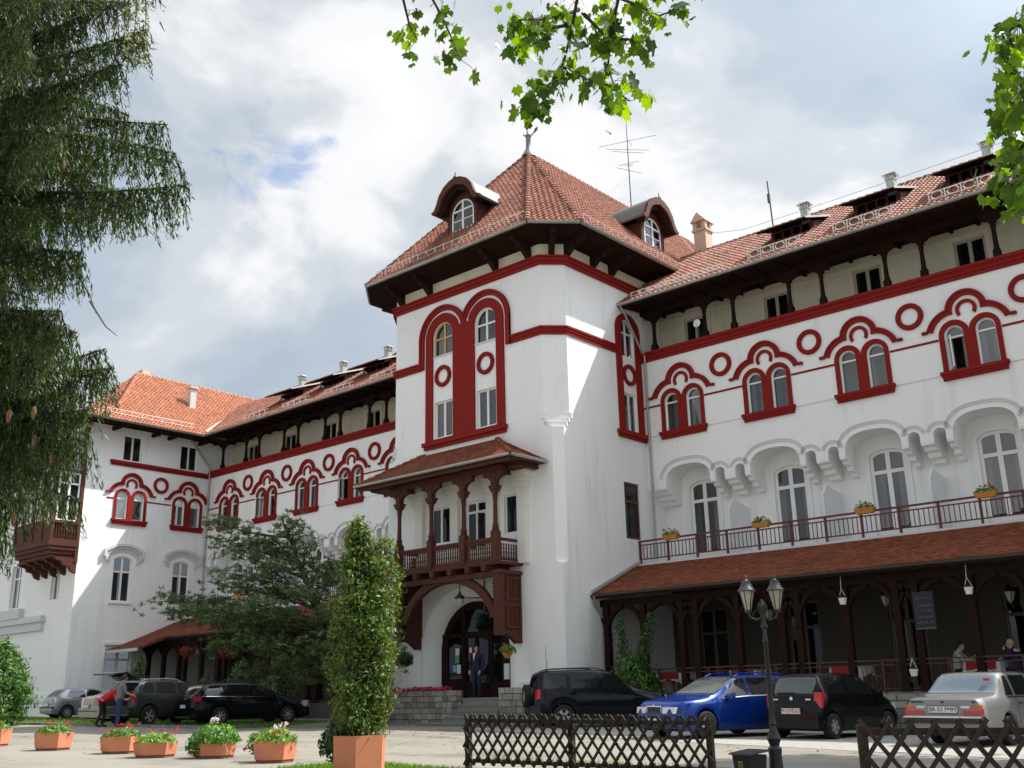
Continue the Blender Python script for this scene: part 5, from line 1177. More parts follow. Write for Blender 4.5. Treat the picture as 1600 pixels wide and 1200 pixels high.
# ------------------------------------------------------------------ terrace tables and chairs
CLW = mat('white_tablecloth', (0.62, 0.62, 0.66), 0.8, 0.06, 6); CLR = mat('red_tablecloth', (0.36, 0.015, 0.02), 0.75, 0.08, 6); CHW = mat('chair_wood', (0.13, 0.07, 0.045), 0.6, 0.2, 9)
def table(x, y, label, rot=0.0):
    e = empty('cafe_table', (x, y, 1.0), rot, label, 'table')
    G().box(-0.45, 0.45, -0.45, 0.45, 0.70, 0.735).obj('tabletop', CHW, e)
    for sx in (-1, 1):
        for sy in (-1, 1): G().box(sx*0.38-0.03, sx*0.38+0.03, sy*0.38-0.03, sy*0.38+0.03, 0, 0.70).obj('leg', CHW, e)
    t = empty('tablecloth', (x, y, 1.735), rot, 'white tablecloth with red runner on the '+label, 'tablecloth')
    g = G(); n = 16; ring_ = []
    for i in range(4*n):
        s_ = i//n; u = (i % n)/n; c = [(-.5, -.5), (.5, -.5), (.5, .5), (-.5, .5)]; a, b = c[s_], c[(s_+1) % 4]; ring_.append((a[0]+(b[0]-a[0])*u, a[1]+(b[1]-a[1])*u, abs(u-0.0) if u < 0.5 else 1-u))
    g.v = [(p_[0]*0.96, p_[1]*0.96, 0.012) for p_ in ring_]+[(p_[0]*(1.06+0.04*math.sin(i*1.3)), p_[1]*(1.06+0.04*math.sin(i*1.3)), -0.34+0.28*p_[2]-0.10*(p_[2] < 0.06)) for i, p_ in enumerate(ring_)]+[(0, 0, 0.012)]
    k = 4*n; g.f = [(i, (i+1) % k, k+(i+1) % k, k+i) for i in range(k)]+[(i, (i+1) % k, 2*k) for i in range(k)]
    g.obj('cloth', CLW, t); G().box(-0.40, 0.40, -0.5, 0.5, 0.014, 0.02).box(-0.40, 0.40, -0.535, -0.515, -0.20, 0.02).obj('runner', CLR, t)
    return e
def chair(x, y, rz, label):
    e = empty('cafe_chair', (x, y, 1.0), rz, label, 'chair', 'slatted chairs on the terrace')
    G().box(-0.2, 0.2, -0.2, 0.2, 0.42, 0.46).obj('seat', CHW, e)
    for sx in (-1, 1):
        G().box(sx*0.18-0.02, sx*0.18+0.02, 0.15, 0.19, 0, 0.42).obj('leg', CHW, e); G().box(sx*0.18-0.02, sx*0.18+0.02, -0.2, -0.16, 0, 0.9).obj('leg', CHW, e)
    for z in (0.56, 0.68, 0.80): G().box(-0.18, 0.18, -0.195, -0.165, z, z+0.08).obj('back_slat', CHW, e)
TB = [(-17.4, 30.95, 'red topped table behind the blue car'), (-13.95, 30.9, 'rose table behind the black hatchback'), (-10.05, 30.95, 'cafe table between the two seated people'), (-20.3, 31.1, 'cafe table near the climbing shrub')]
for x, y, lb in TB: table(x, y, lb)
for x, y, r_, lb in ((-16.55, 30.95, 90, 'slatted chair right of the red topped table'), (-18.3, 30.95, -90, 'slatted chair left of the red topped table'), (-13.1, 30.9, 90, 'slatted chair right of the rose table'), (-14.8, 30.9, -90, 'slatted chair left of the rose table'), (-10.85, 30.95, -90, 'slatted chair under the seated person in a pale jacket'), (-9.22, 30.95, 90, 'slatted chair under the fair-haired seated person'), (-19.4, 31.1, 90, 'slatted chair near the climbing shrub')): chair(x, y, R(r_), lb)
e = empty('flower_vase', (-13.9, 30.75, 1.76), 0, 'small vase with a red rose standing on the terrace table', 'vase')
G().lathe([(0.04, 0), (0.05, 0.08), (0.03, 0.14), (0.035, 0.17)], (0, 0, 0), 8).obj('vase', WHITE, e); G().tube([(0, 0, 0.1), (0.02, 0, 0.42)], 0.008, 4).obj('stem', LF_DARK, e)
blooms('blossom', (0.02, 0, 0.42), 3, (0.06, 0.06), 0.06, PET_R, e, 0.08); p, n = dome(30, (0, 0, 0.22), 0.1, 0.1, 0.12, 0.4, -1); leafcloud('foliage', p, n, 0.05, LF_GER, e)

# ------------------------------------------------------------------ things on the roofs
e = empty('roof_antenna', (XT, 40.3, 24.7), 0, 'tall thin television aerial with crossbars on the tower ridge', 'antenna')
G().tube([(0, 0, -0.1), (-0.02, 0, 5.3)], [0.035, 0.018], 6).obj('mast', mat('aerial_metal', (0.10, 0.105, 0.11), 0.5, metal=0.4), e)
AER = MATS['aerial_metal']
for z, L, tilt in ((4.0, 1.5, 0.25), (3.5, 1.1, -0.1), (3.35, 0.8, -0.1), (2.7, 0.5, 0.1), (2.3, 0.65, -0.2)):
    G().tube([(-L*0.8, -L*0.6, z-tilt), (L*0.8, L*0.6, z+tilt)], 0.013, 4).obj('crossbar', AER, e)
G().tube([(0, 0, 4.1), (0.6, -0.5, 3.3)], 0.014, 4).tube([(-0.5, 0.4, 2.9), (0.6, -0.5, 2.2)], 0.014, 4).obj('boom', AER, e)
G().tube([(0, 0, 2.0), (0.0, -2.2, 0.05)], 0.006, 3).tube([(0, 0, 2.0), (3.2, 1.0, -3.4)], 0.006, 3).obj('guy_wire', AER, e)
e = empty('roof_pole', (-17.95, 36.9, 19.5), 0, 'plain thin steel pole standing on the right wing roof', 'pole'); G().tube([(0, 0, -0.2), (-0.05, 0, 1.4), (-0.08, 0, 2.2)], [0.03, 0.035, 0.03], 6).obj('pole', AER, e); G().box(-0.13, -0.02, -0.04, 0.04, 1.2, 1.6).obj('clamp', AER, e)
G().tube([(-21.5, 37.5, 20.6), (-19.5, 37.2, 20.05), (-16, 37.1, 19.95), (-12, 37.1, 19.95), (-6, 37.1, 19.98), (1, 37.1, 19.98)], 0.009, 4).obj('roof_cable', AER, None, label='thin dark cable running along the right wing ridge', cat='cable')
e = empty('satellite_dish', (-19.75, 33.28, 14.62), 0, 'small white satellite dish on the loggia ledge', 'satellite dish')
G().lathe([(0.02, 0), (0.10, -0.02), (0.16, -0.06)], (0, 0, 0.2), 14, 'y').obj('dish', WHITE, e, 50); G().tube([(0, 0.02, 0.2), (0, 0.1, 0), (0, 0.15, -0.35)], 0.015, 5).tube([(0, 0, 0.08), (0, -0.3, 0.15)], 0.01, 4).obj('arm', IRON, e)

# ------------------------------------------------------------------ people
SKIN = mat('skin', (0.50, 0.29, 0.20), 0.55, 0.06, 10); NAVY = mat('navy_suit', (0.012, 0.016, 0.055), 0.75, 0.15, 8); SHIRT = mat('white_shirt', (0.6, 0.6, 0.62), 0.7); BLACKC = mat('black_cloth', (0.012, 0.012, 0.014), 0.8); JEANS = mat('blue_jeans', (0.03, 0.05, 0.14), 0.8, 0.2, 14); GREYT = mat('grey_tshirt', (0.17, 0.175, 0.18), 0.85); REDJ = mat('red_jacket', (0.50, 0.012, 0.02), 0.7); WHJ = mat('white_cloth', (0.7, 0.7, 0.72), 0.75); HAIRD = mat('dark_hair', (0.012, 0.009, 0.008), 0.5); HAIRB = mat('fair_hair', (0.42, 0.33, 0.20), 0.55, 0.2, 20); BEIGEJ = mat('pale_jacket', (0.36, 0.36, 0.30), 0.8); SHOE = mat('shoe_leather', (0.02, 0.018, 0.016), 0.4)
def person(name, label, loc, rz, J, cl, hair, cat='person', voxel=0.013):
    """J joint positions (local, x forward, y left); one continuous skin made by remeshing tapered limbs."""
    e = empty(name, loc, rz, label, cat)
    J = {k: Vector(v) for k, v in J.items()}
    segs = []   # a, b, ra, rb, material key
    def S(a, b, ra, rb, m): segs.append((J[a] if isinstance(a, str) else Vector(a), J[b] if isinstance(b, str) else Vector(b), ra, rb, m))
    hipw = Vector((0, 0.09, 0))
    S('pelvis', 'chest', 0.145, 0.165, 'top'); S('chest', 'neck', 0.15, 0.07, 'top'); S('neck', 'head', 0.055, 0.06, 'skin')
    for s_ in ('l', 'r'):
        S('chest', 'sh_'+s_, 0.13, 0.075, 'top'); S('sh_'+s_, 'el_'+s_, 0.062, 0.047, 'top'); S('el_'+s_, 'wr_'+s_, 0.045, 0.032, cl.get('fore', 'top'))
        S('pelvis', 'hip_'+s_, 0.13, 0.10, 'bot'); S('hip_'+s_, 'kn_'+s_, 0.095, 0.062, 'bot'); S('kn_'+s_, 'an_'+s_, 0.06, 0.045, 'bot')
        S('an_'+s_, tuple(J['an_'+s_]+Vector((0.16, 0, -0.055))), 0.048, 0.036, 'shoe')
        w = J['wr_'+s_]; dr = (w-J['el_'+s_]).normalized(); sd = dr.cross(Vector((1, 0.2, 0.1))).normalized(); th = dr.cross(sd)
        S(tuple(w), tuple(w+dr*0.085), 0.03, 0.034, 'skin')
        for i, (o_, L_) in enumerate(((-0.030, 0.075), (-0.010, 0.088), (0.010, 0.082), (0.028, 0.062))):
            k0 = w+dr*0.085+sd*o_; k1 = k0+dr*L_*0.5+th*0.012; k2 = k1+dr*L_*0.42+th*0.03; S(tuple(k0), tuple(k1), 0.0115, 0.0105, 'skin'); S(tuple(k1), tuple(k2), 0.0105, 0.009, 'skin')
        k0 = w+dr*0.03-sd*0.03; S(tuple(k0), tuple(k0-sd*0.03+dr*0.045+th*0.015), 0.013, 0.011, 'skin')
    g = G()
    def cap(a, b, ra, rb):
        t = (b-a); L = t.length; t = t.normalized() if L > 1e-6 else Vector((0, 0, 1)); up = Vector((0, 0, 1)) if abs(t.z) < 0.9 else Vector((1, 0, 0)); u = t.cross(up).normalized(); v = u.cross(t)
        pts = []; rs = []
        for i in range(4): an = math.pi/2*(1-i/3.0)*0.98; pts.append(a-t*ra*math.sin(an)); rs.append(max(0.002, ra*math.cos(an)))
        for i in range(4): an = math.pi/2*(i/3.0)*0.98; pts.append(b+t*rb*math.sin(an)); rs.append(max(0.002, rb*math.cos(an)))
        g.tube(pts, rs, 10)
    for a, b, ra, rb, m in segs: cap(a, b, ra, rb)
    # head: egg, jaw, nose, ears, brow
    hd = J['head']; f = (J.get('look', hd+Vector((1, 0, 0)))-hd).normalized(); lf = Vector((0, 0, 1)).cross(f).normalized(); upv = f.cross(lf)
    hp = lambda x, y, z: hd+f*x+lf*y+upv*z
    def egg(c, rx, ry, rz_, nn=12):
        k = len(g.v)
        for i in range(nn+1):
            th = math.pi*i/nn
            for j in range(nn): ph = 2*math.pi*j/nn; g.v.append(tuple(c+f*rx*math.sin(th)*math.cos(ph)+lf*ry*math.sin(th)*math.sin(ph)+upv*rz_*math.cos(th)))
        for i in range(nn):
            for j in range(nn): g.f.append((k+i*nn+j, k+i*nn+(j+1) % nn, k+(i+1)*nn+(j+1) % nn, k+(i+1)*nn+j))
    egg(hp(0, 0, 0.10), 0.098, 0.078, 0.115); egg(hp(0.03, 0, 0.035), 0.062, 0.055, 0.07); egg(hp(0.098, 0, 0.075), 0.022, 0.015, 0.028, 8); egg(hp(0.078, 0, 0.12), 0.02, 0.055, 0.012, 8); egg(hp(0.083, 0, 0.03), 0.014, 0.026, 0.010, 8)
    for s_ in (-1, 1): egg(hp(0, s_*0.08, 0.085), 0.018, 0.010, 0.03, 8)
    me0 = g.mesh('body', None, None, False); ob0 = bpy.data.objects.new('tmp', me0); COL.objects.link(ob0)
    md = ob0.modifiers.new('r', 'REMESH'); md.mode = 'VOXEL'; md.voxel_size = voxel
    ms = ob0.modifiers.new('s', 'SMOOTH'); ms.factor = 0.5; ms.iterations = 3
    dg = bpy.context.evaluated_depsgraph_get(); me = bpy.data.meshes.new_from_object(ob0.evaluated_get(dg)); bpy.data.objects.remove(ob0); me.name = 'body'
    me.materials.clear(); keys = ['skin', 'top', 'bot', 'shoe']
    for k in keys: me.materials.append(cl[k] if k in cl else SKIN)
    nf = len(me.polygons); cen = np.empty(nf*3); me.polygons.foreach_get('center', cen); cen = cen.reshape(-1, 3)
    best = np.full(nf, 1e9); mi = np.zeros(nf, np.int32)
    for a, b, ra, rb, m in segs+[(hp(0, 0, 0.02), hp(0, 0, 0.14), 0.085, 0.09, 'skin')]:
        a_, b_ = np.array(a), np.array(b); t = np.clip(((cen-a_)@(b_-a_))/max(1e-9, (b_-a_)@(b_-a_)), 0, 1); dd = np.linalg.norm(cen-(a_+t[:, None]*(b_-a_)), axis=1)-(ra+(rb-ra)*t)
        u = dd < best; best[u] = dd[u]; mi[u] = keys.index(m)
    me.polygons.foreach_set('material_index', mi); me.shade_smooth(); link('body', me, e)
    # hair, eyes, mouth
    hg = G(); cc = hp(-0.012, 0, 0.115); k = 0; nn = 14
    for i in range(nn+1):
        th = math.pi*i/nn
        for j in range(nn):
            ph = 2*math.pi*j/nn; q = Vector((math.sin(th)*math.cos(ph), math.sin(th)*math.sin(ph), math.cos(th))); cut = 0.72 if q.x > 0.3 else 1.0
            rr = Vector((0.105, 0.088, 0.117))*(1.0+0.02*math.sin(j*2.3+i)); z = q.z
            low = -0.35-(hair[1] if q.x < 0.2 else 0.0)
            zz = max(z, 0.25) if q.x > 0.35 else max(z, low)
            hg.v.append(tuple(cc+f*rr.x*q.x*(1 if q.x < 0.35 else 0.93)+lf*rr.y*q.y+upv*rr.z*zz))
    for i in range(nn):
        for j in range(nn): hg.f.append((i*nn+j, i*nn+(j+1) % nn, (i+1)*nn+(j+1) % nn, (i+1)*nn+j))
    hg.obj('hair', hair[0], e, 60)
    for s_ in (-1, 1): G().lathe([(0.002, -0.007), (0.009, 0), (0.002, 0.007)], tuple(hp(0.090, s_*0.032, 0.098)), 8).obj('eye', HAIRD, e)
    return e
def standing(lean=0.0):
    return dict(pelvis=(0, 0, 0.98), chest=(lean*0.5, 0, 1.34), neck=(lean*0.7, 0, 1.54), head=(lean*0.8+0.015, 0, 1.585), sh_l=(lean*0.6, 0.19, 1.46), sh_r=(lean*0.6, -0.19, 1.46), el_l=(-0.03, 0.27, 1.17), el_r=(-0.03, -0.27, 1.17), wr_l=(0.08, 0.25, 0.93), wr_r=(0.08, -0.25, 0.93), hip_l=(0, 0.09, 0.92), hip_r=(0, -0.09, 0.92), kn_l=(0.02, 0.11, 0.50), kn_r=(0.02, -0.11, 0.50), an_l=(-0.02, 0.12, 0.085), an_r=(-0.02, -0.12, 0.085))
J = standing(); J.update(wr_l=(0.10, 0.20, 0.92), look=(1, 0.75, 1.60))
e = person('person', 'person in a dark navy suit standing in the hotel doorway', (-26.70, 27.95, 1.08), R(-78), J, dict(skin=SKIN, top=NAVY, bot=NAVY, shoe=SHOE), (HAIRD, 0.1))
G().add([(0.185, -0.035, 1.40), (0.185, 0.035, 1.40), (0.155, 0.05, 1.53), (0.155, -0.05, 1.53), (0.20, 0, 1.24)], [(0, 1, 2, 3), (0, 4, 1)]).obj('shirt_front', SHIRT, e)
# the person bending at the open boot and the one beside
zq = zg(-37.3)
J = dict(pelvis=(-0.05, 0, 0.92), chest=(0.30, 0, 1.12), neck=(0.44, 0, 1.25), head=(0.52, 0, 1.26), look=(1.3, 0, 1.0), sh_l=(0.36, 0.19, 1.16), sh_r=(0.36, -0.19, 1.16), el_l=(0.55, 0.24, 0.92), el_r=(0.52, -0.24, 0.90), wr_l=(0.78, 0.18, 0.95), wr_r=(0.76, -0.16, 0.92), hip_l=(-0.03, 0.09, 0.88), hip_r=(-0.03, -0.09, 0.88), kn_l=(0.06, 0.12, 0.48), kn_r=(-0.02, -0.11, 0.48), an_l=(-0.02, 0.13, 0.085), an_r=(-0.16, -0.12, 0.085))
e = person('person', 'person in a red and white jacket bending over by the open boot', (-37.3, 19.45, zq), R(48), J, dict(skin=SKIN, top=REDJ, bot=BLACKC, shoe=SHOE), (HAIRD, 0.2))
G().hexa([(-0.06, -0.165, 0.98), (0.05, -0.18, 0.90), (0.06, 0.17, 0.90), (-0.06, 0.155, 0.98), (-0.10, -0.16, 1.02), (0.0, -0.17, 0.86), (0.0, 0.16, 0.86), (-0.10, 0.15, 1.02)]).obj('jacket_hem', WHJ, e)
J = standing(0.12); J.update(look=(1, 0.1, 1.35), el_l=(0.16, 0.25, 1.20), el_r=(0.14, -0.27, 1.18), wr_l=(0.42, 0.18, 1.12), wr_r=(0.40, -0.20, 1.08))
person('person', 'dark-haired person in a grey T-shirt and jeans beside the open car boot', (-36.35, 19.55, zg(-36.35)), R(75), J, dict(skin=SKIN, top=GREYT, bot=JEANS, shoe=SHOE, fore='skin'), (HAIRD, 0.5))
def seated(): return dict(pelvis=(0, 0, 0.52), chest=(0.06, 0, 0.88), neck=(0.10, 0, 1.07), head=(0.14, 0, 1.10), look=(1.2, 0, 1.0), sh_l=(0.08, 0.18, 1.0), sh_r=(0.08, -0.18, 1.0), el_l=(0.26, 0.24, 0.80), el_r=(0.26, -0.24, 0.80), wr_l=(0.44, 0.10, 0.88), wr_r=(0.42, -0.12, 0.80), hip_l=(0.03, 0.09, 0.50), hip_r=(0.03, -0.09, 0.50), kn_l=(0.42, 0.10, 0.50), kn_r=(0.42, -0.10, 0.50), an_l=(0.38, 0.10, 0.085), an_r=(0.38, -0.10, 0.085))
person('person', 'seated person in a pale jacket at the left of the terrace table', (-10.85, 30.95, 1.0), R(0), seated(), dict(skin=SKIN, top=BEIGEJ, bot=BLACKC, shoe=SHOE), (HAIRD, 0.2))
J = seated(); J['wr_l'] = (0.30, 0.10, 1.02)
e = person('person', 'fair-haired seated person in a dark blue jacket at the right of the table', (-9.22, 30.95, 1.0), R(180), J, dict(skin=SKIN, top=NAVY, bot=BLACKC, shoe=SHOE), (HAIRB, 0.6))
G().strip(arc(0.06, 0, 0.20, -75, 75, 10, 0.22), arc(0.06, 0, 0.13, -75, 75, 10, 0.16), lambda u, w, d: (-u*0.9+0.16, w, 1.0+d), -0.02, 0.05).obj('collar', WHJ, e)
# ================================================== cars
CGLASS = mat('car_glass', (0.010, 0.012, 0.013), 0.04, 0.05, 3, spec=0.5); TYRE = mat('tyre_rubber', (0.014, 0.014, 0.014), 0.85, 0.15, 20); RIM = mat('alloy_rim', (0.42, 0.42, 0.42), 0.35, 0.1, 12, metal=0.6); PLAST = mat('black_plastic', (0.022, 0.022, 0.023), 0.6, 0.1, 14); CHROME = mat('chrome', (0.75, 0.75, 0.76), 0.12, 0.03, 8, metal=1.0); TAIL = mat('red_lamp', (0.48, 0.01, 0.012), 0.15, 0.1, 20, spec=0.6, coat=0.6); HEADL = mat('clear_lamp', (0.55, 0.57, 0.58), 0.12, 0.15, 25, spec=0.7, coat=0.8); AMBER = mat('amber_lamp', (0.55, 0.12, 0.01), 0.2, 0.05); PLATE = mat('number_plate', (0.68, 0.68, 0.66), 0.4); UNDER = mat('underbody', (0.010, 0.010, 0.010), 0.9)
def paint(name, col, metal=0.0, rough=0.35): return mat(name, col, rough, 0.04, 2.0, metal=metal, spec=0.05, coat=0.45 if sum(col) < 0.05 else 0.8)
def interp(tab, x):
    if x <= tab[0][0]: return tab[0][1]
    for (a, b), (c, d) in zip(tab, tab[1:]):
        if x <= c: return b+(d-b)*(x-a)/(c-a)
    return tab[-1][1]
def smoothtab(tab, n=3):       # round the corners of a profile a little
    for _ in range(n):
        o = [tab[0]]
        for p, q in zip(tab, tab[1:]): o += [(p[0]*0.85+q[0]*0.15, p[1]*0.85+q[1]*0.15), (p[0]*0.15+q[0]*0.85, p[1]*0.15+q[1]*0.85)]
        tab = o+[tab[-1]]
    return tab
_wheel = {}
def wheel_meshes(r, style):
    k = (r, style)
    if k in _wheel: return _wheel[k]
    w = 0.10
    t = G().lathe([(r*0.62, -w), (r*0.90, -w), (r, -w*0.7), (r, w*0.7), (r*0.90, w), (r*0.62, w)], (0, 0, 0), 26, 'y', False).mesh('tyre', TYRE, 40)
    g = G(); g.lathe([(r*0.64, -w*0.9), (r*0.64, w*0.75), (r*0.58, w*0.80), (r*0.56, w*0.45)], (0, 0, 0), 26, 'y', False)
    n = style
    for i in range(n):
        a = 2*math.pi*i/n; ca, sa = math.cos(a), math.sin(a); hw = 0.16 if n <= 6 else 0.09
        q = []
        for rr, ww in ((0.05, 0.6), (r*0.60, 1.0)):
            for s_ in (-1, 1): q.append((rr*ca-s_*hw*ww*r*sa, rr*sa+s_*hw*ww*r*ca))
        y0, y1 = w*0.45, w*0.72
        g.hexa([(q[0][0], y0, q[0][1]), (q[1][0], y0, q[1][1]), (q[3][0], y0, q[3][1]), (q[2][0], y0, q[2][1]), (q[0][0], y1, q[0][1]), (q[1][0], y1, q[1][1]), (q[3][0], y1, q[3][1]), (q[2][0], y1, q[2][1])])
    g.lathe([(0.07, w*0.4), (0.07, w*0.78), (0.03, w*0.84)], (0, 0, 0), 12, 'y')
    rm = g.mesh('rim', RIM, 40); h = G().lathe([(r*0.60, w*0.25), (0.01, w*0.25)], (0, 0, 0), 20, 'y', False).mesh('brake_disc', UNDER)
    _wheel[k] = (t, rm, h); return _wheel[k]
def textmesh(name, body, size, mat_, parent, loc, rot, align='CENTER', ext=0.002):
    cu = bpy.data.curves.new(name, 'FONT'); cu.body = body; cu.size = size; cu.align_x = align; cu.align_y = 'CENTER'; cu.extrude = ext
    o = bpy.data.objects.new('tmp', cu); COL.objects.link(o); dg = bpy.context.evaluated_depsgraph_get(); me = bpy.data.meshes.new_from_object(o.evaluated_get(dg)); bpy.data.objects.remove(o); me.name = name
    me.materials.clear(); me.materials.append(mat_); return link(name, me, parent, None, loc, rot)
INK = mat('plate_ink', (0.02, 0.02, 0.022), 0.5); INKR = mat('plate_red_ink', (0.35, 0.02, 0.03), 0.5)
def car(name, label, pos, hd, S):
    x, y = pos; e = empty(name, (x, y, zg(x)), 0, label, 'car')
    c, s_ = math.cos(R(hd)), math.sin(R(hd)); f = Vector((c, s_, -0.0125*c)).normalized(); up = Vector((0.0125, 0, 1)).normalized(); lf = up.cross(f); up = f.cross(lf)
    e.matrix_world = Matrix.Translation((x, y, zg(x))) @ Matrix((f, lf, up)).transposed().to_4x4()
    L, Wd = S['L'], S['W']; top = smoothtab(S['top'], 2); belt = S['belt']; xf, xr, r = S['xf'], S['xr'], S['r']; z0 = S.get('z0', 0.22); body = S['paint']
    ta = S.get('taper', 0.10); tc_ = S.get('tc', 0.55)
    def hw(x_):
        d = max(0.0, abs(x_)-(L/2-tc_))/tc_
        return Wd/2*(1-ta*d**2.2)
    def sec(x_):
        W_ = hw(x_); zt = interp(top, x_); zb = z0+0.05*max(0, (abs(x_)-(L/2-0.3))/0.3)
        for xw in (xf, xr):
            q = (r*1.17)**2-(x_-xw)**2
            if q > 0: zb = max(zb, r+math.sqrt(q)*0.99)
        zl = min(interp(belt, x_), zt-0.025); zb = min(zb, zl-0.05); h = zl-zb; gh = zt-zl; ti = S.get('tumble', 0.30)*gh
        return [(0.93*W_, zb), (0.985*W_, zb+0.14*h), (1.0*W_, zb+0.50*h), (0.985*W_, zb+0.82*h), (0.955*W_, zl), (0.945*W_-0.5*ti-0.012, zl+0.5*gh), (0.93*W_-ti-0.02, zl+0.88*gh), (0.86*W_-ti-0.03, zl+0.975*gh), (0.45*W_, zt-0.004*(gh > 0.2)), (0.0, zt)]
    def pt(x_, k, side):
        q = sec(x_); i = min(int(k), 8); t = k-i; a, b = q[i], q[i+1]
        return Vector((x_, side*(a[0]+(b[0]-a[0])*t), a[1]+(b[1]-a[1])*t))
    xs = sorted(set([round(v, 3) for v in list(np.linspace(-L/2, L/2, 64))+[p[0] for p in top]+[xw+dx for xw in (xf, xr) for dx in np.linspace(-r*1.17, r*1.17, 13)]+[-L/2+0.03, L/2-0.03, -L/2+0.08, L/2-0.08]]))
    g = G(); m = 19
    for x_ in xs:
        q = sec(x_); ring_ = [(x_, -p[0], p[1]) for p in q]+[(x_, p[0], p[1]) for p in q[:-1]][::-1]; g.v += ring_
    for i in range(len(xs)-1):
        for j in range(m-1): g.f.append((i*m+j, i*m+j+1, (i+1)*m+j+1, (i+1)*m+j))
    g.f.append(tuple(range(m))); g.f.append(tuple((len(xs)-1)*m+j for j in range(m))[::-1])
    g.obj('body', body, e, 38)
    G().box(-L/2+0.25, L/2-0.25, -Wd/2+0.26, Wd/2-0.26, z0-0.02, 0.62).box(xr+r*1.3, xf-r*1.3, -Wd/2+0.06, Wd/2-0.06, z0-0.03, z0+0.12).obj('underbody', UNDER, e)
    tm, rm, hm = wheel_meshes(r, S.get('spokes', 5))
    for xw in (xf, xr):
        for sd in (-1, 1):
            w = link('wheel', tm, e, None, (xw, sd*(Wd/2-0.105), r)); w.rotation_euler = (0, random.uniform(0, 1), 0 if sd > 0 else math.pi)
            link('rim', rm, w); link('brake_disc', hm, w)
    def patch(nm, x0, x1, k0, k1, side, mm, off=0.007, nx=8, nk=4, trim=None):
        gg = G()
        for i in range(nx+1):
            for j in range(nk+1):
                xx = x0+(x1-x0)*i/nx; kk = k0+(k1-k0)*j/nk
                if trim: xx = trim(xx, (kk-k0)/(k1-k0))
                p = pt(xx, kk, side); d1 = pt(xx+0.01, kk, side)-p; d2 = pt(xx, min(kk+0.02, 8.99), side)-p; n = d1.cross(d2)
                n = n.normalized() if n.length > 1e-9 else Vector((0, side, 0))
                if n.dot(Vector((0, p.y, p.z-0.6))) < 0: n = -n
                gg.v.append(tuple(p+n*off))
        for i in range(nx):
            for j in range(nk): gg.f.append((i*(nk+1)+j, i*(nk+1)+j+1, (i+1)*(nk+1)+j+1, (i+1)*(nk+1)+j))
        return gg
    def screen(nm, x0, x1, mm, k0=6.25, off=0.007, inset=0.0):
        gg = G(); nx, ny = 8, 12
        for i in range(nx+1):
            xx = x0+(x1-x0)*i/nx
            for j in range(ny+1):
                v = -1+2*j/ny; k = 9-abs(v)*(9-k0); sd = 1 if v >= 0 else -1
                p = pt(xx, k, sd); d1 = pt(xx+0.01, k, sd)-pt(xx-0.01, k, sd); n = Vector((-d1.z, 0, d1.x)).normalized(); n = -n if n.z < 0 else n
                gg.v.append(tuple(p+n*off))
        for i in range(nx):
            for j in range(ny): gg.f.append((i*(ny+1)+j, i*(ny+1)+j+1, (i+1)*(ny+1)+j+1, (i+1)*(ny+1)+j))
        return gg.obj(nm, mm, e, 40)
    a, b = S['wind']; screen('windscreen', a, b, S.get('windmat', CGLASS))
    a, b = S['rear']; screen('rear_window', a, b, S.get('rearmat', CGLASS), S.get('reark', 6.35))
    for (a, b, ta_, tb_) in S['side']:
        for sd in (-1, 1):
            tr = (lambda xx, t, a=a, b=b, ta_=ta_, tb_=tb_: xx+(ta_*(b-xx)/(b-a)+tb_*(xx-a)/(b-a))*t)
            patch('side_window', a, b, 4.22, 5.92, sd, CGLASS, 0.008, 8, 4, tr).obj('side_window', CGLASS, e, 40)
    for xx in S.get('seams', ()):
        for sd in (-1, 1): patch('s', xx, xx+0.014, 0.6, 4.1, sd, UNDER, 0.003, 1, 6).obj('door_seam', UNDER, e)
    for xx in S.get('handles', ()):
        for sd in (-1, 1):
            p = pt(xx, 3.25, sd); G().box(p.x-0.08, p.x+0.08, p.y-0.02, p.y+0.025 if sd > 0 else p.y+0.02, p.z-0.015, p.z+0.015).obj('door_handle', S.get('handlemat', body), e)
    if S.get('trim'):
        for sd in (-1, 1): patch('t', S['side'][0][0], S['side'][-1][1], 4.05, 4.13, sd, CHROME, 0.012, 24, 1).obj('window_trim', CHROME, e)
    if 'clad' in S:
        for sd in (-1, 1): patch('c', -L/2+0.02, L/2-0.02, 0.0, S['clad'], sd, PLAST, 0.012, 60, 2).obj('side_cladding', PLAST, e, 40)
    for xx in (S['wind'][0]-S.get('mirx', 0.32) if S['wind'][0] > S['wind'][1] else S['wind'][0]-0.1,):
        for sd in (-1, 1):
            p = pt(S['mirror'], 4.0, sd); gm = G().hexa([(p.x-0.03, p.y, p.z-0.02), (p.x+0.09, p.y, p.z-0.01), (p.x+0.06, p.y+sd*0.20, p.z+0.0), (p.x-0.03, p.y+sd*0.21, p.z-0.0), (p.x-0.03, p.y, p.z+0.10), (p.x+0.05, p.y, p.z+0.09), (p.x+0.03, p.y+sd*0.19, p.z+0.13), (p.x-0.03, p.y+sd*0.21, p.z+0.14)])
            gm.obj('wing_mirror', S.get('mirmat', body), e)
    if S.get('rails'):
        x0, x1 = S['rails']
        for sd in (-1, 1):
            pts = [pt(x0+(x1-x0)*i/8, 7.3, sd)+Vector((0, 0, 0.055 if 0 < i < 8 else 0.0)) for i in range(9)]; G().tube(pts, 0.02, 6).obj('roof_rail', S.get('railmat', GALV), e, 50)
    xe = L/2
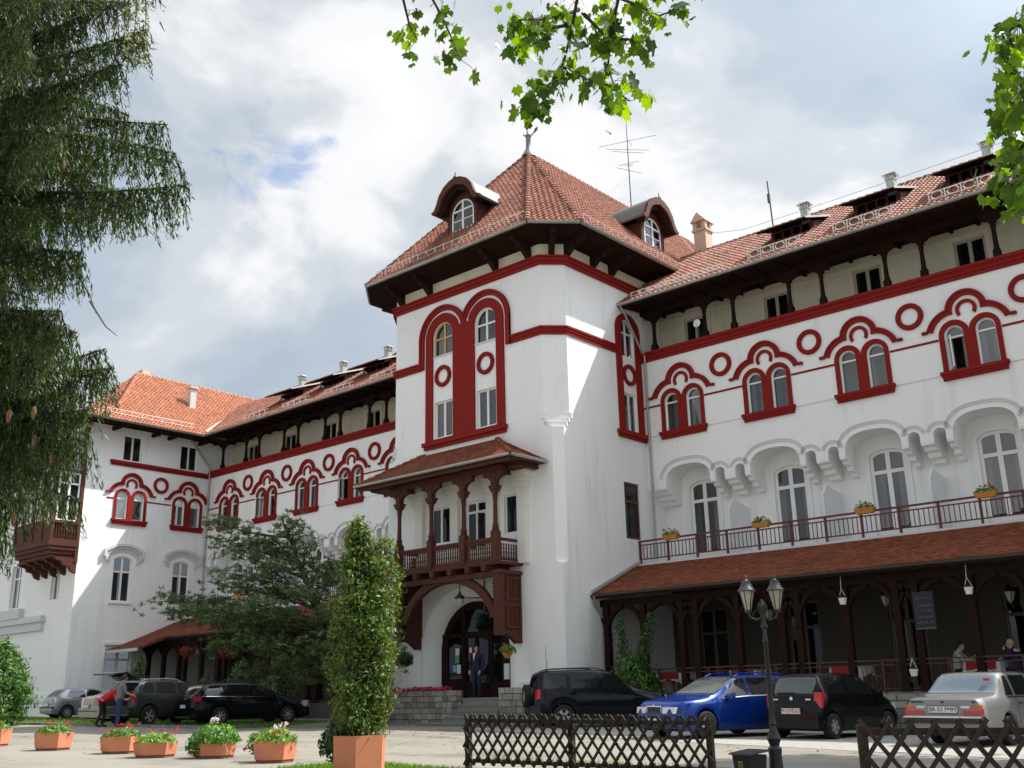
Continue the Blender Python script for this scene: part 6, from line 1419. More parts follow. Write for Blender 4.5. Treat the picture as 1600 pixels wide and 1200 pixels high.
    for (kind, xx, yy, zz, dx, dy, dz, mm) in S.get('lamps', ()):       # lamp blocks let into the corners
        for sd in (-1, 1):
            sg = 1 if xx > 0 else -1
            G().hexa([(xx-sg*dx, sd*(yy-dy), zz-dz), (xx, sd*(yy-dy), zz-dz), (xx-sg*S.get('slant', 0.05), sd*(yy+dy), zz-dz), (xx-sg*dx, sd*(yy+dy), zz-dz), (xx-sg*dx, sd*(yy-dy), zz+dz), (xx-sg*0.02, sd*(yy-dy), zz+dz), (xx-sg*(S.get('slant', 0.05)+0.02), sd*(yy+dy), zz+dz), (xx-sg*dx, sd*(yy+dy), zz+dz)]).obj(kind, mm, e)
    for (nm, x0, x1, y0, y1, za, zb, mm) in S.get('boxes', ()):
        G().box(x0, x1, y0, y1, za, zb).obj(nm, mm, e)
    if 'plate' in S:
        px_, pz, txt, ink, pw = S['plate']; sg = 1 if px_ > 0 else -1
        pb = G().box(px_-0.008, px_+0.008, -pw/2, pw/2, pz-0.06, pz+0.06).obj('number_plate', S.get('platemat', PLATE), e)
        G().box(px_-0.010, px_+0.010, -pw/2-0.012, pw/2+0.012, pz-0.07, pz-0.06).box(px_-0.010, px_+0.010, -pw/2-0.012, pw/2+0.012, pz+0.06, pz+0.07).obj('plate_frame', PLAST, e)
        if txt: textmesh('plate_text', txt, 0.115, ink, pb, (px_+sg*0.012, 0, pz), (math.pi/2, 0, math.pi/2 if sg > 0 else -math.pi/2))
    return e, pt
BLK = paint('black_paint', (0.004, 0.004, 0.005)); BLU = paint('blue_paint', (0.004, 0.030, 0.20), 0.15, 0.3); SIL = paint('silver_paint', (0.235, 0.235, 0.23), 0.55, 0.38); GRN = paint('grey_green_paint', (0.055, 0.062, 0.058), 0.45, 0.35); BEI = paint('beige_paint', (0.30, 0.275, 0.235), 0.5, 0.38); NVB = paint('blue_black_paint', (0.004, 0.005, 0.009)); GRY = paint('grey_paint', (0.22, 0.23, 0.25), 0.5, 0.38)
# black hatchback, tail towards the camera
ALTO = dict(L=3.5, W=1.60, xf=1.13, xr=-1.23, r=0.285, paint=BLK, spokes=6, z0=0.20, tc=0.45, taper=0.14, tumble=0.40, reark=6.7,
    top=[(-1.75, 0.62), (-1.72, 0.80), (-1.66, 0.98), (-1.38, 1.42), (-1.15, 1.465), (-0.4, 1.475), (0.25, 1.44), (1.02, 0.98), (1.5, 0.86), (1.70, 0.68), (1.75, 0.50)],
    belt=[(-1.75, 0.55), (-1.5, 0.94), (0, 0.92), (1.0, 0.86), (1.75, 0.5)], wind=(1.0, 0.30), rear=(-1.64, -1.41), side=[(-1.22, -0.55, 0.16, 0), (-0.45, 0.85, 0, -0.42)], seams=(-0.5, 0.62), handles=(-0.62, 0.30), mirror=0.62, rearmat=mat('sky_sheen_rear_glass', (0.055, 0.07, 0.076), 0.08, 0.3, 3, spec=0.6),  # rear glass lightened: reflected sky put into its colour
    lamps=[('tail_light', -1.69, 0.66, 0.86, 0.20, 0.085, 0.17, TAIL), ('headlight', 1.68, 0.56, 0.68, 0.25, 0.14, 0.08, HEADL)],
    boxes=[('rear_bumper', -1.775, -1.5, -0.70, 0.70, 0.24, 0.60, BLK), ('wiper', -1.66, -1.62, -0.05, 0.42, 1.005, 1.03, PLAST), ('badge', -1.735, -1.70, -0.035, 0.035, 0.86, 0.93, CHROME), ('badge', -1.735, -1.71, -0.52, -0.38, 0.86, 0.89, CHROME), ('badge', -1.735, -1.71, 0.36, 0.52, 0.86, 0.885, CHROME)],
    plate=(-1.79, 0.62, 'PH 078363', INKR, 0.50))
car('parked_car', 'small black hatchback with red tail lights parked facing the terrace', (-11.75, 24.75), 83, ALTO)
DAC = dict(trim=1, L=4.35, W=1.64, xf=1.40, xr=-1.05, r=0.29, paint=SIL, spokes=5, z0=0.22, tc=0.25, taper=0.06, tumble=0.22, reark=6.15, slant=0.0,
    top=[(-2.175, 0.80), (-2.15, 0.90), (-2.0, 0.935), (-1.42, 0.96), (-0.98, 1.38), (-0.8, 1.415), (0.0, 1.43), (0.48, 1.38), (1.02, 0.99), (1.25, 0.95), (2.05, 0.86), (2.175, 0.75)],
    belt=[(-2.175, 0.78), (-1.4, 0.90), (1.0, 0.90), (2.175, 0.72)], wind=(1.0, 0.52), rear=(-1.40, -1.0), side=[(-1.05, -0.72, 0.20, 0.0), (-0.62, 0.12, 0.02, 0), (0.2, 0.86, 0, -0.34)], seams=(-0.66, 0.16, 0.95), handles=(-0.5, 0.28), mirror=0.82, handlemat=PLAST, mirmat=PLAST, rearmat=mat('sky_reflection_rear_glass', (0.13, 0.17, 0.20), 0.05, 0.2, 2.0, spec=0.8),  # bluish sky reflection painted into the rear glass colour
    lamps=[('tail_light', -2.19, 0.60, 0.66, 0.06, 0.20, 0.055, TAIL), ('tail_light', -2.19, 0.68, 0.755, 0.06, 0.11, 0.03, AMBER), ('tail_light', -2.19, 0.46, 0.755, 0.06, 0.09, 0.03, HEADL)],
    boxes=[('rear_bumper', -2.26, -2.05, -0.80, 0.80, 0.44, 0.58, PLAST), ('bumper_strip', -2.27, -2.25, -0.80, 0.80, 0.545, 0.58, CHROME), ('badge', -2.20, -2.15, 0.42, 0.68, 0.845, 0.86, PLAST), ('badge', -2.20, -2.15, -0.66, -0.60, 0.84, 0.86, PLAST), ('sticker', -1.195, -1.17, -0.55, -0.42, 1.24, 1.29, TAIL), ('boot_lock', -2.2, -2.15, -0.02, 0.02, 0.83, 0.86, PLAST)],
    plate=(-2.185, 0.70, 'BR-53 PMM', INK, 0.58))
DAC['top'] = [(x, z) for x, z in DAC['top']]
car('parked_car', 'old silver saloon with square tail lights parked facing the terrace', (-7.75, 23.85), 83, DAC)
OCT = dict(trim=1, L=4.57, W=1.77, xf=1.40, xr=-1.12, r=0.315, paint=BLU, spokes=5, z0=0.20, tc=0.6, taper=0.28,
    top=[(-2.285, 0.70), (-2.25, 0.95), (-2.1, 1.15), (-1.75, 1.40), (-1.2, 1.45), (-0.2, 1.46), (0.25, 1.42), (1.05, 1.00), (1.3, 0.95), (1.95, 0.86), (2.18, 0.79), (2.26, 0.70), (2.285, 0.58)],
    belt=[(-2.285, 0.65), (-2.0, 0.96), (0, 0.93), (1.05, 0.89), (2.0, 0.80), (2.285, 0.56)], wind=(1.02, 0.30), rear=(-2.12, -1.78), side=[(-1.85, -1.10, 0.28, 0), (-1.0, -0.12, 0.0, 0), (-0.02, 0.92, 0, -0.50)], seams=(-0.08, 0.88, -1.05), handles=(-0.9, 0.12), mirror=0.66, rails=(-1.7, 0.15), railmat=BLU, windmat=mat('reflection_toned_windscreen', (0.10, 0.11, 0.10), 0.06, 0.1, 2, spec=0.7),  # windscreen base colour carries a painted greyish reflection
    slant=0.045,
    lamps=[('headlight', 2.300, 0.50, 0.655, 0.36, 0.19, 0.072, HEADL), ('tail_light', -2.27, 0.64, 0.90, 0.25, 0.10, 0.14, TAIL)],
    boxes=[('grille', 2.17, 2.288, -0.25, 0.25, 0.60, 0.73, PLAST), ('grille_surround', 2.17, 2.286, -0.27, 0.27, 0.73, 0.755, CHROME), ('grille_surround', 2.16, 2.289, -0.27, -0.25, 0.61, 0.73, CHROME), ('grille_surround', 2.16, 2.289, 0.25, 0.27, 0.61, 0.73, CHROME), ('badge', 2.20, 2.294, -0.03, 0.03, 0.735, 0.785, CHROME), ('bumper_strip', 2.20, 2.295, -0.62, 0.62, 0.46, 0.50, PLAST), ('air_intake', 2.22, 2.29, -0.5, 0.5, 0.28, 0.40, PLAST)],
    plate=(2.305, 0.41, None, INK, 0.50))
car('parked_car', 'bright blue estate car parked nose outwards behind the lattice fence', (-14.15, 23.75), -106, OCT)
FRE = dict(L=4.30, W=1.81, xf=1.30, xr=-1.26, r=0.345, paint=NVB, spokes=5, z0=0.30, tc=0.5, taper=0.10, tumble=0.14, reark=6.2,
    top=[(-2.15, 0.85), (-2.12, 1.0), (-2.0, 1.62), (-1.85, 1.70), (-0.5, 1.74), (0.25, 1.70), (0.98, 1.18), (1.15, 1.13), (1.95, 1.02), (2.12, 0.85), (2.15, 0.7)],
    belt=[(-2.15, 0.8), (-2.0, 1.10), (0.9, 1.07), (2.15, 0.7)], wind=(0.96, 0.30), rear=(-2.08, -2.01), side=[(-1.90, -1.15, 0.06, 0.0), (-1.05, -0.12, 0.0, 0.0), (-0.02, 0.88, 0, -0.46)], seams=(-0.07, 0.85, -1.08), handles=(-0.95, 0.12), mirror=0.70, rails=(-1.8, 0.1), railmat=PLAST, clad=0.95,
    lamps=[('tail_light', -2.14, 0.80, 1.0, 0.16, 0.06, 0.14, TAIL), ('headlight', 2.10, 0.62, 0.86, 0.2, 0.15, 0.08, HEADL)],
    boxes=[('rear_bumper', -2.22, -1.9, -0.86, 0.86, 0.42, 0.66, PLAST)])
e, _ = car('parked_car', 'black four-wheel drive with a spare wheel on its tail beside the entrance', (-20.95, 27.45), 50, FRE)
tm, rm, hm = wheel_meshes(0.345, 5)
w = link('spare_wheel', tm, e, None, (-2.28, -0.05, 0.95), (0, 0, math.pi/2)); link('rim', rm, w); 
G().tube([(-1.7, -0.55, 1.68), (-1.75, -0.55, 2.45)], [0.012, 0.004], 4).obj('aerial', PLAST, e)
PAS = dict(trim=1, L=4.77, W=1.82, xf=1.42, xr=-1.29, r=0.32, paint=NVB, spokes=7, z0=0.20, tc=0.6, taper=0.16,
    top=[(-2.385, 0.75), (-2.36, 0.98), (-2.22, 1.12), (-1.92, 1.42), (-1.3, 1.49), (-0.3, 1.505), (0.3, 1.45), (1.15, 1.02), (1.4, 0.97), (2.15, 0.80), (2.33, 0.66), (2.385, 0.5)],
    belt=[(-2.385, 0.7), (-2.1, 1.0), (0, 0.96), (1.1, 0.91), (2.385, 0.5)], wind=(1.12, 0.36), rear=(-2.22, -1.95), side=[(-2.02, -1.22, 0.30, 0), (-1.12, -0.18, 0, 0), (-0.08, 1.0, 0, -0.52)], seams=(-0.13, 0.95, -1.15), handles=(-1.0, 0.08), mirror=0.74, rails=(-1.85, 0.2), railmat=PLAST,
    lamps=[('tail_light', -2.33, 0.66, 0.92, 0.30, 0.20, 0.09, TAIL), ('headlight', 2.28, 0.64, 0.68, 0.3, 0.18, 0.08, HEADL)],
    boxes=[('rear_bumper', -2.41, -2.0, -0.82, 0.82, 0.26, 0.62, NVB), ('reverse_lamp', -2.345, -2.3, -0.62, -0.50, 0.87, 0.93, HEADL), ('badge', -2.40, -2.36, -0.05, 0.05, 0.90, 0.97, CHROME)], plate=(-2.42, 0.66, None, INK, 0.50))
car('parked_car', 'black estate car parked under the pine tree', (-35.6, 24.3), 79, PAS)
DUS = dict(L=4.31, W=1.82, xf=1.35, xr=-1.32, r=0.355, paint=GRN, spokes=5, z0=0.32, tc=0.5, taper=0.14,
    top=[(-2.155, 0.85), (-2.13, 1.02), (-2.0, 1.25), (-1.72, 1.56), (-1.45, 1.61), (-0.3, 1.635), (0.35, 1.59), (1.05, 1.15), (1.25, 1.10), (2.0, 0.98), (2.12, 0.85), (2.155, 0.7)],
    belt=[(-2.155, 0.82), (-1.9, 1.14), (0, 1.08), (1.0, 1.04), (2.155, 0.7)], wind=(1.02, 0.40), rear=(-1.98, -1.75), side=[(-1.72, -1.12, 0.24, 0), (-1.0, -0.12, 0, 0), (-0.02, 0.92, 0, -0.46)], seams=(-0.07, 0.88, -1.05), handles=(-0.92, 0.12), mirror=0.70, rails=(-1.55, 0.3), railmat=GALV, clad=0.8, handlemat=CHROME,
    lamps=[('tail_light', -2.10, 0.78, 0.98, 0.16, 0.085, 0.17, TAIL), ('headlight', 2.08, 0.64, 0.84, 0.25, 0.17, 0.09, HEADL)], boxes=[('rear_bumper', -2.2, -1.9, -0.85, 0.85, 0.42, 0.66, PLAST), ('boot_interior', -2.17, -2.02, -0.62, 0.62, 0.70, 1.15, UNDER)])
e, _ = car('parked_car', 'grey-green four-wheel drive with its tailgate raised', (-37.9, 22.2), 99, DUS)
g = G().hexa([(-1.70, -0.66, 1.60), (-1.70, 0.66, 1.60), (-2.25, 0.62, 1.86), (-2.25, -0.62, 1.86), (-1.70, -0.66, 1.66), (-1.70, 0.66, 1.66), (-2.25, 0.62, 1.92), (-2.25, -0.62, 1.92)]).hexa([(-2.25, -0.62, 1.86), (-2.25, 0.62, 1.86), (-2.80, 0.60, 1.80), (-2.80, -0.60, 1.80), (-2.25, -0.62, 1.92), (-2.25, 0.62, 1.92), (-2.80, 0.60, 1.86), (-2.80, -0.60, 1.86)])
g.obj('tailgate', GRN, e); G().box(-2.2, -1.8, -0.5, 0.5, 1.73, 1.75).obj('tailgate_window', CGLASS, e)
SAL = dict(OCT); SAL.update(paint=BEI, rails=None, top=[(-2.285, 0.75), (-2.25, 0.98), (-2.1, 1.05), (-1.75, 1.08), (-0.95, 1.40), (-0.6, 1.445), (0.0, 1.455), (0.35, 1.40), (1.15, 0.99), (1.35, 0.94), (2.05, 0.80), (2.22, 0.68), (2.285, 0.52)], rear=(-1.68, -1.02), side=[(-1.12, -0.30, 0.34, 0), (-0.2, 0.98, 0, -0.46)], seams=(-0.25, 0.92), handles=(-0.8, 0.05), boxes=[('rear_bumper', -2.32, -2.0, -0.8, 0.8, 0.24, 0.58, BEI), ('bumper_strip', -2.335, -2.2, -0.8, 0.8, 0.46, 0.50, PLAST)], lamps=[('headlight', 2.20, 0.60, 0.665, 0.30, 0.17, 0.075, HEADL), ('tail_light', -2.25, 0.66, 0.86, 0.28, 0.16, 0.14, TAIL)], plate=(-2.34, 0.66, None, INK, 0.50))
car('parked_car', 'beige saloon half hidden behind the two people at the boot', (-42.0, 23.6), 86, SAL)
P206 = dict(ALTO); P206.update(L=3.83, W=1.65, xf=1.22, xr=-1.22, paint=GRY, r=0.295, spokes=8, top=[(-1.915, 0.62), (-1.88, 0.85), (-1.80, 1.0), (-1.35, 1.36), (-1.1, 1.415), (-0.4, 1.43), (0.15, 1.39), (1.05, 0.95), (1.5, 0.82), (1.82, 0.62), (1.915, 0.45)], belt=[(-1.915, 0.55), (-1.6, 0.96), (0, 0.90), (1.0, 0.85), (1.915, 0.48)], wind=(1.0, 0.22), rear=(-1.76, -1.40), side=[(-1.30, -0.42, 0.22, 0), (-0.32, 0.85, 0, -0.48)], seams=(-0.38, 0.68), handles=(-0.22,), mirror=0.6, lamps=[('tail_light', -1.84, 0.64, 0.86, 0.30, 0.11, 0.11, HEADL)], boxes=[('rear_bumper', -1.945, -1.6, -0.74, 0.74, 0.26, 0.58, GRY), ('bumper_strip', -1.955, -1.7, -0.745, 0.745, 0.50, 0.56, PLAST)], plate=(-1.955, 0.66, None, INK, 0.5))
car('parked_car', 'small silver-grey hatchback parked by the white corner block', (-51.0, 25.75), 85, P206)

# ================================================== lattice fences
def at_depth_(px_, py_, zc): return Vector((0, 0, HC))+((px_-800)*_r-(py_-600)*_u+FPX*_d)*(zc/FPX)
FENW = mat('fence_wood', (0.026, 0.015, 0.011), 0.7, 0.3, 14, 0.002, 60, objrand=0.15)
slat_m = G().box(-0.5, 0.5, -0.010, 0.010, -0.5, 0.5).mesh('slat', FENW)
def fence(a, b, label, h=0.80, posts=(0.0, 0.46, 0.99), pitch=0.185):
    a, b = Vector((*a, 0)), Vector((*b, 0)); t = b-a; L = t.length; t.normalize(); ang = math.atan2(t.y, t.x)
    za, zb_ = zg(a.x), zg(b.x); e = empty('lattice_fence', (a.x, a.y, za), ang, label, 'fence')
    sl_ = (zb_-za)/L; zz = lambda u: sl_*u
    z0, z1 = 0.12, h; hh = z1-z0; run = hh*0.74; n = int((L+run)/pitch)
    for lay, sg in ((-0.012, 1), (0.012, -1)):
        for i in range(-int(run/pitch)+0, int(L/pitch)+1):
            u0 = i*pitch; u1 = u0+run; w0, w1 = z0, z1
            if sg > 0: pa, pb = (u0, w0), (u1, w1)
            else: pa, pb = (u1, w0), (u0, w1)
            # clip to the panel ends
            (ua, wa), (ub, wb) = (pa, pb)
            def clip(u, w, U, Wv, lim, lo):
                return (u, w)
            pts = []
            du, dw = ub-ua, wb-wa; t0, t1 = 0.0, 1.0
            if du > 0: t0, t1 = max(t0, (0-ua)/du), min(t1, (L-ua)/du)
            else: t0, t1 = max(t0, (L-ua)/du), min(t1, (0-ua)/du)
            if t1-t0 < 0.12: continue
            A = (ua+du*t0, wa+dw*t0); B = (ua+du*t1, wa+dw*t1)
            ln_ = math.hypot(B[0]-A[0], B[1]-A[1])+0.06; an = math.atan2(B[1]-A[1], B[0]-A[0]); mid = ((A[0]+B[0])/2, (A[1]+B[1])/2)
            o = link('slat', slat_m, e, None, (mid[0]+random.uniform(-0.006, 0.006), lay, mid[1]+zz(mid[0])), (0, -an, 0)); o.scale = (ln_, 1, 0.037*random.uniform(0.9, 1.1))
    for z in (z0+0.03, z1-0.07):
        o = link('rail', slat_m, e, None, (L/2, 0.034, z+zz(L/2)), (0, -math.atan(sl_), 0)); o.scale = (L, 1.4, 0.055)
    for p in posts:
        G().box(p*L-0.04, p*L+0.04, 0.045, 0.125, -0.1, h-0.02).obj('post', FENW, e).location = (0, 0, zz(p*L))
    return e
fence(tuple(at_depth_(727, 1192, 15.8))[:2], tuple(at_depth_(1113, 1205, 13.5))[:2], 'brown lattice fence panel in front of the blue car')
fence(tuple(at_depth_(1349, 1150, 8.5))[:2], tuple(at_depth_(1790, 1150, 8.1))[:2], 'brown lattice fence panel in front of the silver saloon', posts=(0.0, 0.99), h=0.90)

# ================================================== street lamp and bin
lx, ly = -7.45, 13.75; lz = zg(lx)
e = empty('street_lamp', (lx, ly, lz), R(38), 'black iron street lamp with two lanterns in front of the black hatchback', 'street lamp')
G().lathe([(0.17, 0), (0.17, 0.06), (0.13, 0.10), (0.115, 0.35), (0.125, 0.40), (0.125, 0.46), (0.085, 0.50), (0.105, 0.56), (0.13, 0.62), (0.11, 0.68), (0.065, 0.78), (0.06, 0.84), (0.075, 0.86), (0.06, 0.90), (0.055, 1.0)], (0, 0, 0), 16).obj('base', IRON, e, 40)
G().lathe([(0.052, 0.95), (0.040, 2.25), (0.055, 2.27), (0.055, 2.30), (0.040, 2.32), (0.036, 2.50), (0.065, 2.53), (0.065, 2.56), (0.04, 2.60), (0.05, 2.75), (0.09, 2.84), (0.10, 2.90), (0.05, 2.98), (0.01, 3.03)], (0, 0, 0), 14).obj('column', IRON, e, 40)
for sx in (-1, 1):
    G().tube([(0, 0, 2.72), (sx*0.12, 0, 2.66), (sx*0.24, 0, 2.70), (sx*0.27, 0, 2.80)], [0.022, 0.02, 0.02, 0.025], 7).tube([(sx*0.05, 0, 2.85), (sx*0.14, 0, 2.82), (sx*0.20, 0, 2.74)], 0.012, 6).obj('arm', IRON, e, 50)
    cx = sx*0.27
    gg = G().lathe([(0.055, 2.83), (0.135, 3.17)], (cx, 0, 0), 6, 'z', False).obj('lantern_glass', LAMPG, e)
    g = G().lathe([(0.035, 2.79), (0.065, 2.80), (0.065, 2.835), (0.05, 2.84)], (cx, 0, 0), 6)
    for i in range(6): a = math.pi/3*i; g.tube([(cx+0.058*math.cos(a), 0.058*math.sin(a), 2.83), (cx+0.139*math.cos(a), 0.139*math.sin(a), 3.18)], 0.009, 4)
    g.obj('lantern_frame', IRON, e)
    G().lathe([(0.165, 3.17), (0.17, 3.19), (0.14, 3.22), (0.10, 3.29), (0.085, 3.34), (0.09, 3.355), (0.04, 3.37), (0.02, 3.40), (0.032, 3.43), (0.02, 3.46), (0.004, 3.50)], (cx, 0, 0), 8).obj('lantern_roof', mat('weathered_lamp_roof', (0.075, 0.077, 0.075), 0.4, 0.3, 18, metal=0.3), e, 40)
e.scale = (0.76, 0.76, 0.79)
bx, by = -7.60, 13.30
e = empty('litter_bin', (bx, by, zg(bx)), R(-18), 'dark metal litter bin with a pale sticker beside the lamp post', 'bin')
DBIN = mat('bin_metal', (0.014, 0.013, 0.012), 0.5, 0.2, 10)
G().hexa([(-0.15, -0.13, 0), (0.15, -0.13, 0), (0.15, 0.13, 0), (-0.15, 0.13, 0), (-0.18, -0.15, 0.30), (0.18, -0.15, 0.30), (0.18, 0.15, 0.30), (-0.18, 0.15, 0.30)]).obj('bin_body', DBIN, e)
G().hexa([(-0.215, -0.19, 0.30), (0.215, -0.19, 0.30), (0.215, 0.19, 0.34), (-0.215, 0.19, 0.34), (-0.20, -0.17, 0.325), (0.20, -0.17, 0.325), (0.20, 0.17, 0.365), (-0.20, 0.17, 0.365)]).obj('lid', DBIN, e)
sk = G().hexa([(-0.07, -0.145, 0.06), (0.02, -0.145, 0.06), (0.02, -0.135, 0.06), (-0.07, -0.135, 0.06), (-0.07, -0.157, 0.22), (0.02, -0.157, 0.22), (0.02, -0.147, 0.22), (-0.07, -0.147, 0.22)]).obj('sticker', mat('bin_sticker', (0.32, 0.34, 0.14), 0.5), e)
G().strip(arc(-0.025, 0.165, 0.035, 0, 360, 14)[:-1], arc(-0.025, 0.165, 0.026, 0, 360, 14)[:-1], lambda u, w, d: (u, -0.158-d, w), 0, 0.004, True).obj('sticker_mark', INK, e)

# ================================================== planters
TERRA = mat('terracotta_paint', (0.58, 0.215, 0.115), 0.75, 0.10, 4, 0.004, 50, stain=((0.30, 0.12, 0.07), (3, 3, 3), 0.55, 0.78, 0.5))
TRIM = mat('planter_foot', (0.20, 0.09, 0.06), 0.85, 0.2, 6)
def planter(pos, w, h, rot, label, kind, taperr=0.90):
    x, y = pos; e = empty('flower_planter', (x, y, zg(x)), rot, label, 'planter', 'hexagonal planters along the yard')
    r_ = w/2
    G().lathe([(r_*taperr*0.94, 0), (r_*taperr*0.95, 0.05)], (0, 0, 0), 6).obj('foot', TRIM, e)
    G().lathe([(r_*taperr, 0.05), (r_, h), (r_*0.90, h), (r_*0.88, h-0.08)], (0, 0, 0), 6).obj('pot', TERRA, e)
    n = 520
    if kind == 'ger':
        p, q = dome(620, (0, 0, h-0.02), r_*0.98, r_*0.92, 0.20, 0.4); leafcloud('foliage', p, q, 0.055, LF_GER if random.random() < 0.5 else LF_LIGHT, e)
        blooms('blossom', (0, 0, h+0.16), 11, (r_*0.85, r_*0.75), 0.032, PET_R, e, 0.08); blooms('blossom', (-r_*0.8, -r_*0.3, h+0.05), 4, (0.12, 0.2), 0.03, PET_R, e, 0.08)
    elif kind == 'lush':
        p, q = dome(1100, (0, 0, h-0.05), r_*1.22, r_*1.15, 0.36, 0.5); leafcloud('foliage', p, q, 0.06, LF_GER, e)
        p, q = dome(260, (-0.1, -r_*0.75, h-0.10), 0.28, 0.22, 0.22, 0.4, -1); leafcloud('foliage', p, q, 0.06, LF_GER, e); blooms('blossom', (-0.05, 0, h+0.34), 4, (0.08, 0.08), 0.04, PET_L, e, 0.02)
    elif kind == 'mix':
        p, q = dome(760, (0.05, 0, h-0.02), r_*0.98, r_*0.95, 0.26, 0.4); leafcloud('foliage', p, q, 0.05, LF_LIGHT, e)
        p, q = dome(170, (-r_*1.1, -0.15, h-0.05), 0.20, 0.2, 0.22, 0.3, -1); leafcloud('foliage', p, q, 0.06, LF_GER, e); blooms('blossom', (-r_*1.0, -0.2, h-0.02), 9, (0.25, 0.2), 0.03, PET_R, e, 0.15); blooms('blossom', (0.1, 0, h+0.26), 6, (0.2, 0.15), 0.03, PET_L, e, 0.04); blooms('blossom', (r_*0.95, -0.1, h+0.12), 4, (0.1, 0.1), 0.03, PET_R, e, 0.06)
    return e
def at_ground(px_, py_, it=6):
    v = (px_-800)*_r-(py_-600)*_u+FPX*_d; o = Vector((0, 0, HC)); p = None; z = 0.0
    for _ in range(12): t = (z-HC)/v.z; p = o+v*t; z = zg(p.x)
    return (p.x, p.y)
PLS = [((82, 1172), 58, 26, 'ger', 'terracotta planter with a few red and white blooms, second from the picture left'), ((188, 1177), 62, 25, 'ger', 'terracotta planter with many red geraniums below the two people'), ((242, 1183), 66, 23, 'ger', 'low terracotta planter with red geraniums, partly in front of its neighbour'), ((335, 1184), 66, 27, 'lush', 'terracotta planter overflowing with pale green leaves and one lilac bloom'), ((429, 1191), 66, 32, 'mix', 'terracotta planter with trailing red geraniums and pale pink blooms'), ((-14, 1166), 54, 26, 'ger', 'terracotta planter cut off by the left picture edge')]
for (pxy, wpx, hpx, kind, lb) in PLS:
    q = at_ground(*pxy); dep = Vector((q[0], q[1], zg(q[0])-HC)).dot(_d); planter(q, wpx*dep/FPX*1.04, hpx*dep/FPX, random.uniform(-0.25, 0.15), lb, kind)
# ================================================== vegetation
def at_depth(px_, py_, zc):
    return Vector((0, 0, HC))+((px_-800)*_r-(py_-600)*_u+FPX*_d)*(zc/FPX)
BARK = mat('bark', (0.085, 0.062, 0.045), 0.9, 0.3, 10, 0.01, 30)
TWIG = mat('twig_bark', (0.045, 0.034, 0.026), 0.85, 0.25, 12)
def curve(a, b, sag, n=8, side=Vector((0, 0, 0))):
    a, b = Vector(a), Vector(b)
    return [a.lerp(b, i/n)+Vector((0, 0, sag*4*(i/n)*(1-i/n)))+side*math.sin(math.pi*i/n) for i in range(n+1)]
def along(pts, t):
    k = t*(len(pts)-1); i = min(int(k), len(pts)-2); return pts[i].lerp(pts[i+1], k-i)
NEEDLE = [(-0.5, 0, 0), (0, 0.12, 0.01), (0.5, 0, 0), (0, -0.12, 0.01)]
# ---- tall spruce at the left edge
LF_SPR = leafmat('spruce_needles', (0.010, 0.024, 0.007), (0.058, 0.098, 0.018), 0.22, 0.40)
ZS = 13.0
tb = at_depth(-330, 1180, ZS); tb.z = zg(tb.x)
spr = empty('spruce_tree', tb, 0, 'tall dark spruce with drooping branches and cones at the left edge', 'tree')
trunk = [tb+Vector((0, 0, h)) for h in (0, 4, 8, 12, 17)]
def loc(o, g, name, m, **k):
    me = g.mesh(name, m, k.get('smooth')); me.transform(Matrix.Translation(-Vector(o.location))); return link(name, me, o)
loc(spr, G().tube(trunk, [0.30, 0.27, 0.22, 0.16, 0.06], 12), 'trunk', BARK, smooth=50)
tips = [(242, -40), (205, 5), (232, 45), (190, 100), (262, 195), (275, 240), (288, 290), (215, 315), (170, 250), (200, 180), (150, 330), (130, 395), (95, 420), (165, 545), (178, 575), (120, 520), (140, 640), (142, 690), (118, 700), (60, 470), (70, 640), (95, 745), (125, 780), (40, 780), (15, 850), (60, 560), (25, 620), (30, 330), (60, 200), (110, 60), (40, 60), (100, 150), (140, 20), (-10, 700), (0, 540), (10, 420), (-30, 820), (80, 300), (110, 610), (50, 700)]
NP, NN, NUP, NSZ = [], [], [], []
bg_ = G(); rr = np.random.default_rng(3)
for _ in range(36):      # fill the curtain of foliage between the outer tips
    y_ = rr.uniform(-60, 840); lim = interp([(-60, 170), (60, 150), (200, 170), (320, 150), (360, 95), (450, 90), (520, 110), (640, 115), (760, 90), (840, 10)], y_)
    tips.append((rr.uniform(-40, lim), y_))
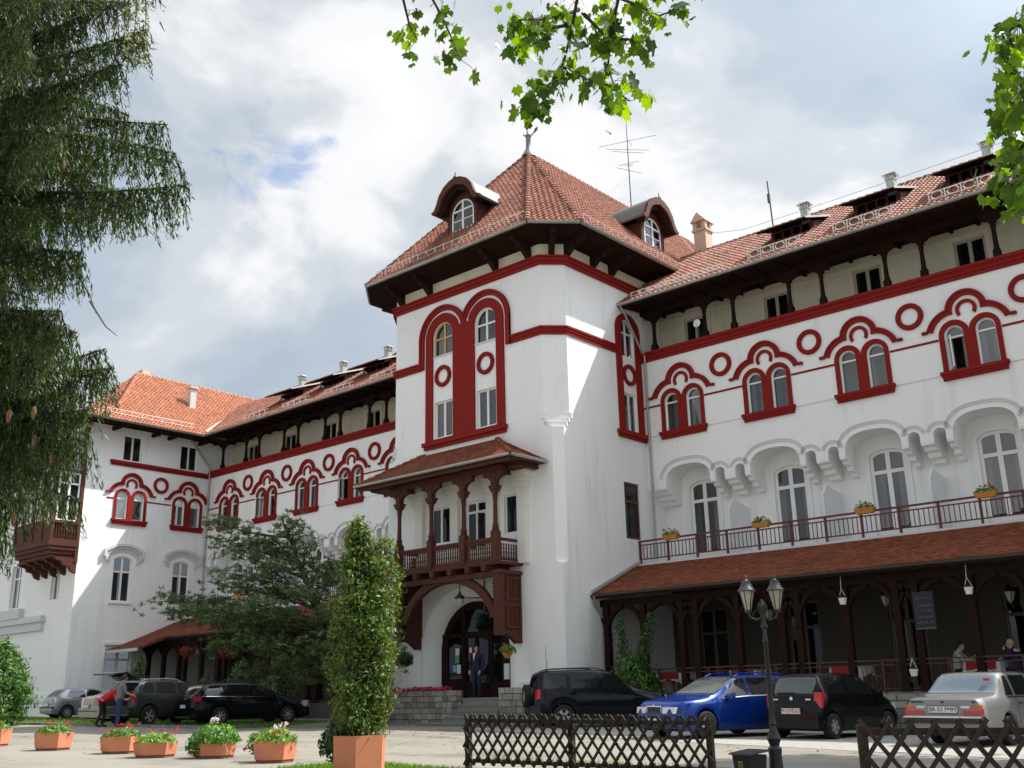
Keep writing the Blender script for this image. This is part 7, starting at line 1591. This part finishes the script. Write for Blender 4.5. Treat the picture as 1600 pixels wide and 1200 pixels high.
for (tx, ty) in tips:
    zc = ZS+rr.uniform(-1.8, 1.8); tip = at_depth(tx, ty, zc)
    root = Vector((tb.x, tb.y, tip.z+rr.uniform(0.3, 2.2)))
    pts = curve(root, tip, rr.uniform(-0.35, 0.25), 10, Vector((rr.uniform(-0.2, 0.2), rr.uniform(-0.2, 0.2), 0)))
    Lb = (tip-root).length; bg_.tube(pts, [0.05-0.042*i/10 for i in range(11)], 5)
    n = int(Lb*27)
    for i in range(n):
        t = 0.12+0.88*(i/n)**0.9; p0 = along(pts, t); out = (tip-root).normalized(); sd = out.cross(Vector((0, 0, 1))).normalized()*(1 if i % 2 else -1)
        ln_ = rr.uniform(0.25, 0.95)*(1.0-0.55*t)+0.14; dr = (sd*rr.uniform(0.15, 0.6)+out*rr.uniform(0.1, 0.55)+Vector((0, 0, -rr.uniform(0.8, 1.7)))).normalized()
        p1 = p0+dr*ln_*0.55+Vector((0, 0, -0.02)); p2 = p1+(dr+Vector((0, 0, -0.7))).normalized()*ln_*0.5
        if i % 3 == 0: bg_.tube([p0, p1, p2], [0.007, 0.005, 0.003], 3, False)
        m = max(10, int(ln_*64))
        for j in range(m):
            f = (j+0.5)/m; q = (p0.lerp(p1, f*2) if f < 0.5 else p1.lerp(p2, f*2-1)); NP.append(q+Vector(rr.normal(0, 0.022, 3))); u = (p2-p0).normalized(); NUP.append(u); NN.append(rr.normal(0, 1, 3)); NSZ.append(rr.uniform(0.048, 0.088)*(1.15-0.3*f))
    for j in range(26):
        q = along(pts, 0.6+0.4*j/26); NP.append(q+Vector(rr.normal(0, 0.02, 3))); NUP.append((pts[-1]-pts[-3]).normalized()); NN.append(rr.normal(0, 1, 3)); NSZ.append(0.07)
# bare broken twigs that stick out
for (ax_, ay_, bx_, by_, cx_, cy_) in ((205, 320, 225, 355, 243, 370), (160, 345, 190, 345, 200, 348), (100, 400, 140, 460, 150, 490), (140, 470, 165, 510, 183, 525), (250, 35, 255, 45, 258, 50)):
    bg_.tube([at_depth(ax_, ay_, ZS), at_depth(bx_, by_, ZS-0.1), at_depth(cx_, cy_, ZS-0.2)], [0.012, 0.008, 0.003], 4)
loc(spr, bg_, 'limbs', TWIG)
o = leafcloud('crown', np.array([tuple(p) for p in NP])-np.array(spr.location), NN, np.array(NSZ), LF_SPR, spr, shape=NEEDLE, rs=rr, aspect=1.5, up=np.array([tuple(u*2.2) for u in NUP]))
cone = G().lathe([(0.006, 0), (0.022, -0.02), (0.026, -0.06), (0.022, -0.11), (0.008, -0.135)], (0, 0, 0), 8).mesh('cone', mat('spruce_cone', (0.17, 0.095, 0.05), 0.8, 0.3, 60), 50)
for (cx_, cy_) in ((54, 635), (55, 680), (82, 705), (22, 800), (100, 245), (15, 640)):
    c = link('cone', cone, spr, None, at_depth(cx_, cy_, ZS-1.2)-Vector(spr.location)); c.scale = (1.15, 1.15, 1.15)
# pale birch-like spray caught in the spruce
LF_BIR = leafmat('birch_leaf', (0.10, 0.13, 0.05), (0.17, 0.18, 0.08), 0.3)
for lb, n_, xa_, xb_, ya_, yb_, tw_ in (('thin hanging birch twigs with small pale leaves over the corner block eave', 320, 95, 142, 615, 680, ((100, 560, 110, 680), (120, 560, 135, 670), (135, 560, 142, 660))), ('thin birch twigs with small dark leaves against the sky above the spruce tips', 260, 195, 232, 0, 105, ((215, -60, 205, 100), (225, -60, 225, 110), (200, -60, 198, 90)))):
    pp = [at_depth(rr.uniform(xa_, xb_), rr.uniform(ya_, yb_), ZS-1.0+rr.uniform(-0.3, 0.3)) for _ in range(n_)]
    bch = empty('birch_spray', at_depth((xa_+xb_)/2, ya_-55, ZS-1.0), 0, lb, 'birch twigs')
    leafcloud('leaves', np.array([tuple(p) for p in pp])-np.array(bch.location), rr.normal(0, 1, (len(pp), 3)), 0.035, LF_BIR, bch, rs=rr)
    for (x0_, y0_, x1_, y1_) in tw_: loc(bch, G().tube([at_depth(x0_, y0_, ZS-1.0), at_depth((x0_+x1_)/2+3, (y0_+y1_)/2, ZS-1.0), at_depth(x1_, y1_, ZS-1.0)], [0.008, 0.006, 0.002], 4), 'twig', TWIG)

# ---- maple overhead: lobed leaves, each its own object
MAPLE = leafmat('maple_leaf', (0.038, 0.100, 0.010), (0.120, 0.205, 0.018), 0.50, 0.38, 0.4)
def maple_mesh(seed):
    r2 = random.Random(seed); lob = [(-162, 0.34), (-145, 0.58), (-122, 0.50), (-100, 0.60), (-80, 0.80), (-66, 0.62), (-54, 0.70), (-42, 0.92), (-28, 0.64), (-13, 0.80), (0, 1.04)]
    pts = lob+[(-a, r_) for a, r_ in lob[:-1]][::-1]
    g = G(); g.v = [(0, 0, 0)]; cz = r2.uniform(0.05, 0.22); tw = r2.uniform(-0.12, 0.12)
    for a, r_ in pts:
        r_ *= r2.uniform(0.9, 1.08); x_, y_ = r_*math.cos(R(a)), r_*math.sin(R(a)); g.v.append((x_+0.15, y_, -cz*(x_*x_*0.7+y_*y_*0.9)+tw*x_*y_+0.04*math.sin(3*a)))
    n = len(pts); g.f = [(0, i, i+1) for i in range(1, n)]
    k = len(g.v); g.tube([(0.12, 0, 0), (-0.25, 0, 0.03), (-0.65, 0.03, 0.16)], 0.014, 3, False)
    me = g.mesh('leaf', MAPLE, 60, False); return me
LM = [maple_mesh(i) for i in range(7)]
mpl_base = Vector((2.4, 3.2, zg(2.4)))
mpl = empty('maple_tree', mpl_base, 0, 'maple with sunlit green lobed leaves hanging across the top of the picture', 'tree')
limbA0 = at_depth(940, -330, 7.0); limbB0 = at_depth(1660, -60, 6.2)
g = G().tube([mpl_base, mpl_base+Vector((-0.1, 0, 2.5)), mpl_base+Vector((-0.2, 0.1, 5.2)), mpl_base+Vector((-0.2, 0.2, 8.5))], [0.34, 0.27, 0.21, 0.10], 12)
loc(mpl, g, 'trunk', BARK, smooth=50)
g = G(); M0 = mpl_base+Vector((-0.2, 0.1, 5.4))
g.tube(curve(M0, limbA0, 0.35, 10), [0.11-0.008*i for i in range(11)], 8)
g.tube(curve(M0-Vector((0, 0, 0.8)), limbB0, 0.15, 8), [0.09-0.009*i for i in range(9)], 8)
ZM = 7.0; r3 = random.Random(11); small = G()
twigs = [([(700, -120), (660, -30), (690, 25), (706, 60), (722, 95)], 16, 7.2, 20), ([(640, -60), (628, -10), (640, 40), (652, 62)], 9, 7.2, 18),
  ([(935, -250), (905, -20), (893, 50), (880, 100), (862, 128), (836, 152), (815, 166)], 34, 7.0, 22), ([(905, 15), (870, 27), (830, 30), (795, 32)], 20, 6.9, 17), ([(895, 38), (850, 45), (822, 58), (800, 80)], 16, 7.0, 16),
  ([(975, -220), (968, -10), (955, 50), (950, 105), (962, 142), (985, 158)], 34, 7.1, 24), ([(910, 20), (940, 50), (962, 60)], 10, 7.0, 18), ([(965, -5), (1000, 10), (1030, 25), (1055, 15)], 18, 7.0, 20), ([(950, 60), (985, 62), (1008, 78)], 9, 7.05, 16), ([(880, 105), (905, 118), (925, 128)], 7, 7.0, 16), ([(990, -60), (1050, -20), (1100, -8)], 7, 7.0, 15),
  ([(1690, -60), (1600, 20), (1580, 60), (1572, 110)], 20, 6.2, 22), ([(1680, 60), (1610, 110), (1580, 160), (1566, 190)], 20, 6.2, 22), ([(1690, 160), (1620, 200), (1588, 240), (1570, 290)], 24, 6.2, 22), ([(1700, 240), (1625, 270), (1585, 310)], 16, 6.2, 20)]
for path, nl, zc, spread in twigs:
    pts = [at_depth(x_, y_, zc+0.25*math.sin(i*1.7+nl)) for i, (x_, y_) in enumerate(path)]
    g.tube(pts, [0.014-0.010*i/(len(pts)-1) for i in range(len(pts))], 5)
    nl = int(nl*1.12)
    for i in range(nl):
        t = min(1.0, 0.22+0.80*i/max(1, nl-1)+r3.uniform(-0.03, 0.03)); b0 = along(pts, t)
        off = (_r*r3.uniform(-1, 1)+_u*r3.uniform(-1.0, 0.7)+_d*r3.uniform(-0.8, 0.8))*spread*zc/FPX*1.05
        p = b0+off; g.tube([b0, b0.lerp(p, 0.6)+Vector((0, 0, 0.015)), p], 0.0022, 3, False)
        s_ = r3.uniform(0.050, 0.102)*(1.12 if path[0][0] > 1500 else 1.0)
        hang_ = Vector((r3.uniform(-0.5, 0.5), r3.uniform(-0.5, 0.5), -r3.uniform(0.35, 1.0))).normalized(); nrm = (Vector((r3.uniform(-0.9, 0.9), r3.uniform(-0.9, 0.9), r3.uniform(0.3, 1.0)))).normalized()
        nrm = (nrm-hang_*nrm.dot(hang_)).normalized(); yv = nrm.cross(hang_)
        M = Matrix((hang_, yv, nrm)).transposed().to_4x4(); o = link('leaf', LM[r3.randrange(7)], mpl); o.matrix_local = Matrix.Translation(p-mpl_base) @ M @ Matrix.Diagonal((s_, s_, s_, 1))
        for _k in range(2 if path[0][0] > 1500 else 1):        # smaller leaves tucked between the big ones
            p2 = p+(_r*r3.uniform(-1, 1)+_u*r3.uniform(-1, 1)+_d*r3.uniform(-1, 1))*0.11; s2 = r3.uniform(0.032, 0.06)*(1.2 if path[0][0] > 1500 else 1.0); M2 = Matrix.Translation(p2-mpl_base) @ (Matrix.Rotation(r3.uniform(-1.2, 1.2), 4, 'Z') @ M) @ Matrix.Diagonal((s2, s2, s2, 1)); src = LM[r3.randrange(7)]
            small.add([M2 @ v.co for v in src.vertices], [tuple(q_.vertices) for q_ in src.polygons])
loc(mpl, g, 'branches', TWIG)
o = small.obj('small_leaves', MAPLE, mpl, 60, False); o['kind'] = 'stuff'
# the rest of its crown, above and behind the camera
cp = rng.normal(0, 1, (5200, 3))*np.array([1.9, 1.9, 1.6])+np.array([0.4, -0.6, 8.8]); cp = cp[(cp[:, 2] > 6.2)]
o = leafcloud('crown', cp, rng.normal(0, 1, cp.shape)*0.5+np.array([0, 0, 0.7]), 0.15, MAPLE, mpl); o['kind'] = 'stuff'

# ---- spreading pine between the cars and the tower
LF_PINE = leafmat('pine_needles', (0.026, 0.055, 0.020), (0.100, 0.145, 0.050), 0.25, 0.38)
ZP_ = 36.0
pb = at_depth(525, 1112, ZP_); pb.z = zg(pb.x)
pine = empty('pine_tree', pb, 0, 'dark spreading pine standing in front of the left wing', 'tree')
topc = at_depth(440, 812, ZP_+0.5)
tr_ = [pb, pb+Vector((-0.2, 0.1, 2.0)), pb.lerp(topc, 0.6)+Vector((0.4, 0.2, 0)), topc]
loc(pine, G().tube(tr_, [0.2, 0.17, 0.11, 0.02], 10), 'trunk', BARK, smooth=50)
ptips = [(238, 940, 1.0), (262, 958, 1), (300, 968, 0.6), (335, 975, 0), (330, 812, 1.0), (345, 845, 0.5), (365, 862, 0), (350, 895, -.5), (340, 915, 0.3), (385, 850, 0.6), (440, 808, 0), (458, 815, 0.3), (430, 840, 0.8), (478, 850, 0), (410, 880, -0.6), (500, 880, 0.3), (520, 900, -.5), (545, 885, 0.2), (585, 870, 0.6), (610, 885, 1.0), (600, 925, 0.5), (620, 970, 1.0), (615, 1010, 0.4), (580, 990, -0.4), (560, 940, 0), (380, 935, -1.2), (420, 955, -1.0), (460, 920, -1.4), (505, 945, -1.0), (370, 985, -0.5), (330, 1010, -0.5), (405, 1005, -1.0), (440, 1030, -1.0), (490, 1000, -1.2), (530, 1040, -1.0), (470, 1060, -0.6), (560, 1060, -0.6), (600, 1050, 0), (390, 1050, 0.6), (350, 960, 1.0), (305, 950, -0.8), (450, 985, 0.5), (520, 985, -0.2), (410, 915, 0.2), (540, 1085, 0), (450, 880, -0.4)]
NP, NN, NUP = [], [], []; g = G(); rr = np.random.default_rng(5)
for tx, ty, dz in ptips:
    tip = at_depth(tx, ty, ZP_+dz*1.5); k = min(0.97, max(0.12, (tip.z-pb.z)/(topc.z-pb.z)*0.9)); root = along([Vector(p) for p in tr_], k); root.z = min(root.z, tip.z+0.9)
    pts = curve(root, tip, rr.uniform(-0.2, 0.3), 8); L_ = (tip-root).length; g.tube(pts, [0.05-0.005*i for i in range(9)], 5)
    for i in range(int(L_*23)+22):
        t = 0.28+0.72*rr.uniform(0, 1)**0.7; c = along(pts, t)+Vector(rr.normal(0, 1, 3)*np.array([0.30, 0.30, 0.13]))*(0.6+0.6*t)
        for j in range(11): v = rr.normal(0, 1, 3); v[2] = abs(v[2])*0.8; v /= np.linalg.norm(v); NP.append(np.array(c)+v*0.085); NUP.append(v*2.5); NN.append(rr.normal(0, 1, 3))
loc(pine, g, 'limbs', TWIG)
leafcloud('crown', np.array(NP)-np.array(pb), NN, 0.14, LF_PINE, pine, shape=[(-0.5, 0, 0), (0, 0.10, 0.01), (0.5, 0, 0), (0, -0.10, 0.01)], rs=rr, aspect=1.6, up=np.array(NUP))

# ---- clipped and wild conifer shrubs
def shrub(name, label, base, prof, n, size, m1, m2=None, cat='shrub', trunk_h=0.3, fleck=0.0, lean=(0, 0), seed=1, flat=0.5, core=True, clump=12):
    """prof: list of (height, radius) with lumpy outline; leaves near the surface."""
    r4 = np.random.default_rng(seed); e = empty(name, base, 0, label, cat)
    H_ = prof[-1][0]; G().tube([(0, 0, 0), (lean[0]*0.5, lean[1]*0.5, H_*0.5), (lean[0], lean[1], H_*0.95)], [0.05+0.012*H_, 0.04, 0.01], 7).obj('trunk', BARK, e)
    hs = r4.uniform(prof[0][0], H_, n*2); a = r4.uniform(0, 2*math.pi, n*2); pr = np.array([interp(prof, h) for h in hs]); mx_ = max(p[1] for p in prof)
    keep = r4.uniform(0, 1, n*2) < (0.25+0.75*pr/mx_); hs, a, pr = hs[keep][:n], a[keep][:n], pr[keep][:n]
    lump = 1+0.16*np.sin(a*3+hs*3.1+seed)+0.14*np.sin(a*5-hs*5.3)+0.12*np.sin(hs*13+a*2)+r4.normal(0, 0.07, len(hs))
    rad = pr*lump*(1-np.abs(r4.normal(0, 0.16, len(hs)))); t = hs/H_
    P_ = np.stack([rad*np.cos(a)+lean[0]*t, rad*np.sin(a)+lean[1]*t, hs], 1); N_ = np.stack([np.cos(a), np.sin(a), np.full(len(a), 0.35)], 1)
    sh = [(-0.5, 0, 0), (-0.1, 0.30, 0.05), (0.5, 0.05, 0), (0.0, -0.28, -0.05)]
    if clump:        # leaves gathered into fan-like sprays with gaps between them
        nc = max(8, len(P_)//clump); ci = r4.integers(0, nc, len(P_)); off = r4.normal(0, 1, (len(P_), 3))*size*1.25
        P_ = P_[ci]+off; N_ = N_[ci]+off/size*0.25
        o2 = np.argsort(r4.uniform(0, 1, len(P_))); P_, N_ = P_[o2], N_[o2]
    k = int(len(P_)*(1-fleck)); leafcloud('crown', P_[:k], N_[:k], size, m1, e, rs=r4, jitter=flat, shape=sh, up=np.tile([0.0, 0.0, 0.35], (k, 1)))
    if fleck: leafcloud('dry_sprays', P_[k:], N_[k:], size, m2, e, rs=r4, jitter=flat, shape=sh)
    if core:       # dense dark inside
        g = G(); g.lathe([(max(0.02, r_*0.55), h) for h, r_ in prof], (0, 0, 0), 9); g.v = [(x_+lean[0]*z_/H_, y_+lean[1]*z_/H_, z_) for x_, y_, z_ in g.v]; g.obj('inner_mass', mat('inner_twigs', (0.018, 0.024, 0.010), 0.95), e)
    return e
LF_THU = leafmat('thuja_sprays', (0.040, 0.085, 0.014), (0.115, 0.18, 0.030), 0.30, 0.40)
LF_BRN = leafmat('dry_sprays_leaf', (0.22, 0.11, 0.03), (0.28, 0.17, 0.05), 0.2, 0.2)
LF_YEW = leafmat('yew_leaf', (0.035, 0.10, 0.016), (0.075, 0.17, 0.025), 0.25, 0.3)
LF_MID = leafmat('shrub_leaf', (0.035, 0.075, 0.020), (0.075, 0.13, 0.035), 0.25, 0.3)
q = at_ground(561, 1214); dep = Vector((q[0], q[1], zg(q[0])-HC)).dot(_d); sx = dep/FPX
e = empty('tall_planter', (q[0], q[1], zg(q[0])), R(12), 'large square terracotta planter holding the tall clipped conifer', 'planter')
wp_, hp_ = 84*sx, 62*sx
G().lathe([(wp_*0.50, 0.0), (wp_*0.53, hp_), (wp_*0.47, hp_), (wp_*0.46, hp_-0.1)], (0, 0, 0), 6).obj('pot', TERRA, e)
G().lathe([(wp_*0.46, hp_-0.06), (0.01, hp_-0.05)], (0, 0, 0), 6, cap=False).obj('soil', SOIL, e)
p, n_ = dome(330, (-wp_*0.55, -0.05, hp_-0.10), 0.24, 0.24, 0.28, 0.3, -1); leafcloud('trailing_leaves', p, n_, 0.075, LF_DARK, e)
Ht = 345*sx
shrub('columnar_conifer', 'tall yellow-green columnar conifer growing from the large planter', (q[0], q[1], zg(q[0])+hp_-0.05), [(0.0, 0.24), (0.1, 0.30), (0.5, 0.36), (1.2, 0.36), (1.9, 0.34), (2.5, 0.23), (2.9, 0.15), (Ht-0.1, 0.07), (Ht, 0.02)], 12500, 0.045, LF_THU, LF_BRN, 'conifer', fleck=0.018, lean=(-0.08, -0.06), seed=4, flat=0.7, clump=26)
shrub('columnar_conifer', 'slimmer second conifer leader growing against the tall one', (q[0]+0.14, q[1]+0.13, zg(q[0])+hp_+0.3), [(0.0, 0.20), (0.8, 0.25), (1.7, 0.24), (2.2, 0.20), (2.45, 0.10), (2.55, 0.03)], 3600, 0.045, LF_THU, LF_BRN, 'conifer', fleck=0.05, lean=(0.10, 0.09), seed=6, flat=0.7, core=False)
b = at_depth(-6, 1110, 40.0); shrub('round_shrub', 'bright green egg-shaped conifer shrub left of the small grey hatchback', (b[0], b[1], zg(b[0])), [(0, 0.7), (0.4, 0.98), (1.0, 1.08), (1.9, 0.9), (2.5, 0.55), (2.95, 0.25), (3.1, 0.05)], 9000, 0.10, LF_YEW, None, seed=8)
for i, (px_, Y_, h, r_, lb) in enumerate(((212, 27.6, 2.9, 0.62, 'slender dark conifer beside the left porch end'), (242, 28.6, 1.7, 0.7, 'low dark shrub right of the slender conifer'), (288, 28.9, 1.6, 0.6, 'thin leafy shrub under the red flower ball'), (318, 28.9, 1.8, 0.55, 'leafy shrub between the red flower balls'), (375, 28.6, 2.6, 0.9, 'dark bushy conifer behind the black estate car'), (430, 28.4, 2.3, 1.0, 'dark shrub under the pine branches behind the estate car'))):
    v = (px_-800)*_r-(1105-600)*_u+FPX*_d; t = Y_/v.y; X_ = v.x*t
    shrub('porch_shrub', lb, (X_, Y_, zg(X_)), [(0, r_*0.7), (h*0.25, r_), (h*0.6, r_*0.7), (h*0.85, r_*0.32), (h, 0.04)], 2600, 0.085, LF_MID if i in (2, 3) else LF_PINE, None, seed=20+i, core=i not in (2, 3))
cl = shrub('climbing_shrub', 'bright green shrub with two tall arching shoots at the porch corner', (-20.75, 29.15, zg(-20.75)), [(0, 0.55), (0.5, 0.95), (1.0, 0.95), (1.5, 0.75), (1.9, 0.35), (2.1, 0.1)], 4200, 0.075, LF_YEW, None, seed=31, core=False)
r5 = np.random.default_rng(9)
for (lx_, top_) in ((-0.42, 3.45), (0.52, 3.55), (0.30, 2.9)):
    hh = r5.uniform(1.3, top_, 900); k = (hh-1.3)/(top_-1.3); pts = np.stack([lx_*(0.5+0.9*k)+r5.normal(0, 0.17, 900)*(1.15-0.75*k), 0.25*k+r5.normal(0, 0.16, 900)*(1.1-0.7*k), hh], 1)
    leafcloud('shoot_leaves', pts, r5.normal(0, 1, (900, 3)), 0.065, LF_MID, cl, rs=r5); G().tube([(0, 0, 0.8), (lx_*0.6, 0.1, 1.6), (lx_*1.4, 0.25, top_)], [0.02, 0.014, 0.005], 5).obj('shoot', TWIG, cl)
# rambling growth on the tower corner beside the columnar conifer
b = Vector((-31.6, 27.2, zg(-31.6))); rs_ = shrub('wall_shrub', 'thin dark shrub against the tower wall behind the columnar conifer', b, [(0, 0.5), (1.5, 0.8), (3.0, 0.7), (4.6, 0.6), (6.0, 0.35), (6.6, 0.05)], 2600, 0.10, LF_PINE, None, seed=41, core=False)

# ---- grass
def grass(name, poly, n, h, m, seed=1, label=None):
    r6 = np.random.default_rng(seed); xs_ = [p[0] for p in poly]; ys_ = [p[1] for p in poly]; pts = []
    while len(pts) < n:
        x_, y_ = r6.uniform(min(xs_), max(xs_)), r6.uniform(min(ys_), max(ys_))
        if inside(poly, x_, y_): pts.append((x_, y_, zg(x_)))
    P_ = np.array(pts); hh = r6.uniform(0.5, 1.3, n)*h; a = r6.uniform(0, 6.28, n); w = 0.006+0.05*hh; l = r6.normal(0, 0.35, (n, 2))*hh[:, None]
    V = np.empty((n, 3, 3)); V[:, 0] = P_+np.stack([np.cos(a)*w, np.sin(a)*w, np.zeros(n)], 1); V[:, 1] = P_-np.stack([np.cos(a)*w, np.sin(a)*w, np.zeros(n)], 1); V[:, 2] = P_+np.stack([l[:, 0], l[:, 1], hh], 1)
    me = bpy.data.meshes.new(name); me.vertices.add(n*3); me.vertices.foreach_set('co', V.ravel()); me.loops.add(n*3); me.loops.foreach_set('vertex_index', np.arange(n*3, dtype=np.int32)); me.polygons.add(n); me.polygons.foreach_set('loop_start', np.arange(0, n*3, 3, dtype=np.int32)); me.polygons.foreach_set('loop_total', np.full(n, 3, dtype=np.int32)); me.update(calc_edges=True); me.materials.append(m)
    o = link(name, me); o['kind'] = 'stuff'; return o
LF_GRS = leafmat('grass_blade', (0.07, 0.16, 0.02), (0.13, 0.24, 0.035), 0.35, 0.3)
grass('grass', [(-14.6, 12.3), (-11.5, 11.95), (-8.6, 11.6), (-7.2, 10.6), (-9.5, 9.0), (-14.4, 10.4)], 16000, 0.075, LF_GRS, 2)
grass('grass', [(-64, 17.5), (-31.3, 20.6), (-31.2, 22.6), (-34.0, 27.6), (-52.5, 29.0), (-52.9, 25.2), (-66, 25.2)], 22000, 0.09, LF_GRS, 3)
grass('weeds', [(-13.1, 13.75), (-8.4, 13.40), (-8.4, 13.62), (-13.1, 13.95)], 500, 0.12, LF_GRS, 4); grass('weeds', [(-12.8, 28.6), (-6.0, 28.2), (-6.0, 29.85), (-12.8, 29.85)], 2600, 0.14, LF_GRS, 5)
r8 = np.random.default_rng(23); fp = []
while len(fp) < 420:
    x_, y_ = r8.uniform(-34, -2), r8.uniform(10.5, 24)
    fp.append((x_, y_, zg(x_)+0.012))
o = leafcloud('fallen_leaves', np.array(fp), np.tile([0, 0, 3.0], (len(fp), 1)), 0.055, leafmat('dry_leaf', (0.16, 0.09, 0.03), (0.26, 0.19, 0.06), 0.1), None, rs=r8, jitter=0.5); o['kind'] = 'stuff'
kb = G(); KA, KB = Vector((-60, 17.86, 0)), Vector((-31.3, 20.58, 0)); kt = (KB-KA).normalized(); kn = Vector((-kt.y, kt.x, 0)); nk = int((KB-KA).length/1.0)
kerb = G().box(-0.48, 0.48, -0.07, 0.07, -0.1, 0.085).mesh('kerb_stone', STEP); ke = setp(empty('kerb', (KA.x, KA.y, zg(KA.x))), kind='structure')
for i in range(nk):
    p_ = KA+kt*(i+0.5); o = link('kerb_stone', kerb, ke, None, (p_.x-KA.x+random.uniform(-0.01, 0.01), p_.y-KA.y, zg(p_.x)-zg(KA.x)), (0, 0.0125, math.atan2(kt.y, kt.x)))
# small white meter post by the estate car
b = at_ground(475, 1128); e = empty('meter_post', (b[0], b[1], zg(b[0])), R(20), 'small grey box on a thin post in front of the black estate car', 'post'); G().tube([(0, 0, 0), (0, 0, 0.55)], 0.02, 6).obj('post', GALV, e); G().box(-0.15, 0.15, -0.06, 0.06, 0.5, 0.82).obj('box', GALV, e)

# ---- the park wood behind the camera and off to the right: it closes the view the windows reflect and shades the yard
wp = []; r7 = np.random.default_rng(17); trunks = G()
for i in range(0):
    an = R(150+i*9.2); rad = r7.uniform(17, 30); cx_, cy_ = rad*math.cos(an)-3, rad*math.sin(an)-4
    if cy_ > 4 or cx_ < -22 or (cx_ < -14 and cy_ > -6): continue
    hh = r7.uniform(7, 10); trunks.tube([(cx_, cy_, zg(cx_)), (cx_, cy_, hh*0.7)], [0.3, 0.15], 6)
    for j in range(9):
        c = np.array([cx_, cy_, hh*0.58])+r7.normal(0, 1, 3)*np.array([2.2, 2.2, hh*0.2]); c[2] = max(c[2], 3.2); wp.append(c+r7.normal(0, 1, (150, 3))*np.array([1.2, 1.2, 0.9]))
for (cx_, cy_, zc_, sp) in ((-2.2, 21.7, 11.0, 1.7), (-0.6, 21.0, 11.5, 1.7), (0.8, 20.2, 10.6, 1.6), (-3.4, 22.4, 11.8, 1.2), (2.8, 19.4, 11.0, 1.9), (5.5, 17.8, 11.0, 2.4)):
    wp.append(np.array([cx_, cy_, zc_])+r7.normal(0, 1, (4200, 3))*np.array([sp, sp, 0.9])*0.75)
trunks.tube([(2.6, 20.3, zg(2.6)), (2.4, 20.2, 6), (1.2, 20.3, 11)], [0.32, 0.25, 0.1], 8)
wp = np.concatenate(wp)
rel = wp-np.array([0, 0, HC]); zc_ = rel@np.array(_d); pxx = 800+FPX*(rel@np.array(_r))/np.maximum(zc_, 0.1); pyy = 600-FPX*(rel@np.array(_u))/np.maximum(zc_, 0.1)
wp = wp[~((zc_ > -1.0) & (pxx > -60) & (pxx < 1660) & (pyy > -60) & (pyy < 1260))]      # nothing of it stands in the view
wo = leafcloud('woodland', wp, r7.normal(0, 1, wp.shape)+np.array([0, 0, 0.5]), 0.42, LF_MID, None, rs=r7); wo['kind'] = 'stuff'
tro = trunks.mesh('trunks', BARK); link('trunks', tro, wo)
# ---- pieces that came out of one loop become objects of their own
def split_islands(o):
    me = o.data; b = bmesh.new(); b.from_mesh(me); b.verts.ensure_lookup_table(); seen = set(); isl = []
    for v in b.verts:
        if v.index in seen: continue
        st_ = [v]; seen.add(v.index); cur = []
        while st_:
            q_ = st_.pop(); cur.append(q_.index)
            for ed in q_.link_edges:
                w_ = ed.other_vert(q_)
                if w_.index not in seen: seen.add(w_.index); st_.append(w_)
        isl.append(set(cur))
    b.free()
    if len(isl) < 2: return
    V_ = [tuple(v.co) for v in me.vertices]; F_ = [tuple(p_.vertices) for p_ in me.polygons]; mt = me.materials[0]
    base = o.name.split('.')[0]
    for k_, s2 in enumerate(isl):
        mp_ = {i: j for j, i in enumerate(sorted(s2))}; m2 = bpy.data.meshes.new(base); m2.from_pydata([V_[i] for i in sorted(s2)], [], [tuple(mp_[i] for i in f_) for f_ in F_ if f_[0] in s2]); m2.materials.append(mt)
        if k_ == 0: o.data = m2
        else: link(base, m2, o.parent, None, o.location, o.rotation_euler)
for o in list(HOTEL.children_recursive):
    if o.type == 'MESH' and o.name.split('.')[0] in ('tower_corner', 'red_string_course', 'grey_string_course', 'rafter_end', 'cheek', 'pierced_panel', 'floor_beam', 'plinth', 'fascia'): split_islands(o)
